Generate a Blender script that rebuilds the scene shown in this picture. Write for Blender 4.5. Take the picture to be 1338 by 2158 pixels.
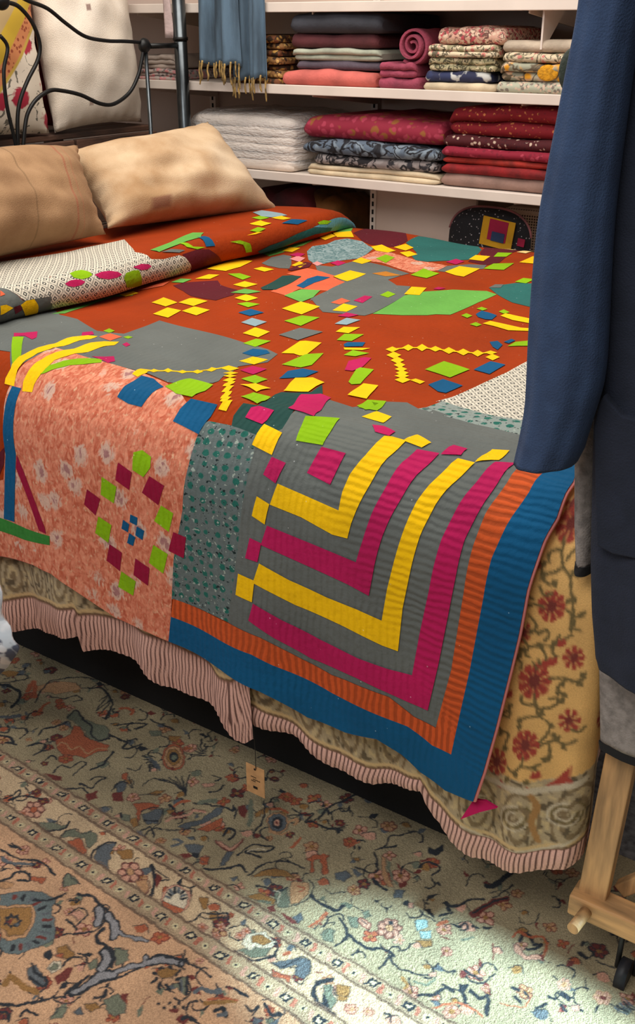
import bpy, bmesh, math, random
import numpy as np
from mathutils import Vector, Matrix
from mathutils.geometry import tessellate_polygon
random.seed(7); np.random.seed(7)
for o in list(bpy.data.objects): bpy.data.objects.remove(o)
SC = bpy.context.scene
COL = SC.collection
# ================= camera =================
CX, CY, FPX, CH = 669., 1079., 2200., 1.28
RC = np.array([[.82574423, .23878061, -.51100909], [.56404474, -.3495675, .74810166], [0., -.90597262, -.4233363]])  # camera -> world, columns right / down / forward
RM = RC @ np.array([[1, 0, 0], [0, 1, 0], [0, 0, 1]])
cam = bpy.data.cameras.new('camera'); co = bpy.data.objects.new('camera', cam); COL.objects.link(co)
right, down, fwd = np.array([.82574423, .56404474, 0.]), np.array([.23878061, -.3495675, -.90597262]), np.array([-.51100909, .74810166, -.4233363])
CAMROWS = (right, down, fwd)
co.matrix_world = Matrix(((right[0], -down[0], -fwd[0], 0), (right[1], -down[1], -fwd[1], 0), (right[2], -down[2], -fwd[2], CH), (0, 0, 0, 1)))
cam.sensor_fit = 'HORIZONTAL'; cam.sensor_width = 36; cam.lens = 36*FPX/1338; cam.clip_start = .05
SC.camera = co
def ray(x, y): return right*(x - CX) + down*(y - CY) + fwd*FPX
def at(x, y, Y):
    d = ray(x, y); k = Y/d[1]; return np.array([d[0]*k, Y, CH + d[2]*k])
def atz(x, y, z):
    d = ray(x, y); k = (z - CH)/d[2]; return np.array([d[0]*k, d[1]*k, z])
def atx(x, y, X):
    d = ray(x, y); k = X/d[0]; return np.array([X, d[1]*k, CH + d[2]*k])
# ================= world, lights, exposure =================
SC.view_settings.view_transform = 'Standard'; SC.view_settings.look = 'None'
SC.view_settings.gamma = 1; SC.view_settings.use_curve_mapping = False
SC.view_settings.exposure = 0.0
w = bpy.data.worlds.new('room_air'); SC.world = w; w.use_nodes = True
w.node_tree.nodes['Background'].inputs[0].default_value = (.95, .92, .88, 1)
w.node_tree.nodes['Background'].inputs[1].default_value = .15
def area(name, loc, target, sx, sy, power, col):
    l = bpy.data.lights.new(name, 'AREA'); l.shape = 'RECTANGLE'; l.size = sx; l.size_y = sy; l.energy = power; l.color = col
    o = bpy.data.objects.new(name, l); COL.objects.link(o); o.location = loc
    o.rotation_euler = (Vector(target) - Vector(loc)).to_track_quat('-Z', 'Y').to_euler(); return o
area('ceiling_light', (-1.4, 1.85, 2.5), (-1.4, 1.85, 0), 2.0, 1.2, 48, (1, .93, .85))
area('shop_front_light', (-.7, -.5, 2.6), (-.9, 1.4, .6), 1.8, .9, 38, (1, .97, .94))
area('side_window_light', (-2.6, -.4, 1.7), (-.4, 1.1, 1.0), 1.0, 1.0, 13, (.85, .92, 1))
sp = bpy.data.lights.new('door_daylight', 'SPOT'); sp.energy = 1500; sp.spot_size = math.radians(11.5); sp.spot_blend = .5; sp.color = (.56, .86, 1); sp.shadow_soft_size = .03
so = bpy.data.objects.new('door_daylight', sp); COL.objects.link(so); so.location = (1.4, .93, 1.0)
so.rotation_euler = (Vector((-.36, .935, 0)) - Vector(so.location)).to_track_quat('-Z', 'Y').to_euler()
# ================= materials =================
def lin(c): return tuple(((v/255)/12.92 if v/255 <= .04045 else ((v/255 + .055)/1.055)**2.4) for v in c)
def new_mat(name):
    m = bpy.data.materials.new(name); m.use_nodes = True
    nt = m.node_tree; return m, nt, nt.nodes['Principled BSDF'], nt.nodes, nt.links
def L4(c): return (*lin(c), 1)
def mat(name, c, rough=.85, metal=0, noise=.12, scale=30, bump=.15, bscale=250, c2=None, sheen=0, coord='Object', stretch=(1, 1, 1), bdist=.002):
    m, nt, b, N, L = new_mat(name)
    b.inputs['Roughness'].default_value = rough; b.inputs['Metallic'].default_value = metal
    if 'Sheen Weight' in b.inputs: b.inputs['Sheen Weight'].default_value = sheen
    tc = N.new('ShaderNodeTexCoord'); mp = N.new('ShaderNodeMapping'); L.new(tc.outputs[coord], mp.inputs[0]); mp.inputs['Scale'].default_value = stretch
    n = N.new('ShaderNodeTexNoise'); n.inputs['Scale'].default_value = scale; n.inputs['Detail'].default_value = 4; L.new(mp.outputs[0], n.inputs[0])
    mx = N.new('ShaderNodeMix'); mx.data_type = 'RGBA'
    c2 = c2 or tuple(v*(1 - noise*2) for v in c)
    mx.inputs[6].default_value = L4(c); mx.inputs[7].default_value = L4(c2)
    rp = N.new('ShaderNodeMapRange'); rp.inputs[1].default_value = .35; rp.inputs[2].default_value = .68; L.new(n.outputs[0], rp.inputs[0])
    L.new(rp.outputs[0], mx.inputs[0]); L.new(mx.outputs[2], b.inputs['Base Color'])
    if bump:
        n2 = N.new('ShaderNodeTexNoise'); n2.inputs['Scale'].default_value = bscale; L.new(mp.outputs[0], n2.inputs[0])
        bp = N.new('ShaderNodeBump'); bp.inputs['Strength'].default_value = bump; bp.inputs['Distance'].default_value = bdist
        L.new(n2.outputs[0], bp.inputs['Height']); L.new(bp.outputs[0], b.inputs['Normal'])
    return m
def print_mat(name, ground, motifs, scale=40, thresh=.35, rough=.85, coord='Object', stretch=(1, 1, 1), line=None):
    """printed cloth: voronoi blobs of the motif colours on a ground"""
    m, nt, b, N, L = new_mat(name); b.inputs['Roughness'].default_value = rough
    tc = N.new('ShaderNodeTexCoord'); mp = N.new('ShaderNodeMapping'); L.new(tc.outputs[coord], mp.inputs[0]); mp.inputs['Scale'].default_value = stretch
    nz = N.new('ShaderNodeTexNoise'); nz.inputs['Scale'].default_value = scale*1.3; L.new(mp.outputs[0], nz.inputs[0])
    ad = N.new('ShaderNodeVectorMath'); ad.operation = 'MULTIPLY_ADD'; ad.inputs[1].default_value = (.6/scale,)*3; L.new(nz.outputs['Color'], ad.inputs[0]); L.new(mp.outputs[0], ad.inputs[2])
    last = None
    for i, c in enumerate(motifs):
        v = N.new('ShaderNodeTexVoronoi'); v.inputs['Scale'].default_value = scale*(1 + .37*i); L.new(ad.outputs[0], v.inputs[0])
        r = N.new('ShaderNodeMapRange'); r.inputs[1].default_value = thresh + .06; r.inputs[2].default_value = thresh - .06; L.new(v.outputs['Distance'], r.inputs[0])
        mx = N.new('ShaderNodeMix'); mx.data_type = 'RGBA'; mx.inputs[7].default_value = L4(c)
        if last: L.new(last, mx.inputs[6])
        else: mx.inputs[6].default_value = L4(ground)
        L.new(r.outputs[0], mx.inputs[0]); last = mx.outputs[2]
    if line:
        v = N.new('ShaderNodeTexNoise'); v.inputs['Scale'].default_value = scale*.6; v.inputs['Distortion'].default_value = 1.5; L.new(ad.outputs[0], v.inputs[0])
        sb = N.new('ShaderNodeMath'); sb.operation = 'SUBTRACT'; sb.inputs[1].default_value = .5; L.new(v.outputs[0], sb.inputs[0])
        ab = N.new('ShaderNodeMath'); ab.operation = 'ABSOLUTE'; L.new(sb.outputs[0], ab.inputs[0])
        r = N.new('ShaderNodeMapRange'); r.inputs[1].default_value = .045; r.inputs[2].default_value = .02; L.new(ab.outputs[0], r.inputs[0])
        mx = N.new('ShaderNodeMix'); mx.data_type = 'RGBA'; mx.inputs[7].default_value = L4(line); L.new(last, mx.inputs[6]); L.new(r.outputs[0], mx.inputs[0]); last = mx.outputs[2]
    L.new(last, b.inputs['Base Color'])
    bp = N.new('ShaderNodeBump'); bp.inputs['Strength'].default_value = .3; bp.inputs['Distance'].default_value = .002; L.new(nz.outputs[0], bp.inputs['Height']); L.new(bp.outputs[0], b.inputs['Normal'])
    return m
def vc_mat(name, rough=.95, bump=.5, bscale=600, var=.10):
    """woven/printed colour held in the cloth's own point colours, with pile relief"""
    m, nt, b, N, L = new_mat(name); b.inputs['Roughness'].default_value = rough
    a = N.new('ShaderNodeVertexColor'); a.layer_name = 'dye'
    tc = N.new('ShaderNodeTexCoord'); n = N.new('ShaderNodeTexNoise'); n.inputs['Scale'].default_value = bscale; n.inputs['Detail'].default_value = 3; L.new(tc.outputs['Object'], n.inputs[0])
    r = N.new('ShaderNodeMapRange'); r.inputs[1].default_value = .3; r.inputs[2].default_value = .7; r.inputs[3].default_value = 1 - var*2; r.inputs[4].default_value = 1 + var; L.new(n.outputs[0], r.inputs[0])
    mx = N.new('ShaderNodeVectorMath'); mx.operation = 'SCALE'; L.new(a.outputs[0], mx.inputs[0]); L.new(r.outputs[0], mx.inputs[3]); L.new(mx.outputs[0], b.inputs['Base Color'])
    bp = N.new('ShaderNodeBump'); bp.inputs['Strength'].default_value = bump; bp.inputs['Distance'].default_value = .002; L.new(n.outputs[0], bp.inputs['Height']); L.new(bp.outputs[0], b.inputs['Normal'])
    return m
# ================= object helpers =================
def mesh_obj(name, V, F, m=None, parent=None, smooth=True, uv=None):
    me = bpy.data.meshes.new(name); me.from_pydata([tuple(map(float, v)) for v in V], [], [tuple(map(int, f)) for f in F]); me.update()
    if smooth: me.polygons.foreach_set('use_smooth', [True]*len(me.polygons))
    if uv is not None:
        ul = me.uv_layers.new(name='UVMap'); idx = np.zeros(len(me.loops), int); me.loops.foreach_get('vertex_index', idx)
        ul.data.foreach_set('uv', np.asarray(uv, float)[idx].ravel())
    if m: me.materials.append(m)
    o = bpy.data.objects.new(name, me); COL.objects.link(o)
    if parent: o.parent = parent
    return o
def grid_obj(name, P, m=None, parent=None, uv=None, closed_u=False, closed_v=False, cap=False, flip=False, dye=None):
    """P: (nu, nv, 3) array of points"""
    nu, nv = P.shape[:2]
    I = np.arange(nu*nv).reshape(nu, nv)
    A = np.concatenate([I, I[:1]], 0) if closed_u else I
    A = np.concatenate([A, A[:, :1]], 1) if closed_v else A
    Q = np.stack([A[:-1, :-1], A[1:, :-1], A[1:, 1:], A[:-1, 1:]], -1).reshape(-1, 4)
    if flip: Q = Q[:, ::-1]
    n = len(Q)
    me = bpy.data.meshes.new(name)
    me.vertices.add(nu*nv); me.vertices.foreach_set('co', P.reshape(-1).astype(np.float32))
    extra = []
    if cap:
        if closed_v: extra = [list(I[0][::1]), list(I[-1][::-1])]
        elif closed_u: extra = [list(I[:, 0][::-1]), list(I[:, -1])]
        if flip: extra = [e[::-1] for e in extra]
    loops = np.concatenate([Q.ravel()] + [np.array(e) for e in extra]) if extra else Q.ravel()
    tot = np.array([4]*n + [len(e) for e in extra]); st = np.concatenate([[0], np.cumsum(tot)[:-1]])
    me.loops.add(len(loops)); me.loops.foreach_set('vertex_index', loops.astype(np.int32))
    me.polygons.add(len(tot)); me.polygons.foreach_set('loop_start', st.astype(np.int32)); me.polygons.foreach_set('loop_total', tot.astype(np.int32))
    me.polygons.foreach_set('use_smooth', [True]*n + [False]*len(extra))
    me.update(calc_edges=True); me.validate()
    if uv is not None:
        ul = me.uv_layers.new(name='UVMap'); idx = np.zeros(len(me.loops), np.int32); me.loops.foreach_get('vertex_index', idx)
        ul.data.foreach_set('uv', uv.reshape(-1, 2)[idx].astype(np.float32).ravel())
    if dye is not None:
        ca = me.color_attributes.new('dye', 'FLOAT_COLOR', 'POINT'); c4 = np.ones((nu*nv, 4), np.float32); c4[:, :3] = dye.reshape(-1, 3); ca.data.foreach_set('color', c4.ravel())
    if m: me.materials.append(m)
    o = bpy.data.objects.new(name, me); COL.objects.link(o)
    if parent: o.parent = parent
    return o
def tag(o, label=None, cat=None, group=None, kind=None):
    if label: o['label'] = label
    if cat: o['category'] = cat
    if group: o['group'] = group
    if kind: o['kind'] = kind
    return o
def thing(name, label, cat, loc=(0, 0, 0), group=None):
    o = bpy.data.objects.new(name, None); COL.objects.link(o); o.empty_display_size = .05; o.location = loc
    return tag(o, label, cat, group)
def keep(o, parent):
    """parent o while keeping its world coordinates (parents carry only a translation)"""
    o.parent = parent; o.matrix_parent_inverse = Matrix.Translation(-Vector(parent.location)); return o
def box(name, c, d, m=None, parent=None, bev=.002, rot=None):
    bm = bmesh.new(); bmesh.ops.create_cube(bm, size=1); bmesh.ops.scale(bm, vec=d, verts=bm.verts)
    if bev: bmesh.ops.bevel(bm, geom=bm.edges[:], offset=bev, segments=2, profile=.5, affect='EDGES')
    if rot is not None: bmesh.ops.transform(bm, matrix=rot.to_4x4(), verts=bm.verts)
    bmesh.ops.translate(bm, vec=c, verts=bm.verts)
    me = bpy.data.meshes.new(name); bm.to_mesh(me); bm.free()
    if m: me.materials.append(m)
    o = bpy.data.objects.new(name, me); COL.objects.link(o)
    if parent: keep(o, parent)
    return o
def smooth_path(pts, n=8):
    pts = [np.array(p, float) for p in pts]; out = []
    for i in range(len(pts) - 1):
        p0 = pts[max(i - 1, 0)]; p1 = pts[i]; p2 = pts[i + 1]; p3 = pts[min(i + 2, len(pts) - 1)]
        for k in range(n):
            t = k/n; out.append(.5*((2*p1) + (-p0 + p2)*t + (2*p0 - 5*p1 + 4*p2 - p3)*t*t + (-p0 + 3*p1 - 3*p2 + p3)*t**3))
    out.append(pts[-1]); return out
def tube(name, pts, r, m=None, parent=None, sides=12, n=6, cap=True):
    P = smooth_path(pts, n) if n > 1 else [np.array(p, float) for p in pts]
    rr = np.interp(np.linspace(0, 1, len(P)), np.linspace(0, 1, len(r)), r) if hasattr(r, '__len__') else [r]*len(P)
    rings = []; up = np.array([0, 0, 1.]); prev = None
    for i, p in enumerate(P):
        t = P[min(i + 1, len(P) - 1)] - P[max(i - 1, 0)]; t = t/(np.linalg.norm(t) + 1e-9)
        if prev is None:
            a = np.cross(t, up); a = np.cross(t, [0, 1., 0]) if np.linalg.norm(a) < .1 else a
        else: a = prev - t*prev.dot(t)
        a = a/np.linalg.norm(a); prev = a; b = np.cross(t, a)
        an = np.linspace(0, 2*math.pi, sides, endpoint=False)
        rings.append(p + rr[i]*(np.cos(an)[:, None]*a + np.sin(an)[:, None]*b))
    o = grid_obj(name, np.array(rings), m, None, closed_v=True, cap=cap)
    if parent: keep(o, parent)
    return o
def ball(name, c, r, m=None, parent=None, seg=20, rings=14, sc=(1, 1, 1)):
    u = np.linspace(0, math.pi, rings); v = np.linspace(0, 2*math.pi, seg, endpoint=False)
    U, Vv = np.meshgrid(u, v, indexing='ij')
    P = np.stack([np.sin(U)*np.cos(Vv)*sc[0], np.sin(U)*np.sin(Vv)*sc[1], np.cos(U)*sc[2]], -1)*r + np.array(c)
    P[0] += 0; o = grid_obj(name, P, m, None, closed_v=True, flip=True)
    if parent: keep(o, parent)
    return o
def cloth_patch(name, polys, surf, off, m, parent, step=.010):
    """polygons in cloth coordinates, cut on a fine grid and laid on the cloth surface"""
    bm = bmesh.new()
    for p in polys:
        vs = [bm.verts.new((x, y, 0)) for x, y in p]
        for tri in tessellate_polygon([[Vector((x, y, 0)) for x, y in p]]):
            try: bm.faces.new([vs[i] for i in tri])
            except ValueError: pass
    xs = [v.co.x for v in bm.verts]; ys = [v.co.y for v in bm.verts]
    for ax, lo, hi in ((0, min(xs), max(xs)), (1, min(ys), max(ys))):
        k = math.ceil(lo/step)
        while k*step < hi:
            c = [0, 0, 0]; c[ax] = k*step; nn = [0, 0, 0]; nn[ax] = 1
            bmesh.ops.bisect_plane(bm, geom=bm.verts[:] + bm.edges[:] + bm.faces[:], dist=1e-6, plane_co=c, plane_no=nn); k += 1
    for f in list(bm.faces):
        if f.calc_area() < 1e-10: bm.faces.remove(f)
    if surf is quilt_surf and parent is not None and len(polys[0]) and name != 'quilt_ground':
        for f in list(bm.faces):
            c_ = f.calc_center_median()
            if c_.x > -.436 and c_.y < 1.37: bm.faces.remove(f)
        for v in list(bm.verts):
            if not v.link_faces: bm.verts.remove(v)
    for f in bm.faces:
        if f.normal.z > 0: f.normal_flip()
    bm.verts.index_update()
    st = np.array([(v.co.x, v.co.y) for v in bm.verts]); P = surf(st[:, 0], st[:, 1], np.full(len(st), off))
    F = [[v.index for v in f.verts] for f in bm.faces]; bm.free()
    o = mesh_obj(name, P, F, m, parent, uv=st); return o
# ---------- cloth surfaces: (s, t) cloth coordinates -> world ----------
EA, EB, EY, EZ, YTOP = .125, .14, 1.225, .61, 2.66      # rounded bed edge (ellipse) and far end
_th = np.linspace(0, math.pi/2, 200)
_ex = EY - EA*np.sin(_th); _ez = EZ + EB*np.cos(_th)
_al = np.concatenate([[0], np.cumsum(np.hypot(np.diff(_ex), np.diff(_ez)))])
T1 = YTOP - EY; TE = _al[-1]; T2 = T1 + TE
def quilt_surf(s, t, off=0.0):
    s = np.asarray(s, float); t = np.asarray(t, float)
    def raw(s, t):
        a = np.clip(t - T1, 0, TE)
        Y = np.where(t < T1, YTOP - t, np.interp(a, _al, _ex))
        Z = np.where(t < T1, EZ + EB, np.interp(a, _al, _ez))
        d = np.clip(t - T2, 0, None)
        Z = Z - d
        g = np.clip(d/.3, 0, 1)
        Y = Y - g*(.010*np.sin(s*13.5 + 1.0) + .006*np.sin(s*29 + 2.)) - g*.006
        fl = np.clip((T1 + .05 - t)/.15, 0, 1)
        Z = Z + fl*(.005*np.sin(s*7 + t*4) + .004*np.sin(s*3.1 - t*9 + 1) + .0025*np.sin(s*17 + t*13))
        Z = Z - .05*np.clip((.12 - t)/.12, 0, 1)**2
        # soft crumples running along the bed edge
        c = np.exp(-((t - T1 - .01)/.13)**2)
        Z = Z + c*.0022*np.sin(t*95 + 3*np.sin(s*6))
        return s, Y, Z
    P = np.stack(np.broadcast_arrays(*raw(s, t)), -1)
    e = 1e-3
    du = np.stack(np.broadcast_arrays(*raw(s + e, t)), -1) - P
    dv = np.stack(np.broadcast_arrays(*raw(s, t + e)), -1) - P
    n = np.cross(du, -dv); n /= np.linalg.norm(n, axis=-1, keepdims=True)
    return P + n*np.asarray(off)[..., None]
FR, FX, FZ = .033, -1.643, .752
def fold_surf(a, t, off=0.0):
    """a: arclength from the front underside of the folded-back roll, t: world Y"""
    a = np.asarray(a, float); t = np.asarray(t, float)
    def raw(a, t):
        h = np.sqrt(np.clip(1 - (np.clip(t - 2.43, 0, None)/.135)**2, .02, 1))
        ang = np.clip(a, 0, math.pi*FR)/FR - math.pi/2
        b = np.clip(a - math.pi*FR, 0, None)
        X = FX + FR*np.cos(ang) - b + .008*np.sin(t*9) - .004*np.sin(t*23)
        Z = FZ + (FR + FR*np.sin(ang))*h - .004*np.clip(b/.1, 0, 3) + .004*np.sin(t*8 + b*10)*np.clip(b/.05, 0, 1)
        return X, t, Z
    P = np.stack(np.broadcast_arrays(*raw(a, t)), -1)
    e = 1e-3
    du = np.stack(np.broadcast_arrays(*raw(a + e, t)), -1) - P
    dv = np.stack(np.broadcast_arrays(*raw(a, t + e)), -1) - P
    n = np.cross(dv, du); n /= np.linalg.norm(n, axis=-1, keepdims=True)
    return P + n*np.asarray(off)[..., None]
# all coordinates below are in half millimetres: x, y, x, y ...
def unflat(v): return [(v[i]/2000, v[i + 1]/2000) for i in range(0, len(v), 2)]
PATCHES = [
('Q',1,'grey','plain grey ground patch at the head end',[[-3146,2966,-3274,2856,-3277,2716,-3366,2495,-3391,2358,-3186,2491,-3078,2499,-2888,2579,-2780,2547,-2804,2322,-2333,2390,-2215,2393,-2161,2409,-2145,2491,-2200,2587,-2163,2721,-2125,2814,-2179,2867,-2260,2884,-2370,2864,-2521,2864,-2664,2862,-2827,2846,-2852,2955,-2871,3029,-2968,2934]]),
('Q',1,'salmon','large salmon pink floral print patch',[[-2827,2846,-2852,2955,-2849,3043,-2851,3084,-2825,3285,-2857,3419,-3049,3503,-3133,3868,-2935,3746,-2731,3716,-2633,3719,-2540,3758,-2440,3807,-2372,3831,-2195,3826,-2107,3830,-2090,3730,-2063,3509,-2011,3318,-1995,3170,-1996,3072,-2032,3013,-2102,2974,-2137,2953,-2257,2890,-2394,2869,-2521,2864,-2664,2862]]),
('Q',1,'maroon','',[[-2830,3289,-2843,3354,-2875,3404,-2936,3479,-2958,3467,-2941,3377,-2860,3316]]),
('Q',1,'forest','',[[-1891,2751,-1825,2686,-1832,2611,-1785,2677,-1776,2797,-1741,2910,-1726,2983,-1757,3032,-1795,3028,-1895,3017,-1916,2974,-1919,2917,-1868,2911,-1890,2806]]),
('Q',1,'paisley','grey patch printed with small green paisleys',[[-1996,3072,-1998,3033,-1984,3018,-1892,3016,-1795,3028,-1775,3084,-1769,3186,-1792,3403,-1827,3650,-2074,3657,-2084,3660,-2063,3509,-2011,3318,-1995,3170]]),
('Q',1,'grey','dark grey corner patch under the nested stripes',[[-1795,3028,-1757,3032,-1726,2983,-1741,2910,-1764,2708,-1719,2725,-1626,2749,-1584,2643,-1511,2614,-1453,2646,-1433,2629,-1234,2703,-1075,2717,-858,2715,-871,2782,-1000,2872,-1001,2978,-1020,3082,-1028,3167,-1035,3300,-1055,3550,-1094,3762,-1168,3757,-1251,3718,-1401,3715,-1450,3718,-1560,3699,-1665,3671,-1700,3662,-1814,3652,-1827,3650,-1792,3403,-1769,3186,-1775,3084]]),
('Q',1,'paisley2','',[[-1453,2646,-1435,2625,-1424,2546,-1218,2619,-1111,2615,-920,2554,-858,2715,-1075,2717,-1234,2703]]),
('Q',1,'woven','black and cream woven patch beside the coat sleeve',[[-1440,2559,-1412,2498,-1393,2380,-1369,2193,-1368,2008,-1390,1592,-1026,1962,-876,2521,-1111,2615,-1218,2619,-1424,2546]]),
('Q',1,'grey','',[[-2829,1052,-2814,894,-2722,873,-2603,903,-2443,968,-2456,1023,-2455,1149,-2327,1288,-2264,1274,-2200,1435,-2139,1799,-2142,1855,-2315,1894,-2470,1753,-2451,1785,-2494,1597,-2586,1311,-2717,1212,-2841,1165,-2919,1067]]),
('Q',1,'leafgreen','large plain leaf green patch',[[-2134,1807,-2200,1435,-2166,1322,-2083,1218,-1952,1151,-1894,1170,-1903,1332,-1888,1592,-1888,1615,-1935,1647,-1953,1686,-2029,1754]]),
('Q',1,'spruce','',[[-1962,1105,-1931,1025,-1897,974,-1830,940,-1750,880,-1572,1303,-1674,1290,-1783,1253,-1888,1174]]),
('Q',1,'spruce','',[[-2804,379,-2818,294,-2821,210,-2711,160,-2593,172,-2471,192,-2385,320,-2342,452,-2325,594,-2407,664,-2482,726,-2549,727,-2608,657,-2637,556,-2728,446]]),
('Q',1,'maroon','',[[-3145,368,-3171,192,-3053,192,-2921,180,-2814,341,-2805,481,-2840,505,-2942,519,-3010,491]]),
('Q',1,'maroon','',[[-2345,424,-2422,200,-2368,204,-2221,204,-2221,200,-2219,329,-2167,569,-2195,653,-2307,629,-2316,594,-2240,579]]),
('Q',1,'mottle','blue grey mottled print patch',[[-3143,816,-3172,725,-3131,647,-3135,564,-3102,497,-3005,497,-2931,548,-2890,563,-2851,705,-2834,818,-2866,862,-2902,942,-2905,1072,-3032,962]]),
('Q',1,'salmon','',[[-2848,709,-2851,607,-2754,610,-2665,660,-2534,731,-2454,733,-2358,748,-2353,858,-2444,947,-2559,900,-2670,848,-2725,850,-2835,816]]),
('Q',1,'maroon','',[[-3185,1811,-3170,1746,-3096,1667,-3068,1637,-3004,1694,-2859,1755,-2793,1866,-2795,1983,-2874,1973,-2968,1941,-3081,1863]]),
('Q',1,'grey','',[[-3153,1193,-3211,1034,-3197,949,-3149,947,-3025,1119,-2961,1226,-3003,1249,-3086,1234]]),
('Q',1,'leafgreen','',[[-3286,1009,-3327,770,-3372,406,-3362,301,-3243,216,-3174,345,-3253,414,-3255,557,-3231,650,-3220,739,-3237,824,-3225,911,-3231,1024]]),
('Q',1,'coral','',[[-2694,1736,-2790,1432,-2815,1334,-2907,1324,-2904,1157,-2842,1162,-2720,1191,-2703,1233,-2587,1309,-2495,1594,-2560,1613,-2623,1621,-2579,1777]]),
('Q',1,'leafgreen','',[[-3224,2499,-3255,2374,-3302,2228,-3309,2151,-3302,2085,-3287,2001,-3276,1976,-3229,2026,-3290,2078,-3279,2180,-3238,2306,-3191,2460]]),
('Q',2,'orange','burnt orange border strip',[[-1000,2872,-1001,2978,-1020,3082,-1028,3167,-1035,3300,-1055,3550,-1094,3762,-1168,3757,-1251,3718,-1401,3715,-1450,3718,-1560,3699,-1665,3671,-1700,3662,-1814,3652,-2074,3655,-2089,3728,-1946,3729,-1730,3730,-1657,3748,-1450,3782,-1269,3795,-1187,3799,-1102,3828,-1034,3821,-997,3525,-979,3310,-971,3185,-957,3108,-934,2991,-936,2846,-946,2731,-928,2378,-980,2355,-1003,2759]]),
('Q',2,'blue','deep blue outer border',[[-2089,3728,-1946,3729,-1730,3730,-1657,3748,-1450,3782,-1269,3795,-1187,3799,-1102,3828,-1034,3821,-997,3525,-979,3310,-971,3185,-957,3108,-934,2991,-936,2846,-946,2731,-928,2378,-854,2425,-886,2743,-861,2856,-849,2909,-840,3040,-850,3110,-855,3168,-863,3244,-870,3371,-881,3479,-902,3667,-923,3819,-945,3930,-1047,3957,-1140,3944,-1204,3907,-1287,3882,-1398,3905,-1539,3909,-1653,3868,-1700,3854,-1851,3838,-2107,3830]]),
('Q',3,'yellow','',[[-1660,3151,-1551,3163,-1442,3176,-1445,3124,-1442,3069,-1421,3007,-1419,2947,-1411,2916,-1387,2913,-1339,2917,-1354,2990,-1367,3066,-1383,3146,-1395,3201,-1401,3246,-1451,3248,-1561,3224,-1674,3214]]),
('Q',3,'magenta','',[[-1680,3281,-1513,3296,-1370,3310,-1353,3244,-1338,3162,-1318,3064,-1307,2994,-1292,2938,-1223,2936,-1238,2995,-1256,3060,-1275,3141,-1292,3210,-1309,3299,-1325,3403,-1395,3389,-1547,3370,-1702,3349]]),
('Q',3,'yellow','',[[-1707,3411,-1601,3437,-1470,3455,-1362,3460,-1281,3469,-1267,3364,-1246,3261,-1233,3187,-1218,3094,-1191,3023,-1175,2959,-1165,2940,-1113,2942,-1141,3029,-1162,3090,-1181,3183,-1196,3284,-1216,3408,-1226,3552,-1276,3550,-1403,3532,-1580,3515,-1729,3482]]),
('Q',3,'magenta','',[[-1727,3551,-1623,3581,-1493,3607,-1358,3621,-1254,3622,-1179,3616,-1160,3470,-1137,3324,-1118,3174,-1100,3085,-1081,2997,-1065,2918,-1019,2888,-1024,2984,-1038,3079,-1054,3156,-1061,3262,-1076,3390,-1096,3547,-1123,3715,-1190,3712,-1356,3691,-1526,3685,-1654,3649,-1743,3614]]),
('Q',3,'yellow','',[[-1724,3201,-1676,3213,-1688,3280,-1736,3265]]),
('Q',3,'yellow','',[[-1793,2981,-1714,3001,-1712,3072,-1792,3059]]),
('Q',3,'magenta','',[[-1710,3077,-1656,3084,-1667,3152,-1717,3137]]),
('Q',3,'magenta','',[[-1743,3337,-1700,3343,-1713,3409,-1759,3408]]),
('Q',3,'yellow','',[[-1785,3467,-1723,3473,-1731,3548,-1794,3542]]),
('Q',3,'yellow','',[[-1328,2874,-1267,2904,-1282,2930,-1348,2919]]),
('Q',3,'magenta','',[[-1209,2883,-1167,2882,-1163,2927,-1218,2939]]),
('Q',3,'yellow','',[[-1109,2846,-1063,2834,-1063,2902,-1114,2940]]),
('Q',3,'magenta','',[[-1478,2875,-1448,2863,-1391,2889,-1397,2913,-1447,2908]]),
('Q',3,'yellow','',[[-1539,2749,-1474,2770,-1473,2821,-1558,2804]]),
('Q',3,'lime','',[[-1608,2746,-1620,2652,-1571,2639,-1542,2743]]),
('Q',3,'lime','',[[-1691,2907,-1588,2877,-1565,3009,-1655,3016]]),
('Q',3,'magenta','',[[-1565,3015,-1482,3016,-1490,3114,-1576,3097]]),
('Q',3,'magenta','',[[-1769,2888,-1826,2738,-1785,2687,-1737,2702,-1666,2899,-1711,2891]]),
('Q',3,'magenta','',[[-1879,2929,-1859,2914,-1801,2916,-1796,2961,-1799,2984,-1872,2971]]),
('Q',2,'lime','',[[-2222,3176,-2188,3161,-2147,3175,-2144,3211,-2170,3246,-2218,3234]]),
('Q',2,'crimson','',[[-2281,3223,-2220,3242,-2235,3305,-2294,3285]]),
('Q',2,'crimson','',[[-2145,3237,-2083,3253,-2112,3327,-2179,3300]]),
('Q',2,'lime','',[[-2356,3288,-2292,3308,-2312,3373,-2370,3356]]),
('Q',2,'crimson','',[[-2433,3352,-2375,3373,-2406,3442,-2454,3413]]),
('Q',2,'lime','',[[-2393,3442,-2334,3459,-2359,3533,-2417,3511]]),
('Q',2,'lime','',[[-2100,3325,-2050,3339,-2074,3411,-2134,3388]]),
('Q',2,'crimson','',[[-2055,3406,-2002,3410,-2017,3489,-2081,3480]]),
('Q',2,'lime','',[[-2145,3477,-2085,3493,-2110,3572,-2170,3549]]),
('Q',2,'crimson','',[[-2354,3536,-2296,3551,-2316,3628,-2377,3606]]),
('Q',2,'crimson','',[[-2232,3552,-2169,3569,-2182,3639,-2247,3619]]),
('Q',2,'lime','',[[-2308,3626,-2239,3641,-2258,3703,-2333,3695]]),
('Q',2,'blue','',[[-2239,3393,-2207,3396,-2213,3426,-2245,3422]]),
('Q',2,'blue','',[[-2275,3422,-2248,3431,-2257,3463,-2287,3458]]),
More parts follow.
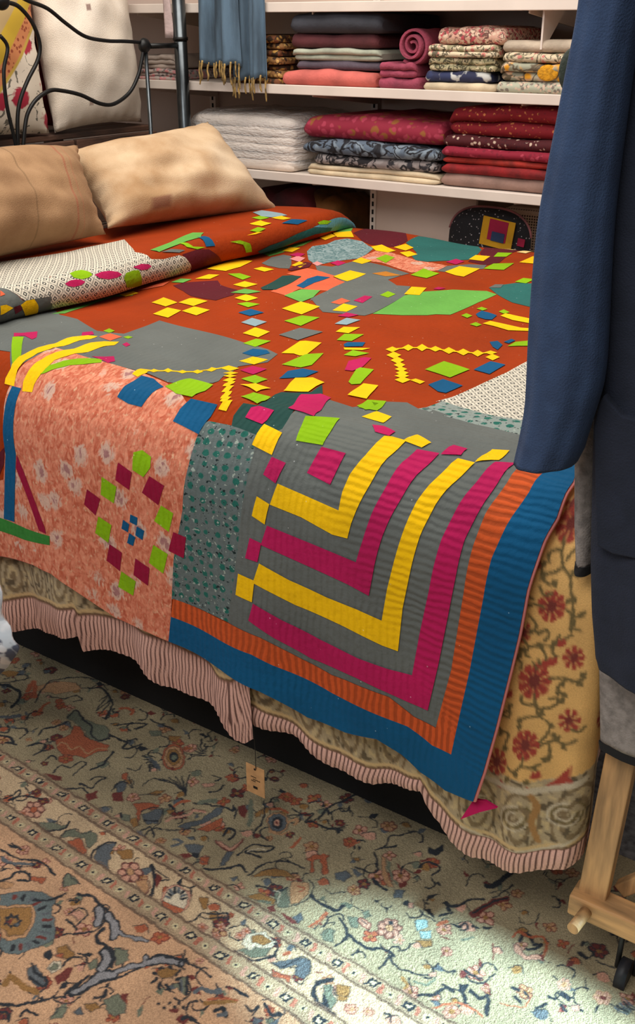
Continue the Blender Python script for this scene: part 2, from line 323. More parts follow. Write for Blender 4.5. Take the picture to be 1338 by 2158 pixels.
('Q',2,'blue','',[[-2213,3429,-2181,3436,-2192,3473,-2223,3464]]),
('Q',2,'blue','',[[-2251,3464,-2224,3472,-2238,3508,-2266,3505]]),
('Q',2,'blue','',[[-2371,2888,-2317,2887,-2244,2921,-2258,3026,-2315,3027,-2371,3016,-2374,2967]]),
('Q',2,'blue','',[[-2099,2956,-1995,2951,-1988,2999,-1993,3071,-2046,3062,-2109,3050,-2113,2999]]),
('Q',2,'lime','',[[-2245,2914,-2219,2818,-2111,2830,-2100,2888,-2101,2948,-2167,2950]]),
('Q',2,'blue','',[[-2839,3069,-2794,3068,-2772,3305,-2821,3575,-2882,3579,-2828,3317]]),
('Q',2,'crimson','',[[-2768,3304,-2748,3340,-2647,3545,-2642,3568,-2678,3566,-2727,3458,-2779,3356]]),
('Q',2,'leafdark','',[[-2906,3581,-2754,3580,-2625,3572,-2627,3607,-2775,3630,-2916,3637,-2989,3643,-2977,3577]]),
('Q',2,'yellow','',[[-2879,3068,-2889,3047,-2890,3009,-2899,2992,-2904,2947,-2896,2906,-2870,2857,-2885,2772,-2878,2670,-2869,2648,-2822,2641,-2809,2697,-2828,2801,-2825,2875,-2853,2907,-2860,2960,-2855,3011,-2831,3068]]),
('Q',2,'yellow','',[[-2782,3078,-2800,3043,-2803,3006,-2810,2954,-2802,2912,-2776,2873,-2770,2784,-2748,2682,-2698,2656,-2676,2704,-2698,2782,-2716,2883,-2752,2922,-2741,2996,-2744,3044,-2736,3072]]),
('Q',2,'lime','',[[-2743,3006,-2747,2952,-2714,2915,-2632,2870,-2599,2842,-2567,2878,-2619,2908,-2672,2928,-2708,2963,-2729,2998]]),
('Q',2,'lime','',[[-3063,2837,-3031,2812,-2905,2939,-2895,2994,-3006,2893]]),
('Q',2,'magenta','',[[-2652,2841,-2618,2808,-2594,2789,-2556,2823,-2544,2868,-2586,2854]]),
('Q',2,'magenta','',[[-3107,2794,-3086,2751,-3053,2726,-3003,2776,-2980,2819,-3046,2795,-3059,2835]]),
('Q',2,'magenta','',[[-2915,2630,-2892,2600,-2854,2628,-2878,2670]]),
('Q',2,'coral','',[[-2812,2644,-2817,2581,-2738,2599,-2735,2664]]),
('Q',2,'lime','',[[-2868,2567,-2881,2522,-2837,2537,-2826,2577]]),
('Q',2,'lime','',[[-2731,2601,-2737,2569,-2706,2575,-2697,2610]]),
('Q',2,'magenta','',[[-2666,2673,-2669,2647,-2637,2661,-2633,2688]]),
('Q',2,'yellow','',[[-3030,2121,-3064,2009,-2919,2083,-2917,2159]]),
('Q',2,'yellow','',[[-2915,2081,-2929,1996,-2915,1986,-2815,2011,-2817,2101]]),
('Q',2,'yellow','',[[-2884,2271,-2898,2168,-2818,2175,-2798,2278]]),
('Q',2,'yellow','',[[-2811,2179,-2809,2104,-2721,2111,-2721,2195]]),
('Q',2,'yellow','yellow zigzag strip',[[-2409,2893,-2425,2835,-2398,2815,-2369,2866,-2378,2900],[-2389,2840,-2402,2796,-2374,2797,-2358,2844],[-2367,2787,-2366,2763,-2341,2768,-2338,2795],[-2321,2768,-2315,2747,-2290,2748,-2296,2770],[-2279,2741,-2277,2713,-2248,2717,-2252,2743],[-2254,2699,-2270,2648,-2246,2645,-2230,2696],[-2393,2840,-2391,2808,-2377,2823,-2381,2853],[-2391,2808,-2356,2775,-2350,2782,-2377,2823],[-2356,2775,-2309,2755,-2303,2761,-2350,2782],[-2309,2755,-2266,2726,-2260,2733,-2303,2761],[-2266,2726,-2257,2662,-2248,2673,-2260,2733],[-2257,2662,-2242,2629,-2236,2637,-2248,2673]]),
('Q',2,'yellow','yellow zigzag strip',[[-2243,2635,-2231,2601,-2185,2601,-2196,2640],[-2193,2680,-2190,2641,-2158,2640,-2160,2679],[-2166,2711,-2162,2680,-2132,2681,-2137,2710],[-2139,2748,-2138,2712,-2110,2711,-2110,2748],[-2076,2825,-2119,2739,-2099,2730,-2057,2816],[-2051,2863,-2066,2811,-2049,2799,-2032,2853],[-2005,2925,-2042,2850,-2025,2839,-1988,2916],[-1997,2937,-2004,2897,-1982,2896,-1975,2934],[-1981,2966,-1987,2930,-1961,2917,-1950,2965]]),
('Q',2,'yellow','yellow zigzag strip',[[-1864,2156,-1859,2116,-1824,2129,-1828,2170],[-1824,2105,-1824,2061,-1789,2080,-1787,2126],[-1783,2076,-1786,2026,-1747,2051,-1743,2103],[-1736,2062,-1735,2018,-1699,2037,-1700,2082],[-1683,2057,-1685,2008,-1648,2033,-1645,2083],[-1848,2136,-1808,2089,-1803,2099,-1842,2145],[-1808,2089,-1767,2059,-1761,2070,-1803,2099],[-1767,2059,-1721,2044,-1714,2055,-1761,2070],[-1721,2044,-1669,2037,-1663,2050,-1714,2055],[-1669,2037,-1643,2035,-1637,2048,-1663,2050]]),
('Q',2,'yellow','yellow zigzag strip',[[-1686,2055,-1689,2001,-1647,2029,-1644,2085],[-1634,2046,-1637,1988,-1594,2020,-1590,2079],[-1581,2033,-1587,1973,-1544,2010,-1539,2070],[-1549,1999,-1544,1956,-1510,1973,-1515,2016],[-1512,2064,-1513,2004,-1470,2037,-1470,2094],[-1723,2043,-1669,2038,-1662,2051,-1717,2055],[-1669,2038,-1617,2027,-1610,2041,-1662,2051],[-1617,2027,-1566,2014,-1559,2029,-1610,2041],[-1566,2014,-1532,1981,-1524,1996,-1559,2029]]),
('Q',2,'yellow','yellow zigzag strip',[[-1827,2211,-1825,2163,-1782,2184,-1783,2234],[-1781,2259,-1782,2210,-1739,2237,-1738,2286],[-1740,2307,-1741,2265,-1704,2290,-1703,2331],[-1710,2351,-1707,2314,-1672,2333,-1675,2368],[-1685,2388,-1682,2351,-1646,2369,-1650,2405],[-1672,2418,-1663,2385,-1628,2396,-1637,2428],[-1650,2454,-1644,2413,-1604,2428,-1611,2469],[-1605,2431,-1596,2410,-1555,2421,-1558,2448]]),
('Q',2,'lime','',[[-3104,1519,-3068,1475,-2987,1493,-2982,1562]]),
('Q',2,'yellow','',[[-2956,1665,-2957,1579,-2869,1598,-2863,1693]]),
('Q',2,'leafgreen','',[[-2837,1831,-2846,1721,-2724,1763,-2746,1828]]),
('Q',2,'yellow','',[[-2744,1920,-2746,1842,-2656,1874,-2666,1938]]),
('Q',2,'yellow','',[[-3078,1355,-3081,1288,-3000,1297,-3002,1369]]),
('Q',2,'lime','',[[-2680,1985,-2657,1947,-2594,1942,-2608,2003]]),
('Q',2,'blue','',[[-2600,2079,-2584,2015,-2509,2027,-2528,2094]]),
('Q',2,'mist','',[[-2501,2186,-2504,2113,-2414,2135,-2414,2210]]),
('Q',2,'yellow','',[[-2396,2310,-2405,2222,-2319,2243,-2316,2320]]),
('Q',2,'lime','',[[-2324,2400,-2314,2336,-2254,2324,-2266,2404]]),
('Q',2,'blue','',[[-2267,2479,-2262,2422,-2213,2404,-2187,2420,-2211,2477]]),
('Q',2,'yellow','',[[-2229,2545,-2217,2481,-2157,2472,-2166,2541]]),
('Q',2,'magenta','',[[-2173,2611,-2159,2556,-2100,2554,-2107,2624]]),
('Q',2,'lime','',[[-2097,2701,-2098,2625,-2022,2654,-2026,2714]]),
('Q',2,'yellow','',[[-2481,1944,-2476,1819,-2370,1832,-2361,1975]]),
('Q',2,'lime','',[[-2362,2092,-2351,1988,-2271,1980,-2262,2122]]),
('Q',2,'grey','',[[-2269,2254,-2250,2145,-2149,2137,-2177,2262]]),
('Q',2,'yellow','',[[-2154,2396,-2165,2266,-2150,2250,-2091,2232,-2071,2362,-2086,2378,-2115,2374]]),
('Q',2,'lime','',[[-2088,2484,-2077,2354,-2029,2311,-1995,2435,-2013,2476]]),
('Q',2,'blue','',[[-2002,2618,-2026,2534,-2000,2482,-1931,2486,-1933,2560]]),
('Q',3,'yellow','',[[-2056,2760,-2027,2715,-1948,2736,-1951,2808]]),
('Q',3,'lime','',[[-1971,2865,-1957,2816,-1889,2815,-1873,2906]]),
('Q',3,'yellow','',[[-1896,2739,-1956,2589,-1905,2558,-1839,2587,-1835,2642,-1830,2694]]),
('Q',2,'leafgreen','',[[-2587,1781,-2603,1633,-2522,1606,-2471,1735,-2470,1826]]),
('Q',2,'yellow','',[[-3249,1498,-3281,1353,-3310,1208,-3220,1179,-3156,1357,-3147,1481]]),
('Q',2,'yellow','',[[-3168,1677,-3168,1580,-3122,1557,-3111,1641]]),
('Q',2,'leafgreen','',[[-3224,1780,-3225,1711,-3176,1692,-3173,1757]]),
('Q',2,'coral','',[[-3262,1858,-3238,1771,-3218,1840,-3254,1933,-3266,1958]]),
('Q',2,'yellow','',[[-3290,2046,-3276,1973,-3234,1986,-3242,2059]]),
('Q',2,'coral','',[[-2369,1755,-2373,1666,-2319,1681,-2324,1757]]),
('Q',2,'yellow','',[[-2294,1856,-2320,1733,-2249,1737,-2235,1842]]),
('Q',2,'magenta','',[[-2225,1923,-2228,1852,-2165,1862,-2177,1917]]),
('Q',2,'mist','',[[-2167,2031,-2177,1931,-2115,1927,-2121,2017]]),
('Q',2,'yellow','',[[-2110,2110,-2117,2045,-2063,2013,-2062,2095]]),
('Q',2,'lime','',[[-2060,2179,-2071,2109,-2010,2070,-2010,2155]]),
('Q',2,'blue','',[[-2017,2198,-2016,2173,-1963,2135,-1950,2175,-2001,2216]]),
('Q',2,'yellow','',[[-1999,2226,-1916,2176,-1929,2209,-1985,2241]]),
('Q',2,'lime','',[[-1958,2289,-1958,2229,-1891,2223,-1915,2278]]),
('Q',2,'magenta','',[[-1861,2431,-1907,2335,-1883,2269,-1855,2267,-1825,2374,-1830,2430]]),
('Q',2,'lime','',[[-1774,2542,-1831,2404,-1828,2382,-1773,2384,-1746,2481,-1729,2540,-1752,2558]]),
('Q',2,'magenta','',[[-2314,1666,-2323,1565,-2289,1556,-2265,1674]]),
('Q',3,'yellow','',[[-1706,2653,-1720,2535,-1668,2528,-1636,2651]]),
('Q',3,'lime','',[[-1622,2732,-1630,2656,-1581,2641,-1555,2725,-1576,2754]]),
('Q',2,'lime','',[[-1617,2309,-1610,2187,-1486,2237,-1503,2346]]),
('Q',2,'blue','',[[-1474,2232,-1471,2108,-1409,2121,-1408,2247]]),
('Q',2,'blue','',[[-1533,2439,-1516,2370,-1432,2392,-1447,2480,-1475,2480]]),
('Q',2,'blue','',[[-1605,1837,-1588,1804,-1549,1844,-1529,1929,-1564,1896]]),
('Q',2,'blue','',[[-1565,1801,-1560,1742,-1540,1751,-1541,1809]]),
('Q',2,'lime','',[[-1525,1854,-1531,1771,-1456,1650,-1412,1753,-1499,1823]]),
('Q',2,'blue','',[[-1812,1538,-1821,1467,-1785,1477,-1737,1499,-1725,1571,-1748,1584,-1783,1575]]),
('Q',2,'lime','',[[-1855,1444,-1853,1401,-1815,1423,-1819,1462]]),
('Q',2,'lime','',[[-1847,1598,-1848,1550,-1810,1573,-1810,1618]]),
('Q',2,'lime','',[[-1761,1692,-1757,1649,-1724,1662,-1729,1696]]),
('Q',2,'lime','',[[-1759,1437,-1758,1390,-1717,1422,-1727,1456]]),
('Q',2,'yellow','',[[-1723,1496,-1724,1446,-1672,1453,-1602,1454,-1528,1448,-1508,1496,-1577,1509,-1660,1519]]),
('Q',2,'yellow','',[[-1729,1645,-1722,1592,-1672,1589,-1593,1585,-1495,1525,-1469,1585,-1540,1592,-1617,1650,-1682,1643]]),
('Q',2,'lime','',[[-1905,964,-1899,888,-1847,882,-1854,959]]),
('Q',2,'grey','',[[-1965,1107,-1963,1045,-1931,1025,-1921,1078]]),
('Q',2,'magenta','',[[-2398,690,-2382,612,-2322,638,-2331,711]]),
('Q',2,'yellow','',[[-2324,588,-2338,485,-2264,471,-2247,583]]),
('Q',2,'lime','',[[-2246,470,-2276,359,-2212,323,-2195,432]]),
('Q',2,'cream','',[[-2329,208,-2241,200,-2253,235]]),
('Q',2,'cream','',[[-2206,285,-2197,200,-2158,192,-2154,287]]),
('Q',2,'yellow','',[[-2306,871,-2300,734,-2182,751,-2156,972,-2207,949]]),
('Q',2,'lime','',[[-2167,747,-2179,611,-2097,554,-2057,756]]),
('Q',2,'yellow','',[[-2085,521,-2095,336,-2044,228,-1944,468,-2013,524]]),
('Q',2,'magenta','',[[-2157,1262,-2155,1219,-2117,1219,-2130,1258]]),
('Q',1,'grey','',[[-2349,866,-2355,752,-2276,672,-2195,653,-2167,747,-2179,758,-2300,734,-2306,871]]),
('Q',2,'yellow','',[[-2210,1424,-2253,1284,-2190,1262,-2152,1393]]),
('Q',2,'lime','',[[-2279,1512,-2289,1428,-2237,1450,-2232,1523]]),
('Q',2,'yellow','',[[-3242,901,-3256,815,-3201,794,-3191,880]]),
('Q',2,'yellow','',[[-3281,540,-3330,408,-3241,443,-3178,488,-3180,592]]),
('Q',2,'yellow','',[[-3253,414,-3182,332,-3083,457,-3160,505]]),
('Q',2,'magenta','',[[-3169,937,-3166,870,-3118,868,-3105,938]]),
('Q',2,'pink','',[[-3117,1009,-3126,927,-3068,938,-3030,1045]]),
('Q',2,'yellow','',[[-3000,1155,-3038,1033,-2968,1073,-2932,1176]]),
('Q',2,'pink','',[[-2953,1043,-2966,981,-2901,1024,-2895,1085]]),
('Q',2,'magenta','',[[-2888,982,-2892,904,-2820,941,-2813,1024]]),
('Q',2,'forest','',[[-2797,1670,-2891,1378,-2866,1341,-2821,1325,-2746,1539,-2698,1693,-2751,1716]]),
('Q',2,'blue','',[[-2692,1546,-2769,1350,-2772,1265,-2708,1251,-2684,1418,-2616,1600]]),
('Q',2,'maroon','',[[-3006,1027,-2961,1031,-2910,1131,-2921,1265,-2947,1261]]),
('Q',2,'yellow','',[[-2814,895,-2831,785,-2732,840,-2738,923]]),
('Q',2,'lime','',[[-2747,777,-2755,667,-2672,719,-2647,848]]),
('Q',2,'lime','',[[-2420,998,-2433,851,-2311,917,-2305,1052]]),
('Q',2,'amber','',[[-2596,1060,-2561,990,-2453,1026,-2507,1081]]),
('Q',2,'yellow','',[[-2708,1224,-2713,1071,-2614,1085,-2587,1292]]),
('Q',2,'yellow','',[[-2914,554,-2886,490,-2760,558,-2772,618,-2851,607]]),
('Q',2,'yellow','',[[-2809,496,-2791,402,-2716,449,-2715,534]]),
('Q',2,'yellow','',[[-2716,593,-2690,537,-2606,602,-2618,683]]),
('F',1,'woven','black and cream woven patch on the turned back roll',[[201,2501,670,2871,546,3319,591,3720,403,3558,246,3431,153,3439,140,3509,141,3614,125,3647,82,3685,27,3720,22,3663,20,3533,23,3251,18,3030,20,2836,107,2820,116,2689,201,2630]]),
('F',1,'grey','',[[201,2630,117,2684,115,2825,20,2854,22,2736,22,2591,18,2464,522,2753]]),
('F',2,'yellow','',[[104,2669,114,2699,112,2740,86,2758,32,2777,44,2706,81,2681]]),
('F',2,'yellow','',[[119,2575,118,2602,100,2631,86,2584,85,2570]]),
('F',2,'coral','',[[180,2613,156,2618,153,2592]]),
('F',2,'maroon','',[[102,2632,105,2666,83,2676,72,2643]]),
('F',2,'lime','',[[187,2968,198,3007,196,3035,175,3053,156,3058,147,3031,146,2996,160,2966]]),
('F',2,'magenta','',[[142,2911,150,2940,150,2970,143,2995,133,3007,124,2985,122,2946,131,2920]]),
('F',2,'magenta','',[[154,3067,160,3109,156,3151,143,3191,128,3211,121,3179,123,3125,136,3082]]),
('F',2,'lime','',[[111,3216,128,3236,130,3287,124,3326,85,3343,31,3372,63,3244]]),
('F',2,'magenta','',[[143,3296,145,3362,135,3404,124,3419,116,3388,120,3346]]),
('F',2,'leafgreen','',[[222,3504,272,3701,390,4009,337,4028,226,3879,223,3762,180,3517]]),
('F',2,'lime','',[[233,3698,210,3729,163,3734,144,3813,145,3749,169,3695]]),
('F',2,'blue','',[[246,3872,231,3909,137,3889,145,3822]]),
('F',2,'grey','',[[177,3527,181,3597,156,3668,152,3622]]),
('F',1,'maroon','',[[141,3635,145,3749,130,3835,83,3910,20,3985,23,3851,23,3736,64,3687,81,3687,114,3657]]),
('F',1,'spruce','',[[61,4192,82,4271,89,4391,105,4516,117,4654,89,4844,70,4833,79,4676,64,4531,41,4428,28,4244]]),
('F',1,'teal','',[[119,4655,125,4710,133,4852,132,5042,122,5112,98,5130,32,5088,70,4833,89,4844]]),
('F',2,'lime','',[[139,4002,137,4068,114,4125,70,4145,71,4105,115,4079]]),
('F',2,'lime','',[[415,4485,408,4552,332,4531,341,4465]]),
('F',2,'yellow','',[[330,4351,333,4454,206,4376,199,4280]]),
('F',2,'lime','',[[180,4169,198,4247,171,4277,160,4206]]),
('F',2,'yellow','',[[155,4126,162,4200,157,4240,152,4184]]),
('F',2,'yellow','',[[323,4536,312,4606,208,4555,217,4499]]),
('F',2,'blue','',[[180,4430,194,4537,160,4632,150,4538]]),
('F',2,'mist','',[[515,4617,517,4695,357,4663,294,4633,331,4547,394,4543]]),
('F',2,'lime','',[[137,4699,141,4758,125,4835,116,4786,125,4710]])]
PATCHES = [(s, lv, c, lab, [unflat(p) for p in polys]) for s, lv, c, lab, polys in PATCHES]
QBASE = unflat([-3130,3856,-2935,3746,-2731,3716,-2633,3719,-2540,3758,-2440,3807,-2372,3831,-2195,3826,-2107,3830,-1851,3838,-1700,3854,-1653,3868,-1539,3909,-1398,3905,-1287,3882,-1204,3907,-1140,3944,-1047,3957,-945,3930,-923,3819,-902,3667,-881,3479,-870,3371,-863,3244,-855,3168,-850,3110,-840,3040,-849,2909,-861,2856,-886,2743])
RUG_MOTIFS = [
('b','rust',0,[-2723,2265,-2693,2274,-2632,2238,-2576,2244,-2516,2253,-2496,2225,-2527,2203,-2537,2145,-2576,2139,-2627,2115,-2671,2126,-2711,2163,-2697,2195,-2692,2220]),
('s','tan',24,[-2684,2139,-2675,2166,-2619,2151,-2605,2182,-2551,2167,-2544,2213,-2502,2231]),
('b','sage',0,[-2798,2305,-2783,2338,-2713,2317,-2655,2323,-2604,2335,-2554,2292,-2567,2251,-2601,2238,-2670,2268,-2744,2285,-2774,2275]),
('s','navy',36,[-2776,2285,-2790,2345,-2706,2310,-2662,2306,-2627,2264,-2573,2257,-2548,2285]),
('s','navy',42,[-2791,2141,-2805,2176,-2781,2214,-2760,2262]),
('s','navy',46,[-2556,2301,-2505,2304,-2474,2303,-2463,2268,-2436,2287,-2418,2331]),
('s','navy',40,[-2470,2110,-2453,2152,-2459,2188,-2478,2237]),
('s','navy',44,[-2862,2478,-2812,2512,-2732,2481,-2692,2448,-2647,2362]),
('s','navy',24,[-2757,2440,-2756,2488,-2717,2384,-2725,2473,-2686,2370]),
('b','tan',0,[-3061,2330,-3043,2392,-2999,2448,-2932,2481,-2881,2465,-2905,2423,-2939,2376,-3009,2353]),
('s','navy',30,[-2966,2284,-3009,2353,-3034,2424,-3005,2469,-2953,2518,-2895,2544],[-2948,2345,-2892,2371,-2863,2415,-2822,2407,-2844,2380]),
('s','rust',82,[-3053,2323,-3089,2386,-2997,2312]),
('s','rust',60,[-2907,2254,-2922,2290,-2918,2317]),
('s','navy',64,[-3192,2291,-3136,2304,-3074,2296,-3040,2258,-3025,2208]),
('s','navy',26,[-3200,2298,-3159,2339,-3120,2391]),
('b','ochre',0,[-3259,2348,-3242,2379,-3197,2403,-3182,2374,-3208,2343]),
('s','slate',80,[-3010,2137,-2982,2156,-2951,2189]),
('b','rust',0,[-2947,2192,-2928,2205,-2908,2184,-2922,2174]),
('s','navy',36,[-2895,2125,-2872,2141,-2842,2128,-2837,2088]),
('s','navy',54,[-2915,2056,-2880,2069,-2834,2057,-2861,2039,-2815,2055]),
('s','navy',36,[-2770,2080,-2757,2110,-2721,2114,-2703,2084,-2710,2047]),
('s','navy',40,[-2655,2054,-2652,2087,-2620,2079]),
('s','navy',28,[-2572,2020,-2581,2064,-2538,2074,-2542,2121,-2508,2124,-2506,2086,-2503,2048]),
('b','maroon',0,[-2601,1991,-2575,2009,-2532,2018,-2510,2005,-2546,1989]),
('s','navy',34,[-2475,1971,-2429,2012,-2386,2013,-2356,1997]),
('b','maroon',0,[-2384,1996,-2366,2036,-2334,2011,-2352,1972]),
('s','navy',34,[-2446,2029,-2395,2035,-2398,2081,-2387,2108,-2419,2096,-2429,2069]),
('b','maroon',0,[-2308,2057,-2285,2091,-2242,2047,-2277,2032]),
('b','slate',0,[-2327,2091,-2333,2126,-2300,2129,-2281,2094,-2297,2074]),
('b','rust',0,[-2351,2152,-2345,2176,-2311,2140,-2334,2134]),
('s','navy',22,[-2319,2068,-2330,2108,-2310,2132,-2266,2123,-2323,2161]),
('s','navy',36,[-2588,2357,-2552,2393,-2487,2438,-2503,2382,-2493,2411],[-2496,2465,-2429,2466,-2373,2470]),
('b','sage',0,[-2450,2407,-2409,2435,-2390,2415,-2424,2386]),
('b','ochre',0,[-2372,2427,-2320,2452,-2315,2412,-2343,2403]),
('b','rust',0,[-2224,2364,-2202,2330,-2196,2299,-2207,2278,-2233,2274,-2266,2286,-2298,2313,-2321,2348,-2328,2381,-2317,2402,-2290,2407,-2256,2393]),
('b','tan',0,[-2229,2360,-2211,2332,-2206,2305,-2216,2288,-2237,2284,-2265,2295,-2292,2318,-2311,2347,-2317,2374,-2308,2392,-2285,2396,-2257,2384]),
('b','ochre',0,[-2238,2355,-2224,2333,-2220,2314,-2227,2301,-2243,2298,-2264,2306,-2284,2323,-2298,2345,-2303,2365,-2295,2378,-2279,2381,-2258,2372]),
('b','navy',0,[-2246,2349,-2238,2336,-2235,2323,-2240,2315,-2250,2313,-2263,2319,-2275,2329,-2284,2342,-2287,2355,-2282,2363,-2272,2365,-2259,2360]),
('b','sage',0,[-2252,2345,-2247,2337,-2246,2330,-2248,2325,-2254,2324,-2262,2327,-2269,2333,-2274,2341,-2276,2348,-2273,2353,-2267,2354,-2260,2351]),
('b','maroon',0,[-2234,2281,-2222,2299,-2210,2278]),
('s','navy',34,[-2366,2283,-2332,2286,-2276,2272],[-2344,2269,-2324,2277,-2273,2269],[-2322,2255,-2315,2268,-2270,2265],[-2301,2241,-2307,2259,-2266,2261],[-2280,2228,-2300,2251,-2263,2258]),
('s','slate',16,[-2346,2286,-2307,2282,-2266,2269],[-2326,2277,-2300,2275,-2263,2266],[-2305,2269,-2293,2267,-2260,2262],[-2285,2261,-2286,2260,-2256,2258],[-2264,2253,-2280,2252,-2253,2254]),
('s','navy',22,[-2246,2147,-2239,2200,-2194,2220]),
('s','navy',24,[-2234,2203,-2162,2223,-2078,2205],[-2216,2221,-2154,2228,-2078,2205],[-2197,2239,-2146,2234,-2078,2205],[-2179,2258,-2139,2239,-2078,2205],[-2160,2276,-2131,2244,-2078,2205],[-2142,2295,-2123,2250,-2078,2205]),
('s','navy',22,[-2362,2194,-2324,2200,-2329,2236]),
('b','ochre',0,[-2197,2124,-2187,2158,-2161,2176,-2166,2135]),
('s','navy',18,[-2222,2106,-2197,2124,-2161,2153]),
('s','rust',66,[-2649,2453,-2600,2476,-2584,2451]),
('s','navy',26,[-2209,2357,-2199,2395,-2163,2420],[-2218,2388,-2200,2405,-2172,2430],[-2227,2420,-2201,2414,-2180,2441],[-2236,2452,-2202,2424,-2189,2451],[-2245,2484,-2203,2434,-2198,2462]),
('s','navy',32,[-2071,2342,-2034,2347,-2042,2323]),
('b','pink',0,[-2075,2281,-2027,2313,-2027,2289,-2053,2272]),
('s','navy',32,[-2001,2322,-1998,2286,-2019,2263]),
('b','maroon',0,[-1886,2261,-1876,2281,-1845,2262,-1829,2229,-1863,2232]),
('s','sage',70,[-1867,2311,-1795,2209]),
('s','navy',38,[-2035,2187,-1979,2207,-1932,2230,-1885,2235]),
('s','sage',96,[-2014,2201,-1977,2236]),
('s','rust',48,[-2075,2132,-2073,2161,-2052,2184]),
('s','navy',48,[-2092,2129,-2065,2121]),
('s','pink',48,[-2050,2060,-2035,2088,-2008,2124,-2001,2155,-1963,2172]),
('s','maroon',14,[-2060,2071,-2037,2105,-2010,2158,-1962,2178]),
('b','slate',0,[-1999,2061,-1956,2133,-1944,2212,-1928,2232,-1917,2195,-1931,2133,-1965,2067]),
('b','rust',0,[-1936,2086,-1917,2125,-1900,2189,-1876,2145,-1891,2101]),
('s','navy',14,[-2017,2023,-1972,2060,-1941,2092]),
('b','pink',0,[-1850,2082,-1828,2093,-1787,2080,-1775,2113,-1772,2144,-1759,2107,-1770,2067,-1807,2067]),
('s','maroon',20,[-1846,2085,-1803,2070,-1772,2070,-1763,2105,-1770,2141]),
('s','navy',46,[-1837,2112,-1847,2156,-1814,2153,-1808,2115]),
('b','slate',0,[-1778,2062,-1758,2076,-1749,2011,-1760,1995]),
('s','navy',36,[-1738,2073,-1735,2116,-1715,2145,-1659,2167,-1679,2130,-1727,2097,-1667,2106]),
('s','ivory',16,[-1719,2103,-1699,2132,-1677,2143]),
('b','tan',0,[-1689,2294,-1675,2263,-1680,2236,-1700,2222,-1728,2227,-1754,2250,-1768,2281,-1764,2309,-1744,2323,-1715,2318]),
('b','slate',0,[-1694,2290,-1683,2265,-1687,2242,-1703,2231,-1727,2235,-1749,2253,-1760,2279,-1757,2303,-1740,2314,-1716,2310]),
('b','navy',0,[-1703,2284,-1696,2267,-1698,2252,-1709,2244,-1725,2247,-1739,2260,-1747,2277,-1745,2292,-1734,2300,-1718,2297]),
('b','pink',0,[-1711,2279,-1706,2269,-1708,2260,-1714,2256,-1724,2257,-1732,2265,-1737,2275,-1735,2284,-1729,2289,-1719,2287]),
('b','maroon',0,[-1717,2275,-1715,2271,-1715,2266,-1718,2264,-1722,2265,-1726,2269,-1728,2273,-1728,2277,-1725,2280,-1720,2279]),
('s','rust',48,[-1781,2315,-1758,2335,-1723,2337]),
('s','tan',36,[-1717,2220,-1680,2228,-1660,2258]),
('s','navy',32,[-1829,2336,-1771,2260,-1761,2198,-1744,2167]),
('b','ochre',0,[-1822,2269,-1810,2295,-1788,2266,-1800,2249]),
('s','navy',32,[-1708,2325,-1664,2359,-1644,2382,-1644,2329,-1619,2364]),
('s','navy',36,[-1619,2346,-1570,2345,-1514,2367]),
('s','tan',46,[-1693,2296,-1672,2327,-1668,2295]),
('s','navy',42,[-1611,2369,-1618,2444,-1593,2488,-1576,2555]),
('b','maroon',0,[-1904,1960,-1883,1987,-1860,1982,-1873,1953]),
('b','slate',0,[-1919,2007,-1891,2034,-1859,2039,-1849,2006,-1885,1989]),
('b','navy',0,[-1877,1994,-1849,2006,-1840,1980,-1864,1979]),
('b','rust',0,[-1840,1995,-1809,2009,-1796,1986,-1828,1980]),
('s','slate',46,[-1969,2005,-1936,2011,-1950,1977]),
('s','navy',46,[-1793,1961,-1735,2001,-1706,2040,-1667,2028]),
('s','navy',30,[-1655,2020,-1644,2082,-1614,2122,-1560,2144,-1520,2144]),
('b','ochre',0,[-1644,2021,-1628,2062,-1601,2096,-1558,2109,-1527,2097]),
('s','navy',20,[-1624,2151,-1612,2175,-1585,2170,-1600,2143,-1577,2143]),
('b','rust',0,[-1540,2181,-1529,2216,-1484,2243,-1483,2224,-1443,2173,-1455,2157,-1499,2205,-1514,2194,-1482,2147,-1491,2140,-1518,2184]),
('s','rust',36,[-1612,2200,-1612,2233,-1615,2255]),
('b','rust',0,[-2210,2063,-2167,2092,-2125,2112,-2118,2090,-2154,2056,-2117,1994,-2175,2042]),
('b','slate',0,[-2139,2040,-2122,2087,-2091,2090,-2068,2035,-2092,2011,-2119,2018]),
('s','navy',24,[-2153,2048,-2135,2087,-2096,2096,-2065,2046,-2061,2006,-2029,1977]),
('s','navy',32,[-2089,1978,-2074,2006,-2033,1983]),
('s','navy',36,[-2113,2018,-2076,2043]),
('b','ochre',0,[-2165,1995,-2150,2015,-2113,1997,-2118,1967]),
('b','sage',0,[-2201,1997,-2177,2014,-2155,1985,-2185,1973]),
('s','navy',42,[-2208,1997,-2191,1982]),
('s','navy',14,[-2044,2009,-1954,2075]),
('s','navy',38,[-2620,1806,-2603,1831,-2599,1880,-2574,1851,-2591,1821,-2563,1868,-2496,1895]),
('s','navy',20,[-2605,1793,-2579,1811,-2553,1820,-2538,1794,-2570,1790]),
('b','maroon',0,[-2445,1862,-2438,1849,-2443,1838,-2457,1836,-2472,1843,-2480,1856,-2475,1867,-2460,1869]),
('b','pink',0,[-2448,1860,-2443,1850,-2447,1842,-2458,1840,-2469,1845,-2474,1855,-2471,1863,-2460,1865]),
('b','maroon',0,[-2435,1838,-2428,1825,-2433,1815,-2448,1812,-2463,1819,-2470,1832,-2465,1843,-2450,1845]),
('b','pink',0,[-2439,1836,-2434,1826,-2437,1818,-2448,1816,-2459,1822,-2465,1831,-2461,1839,-2450,1841]),
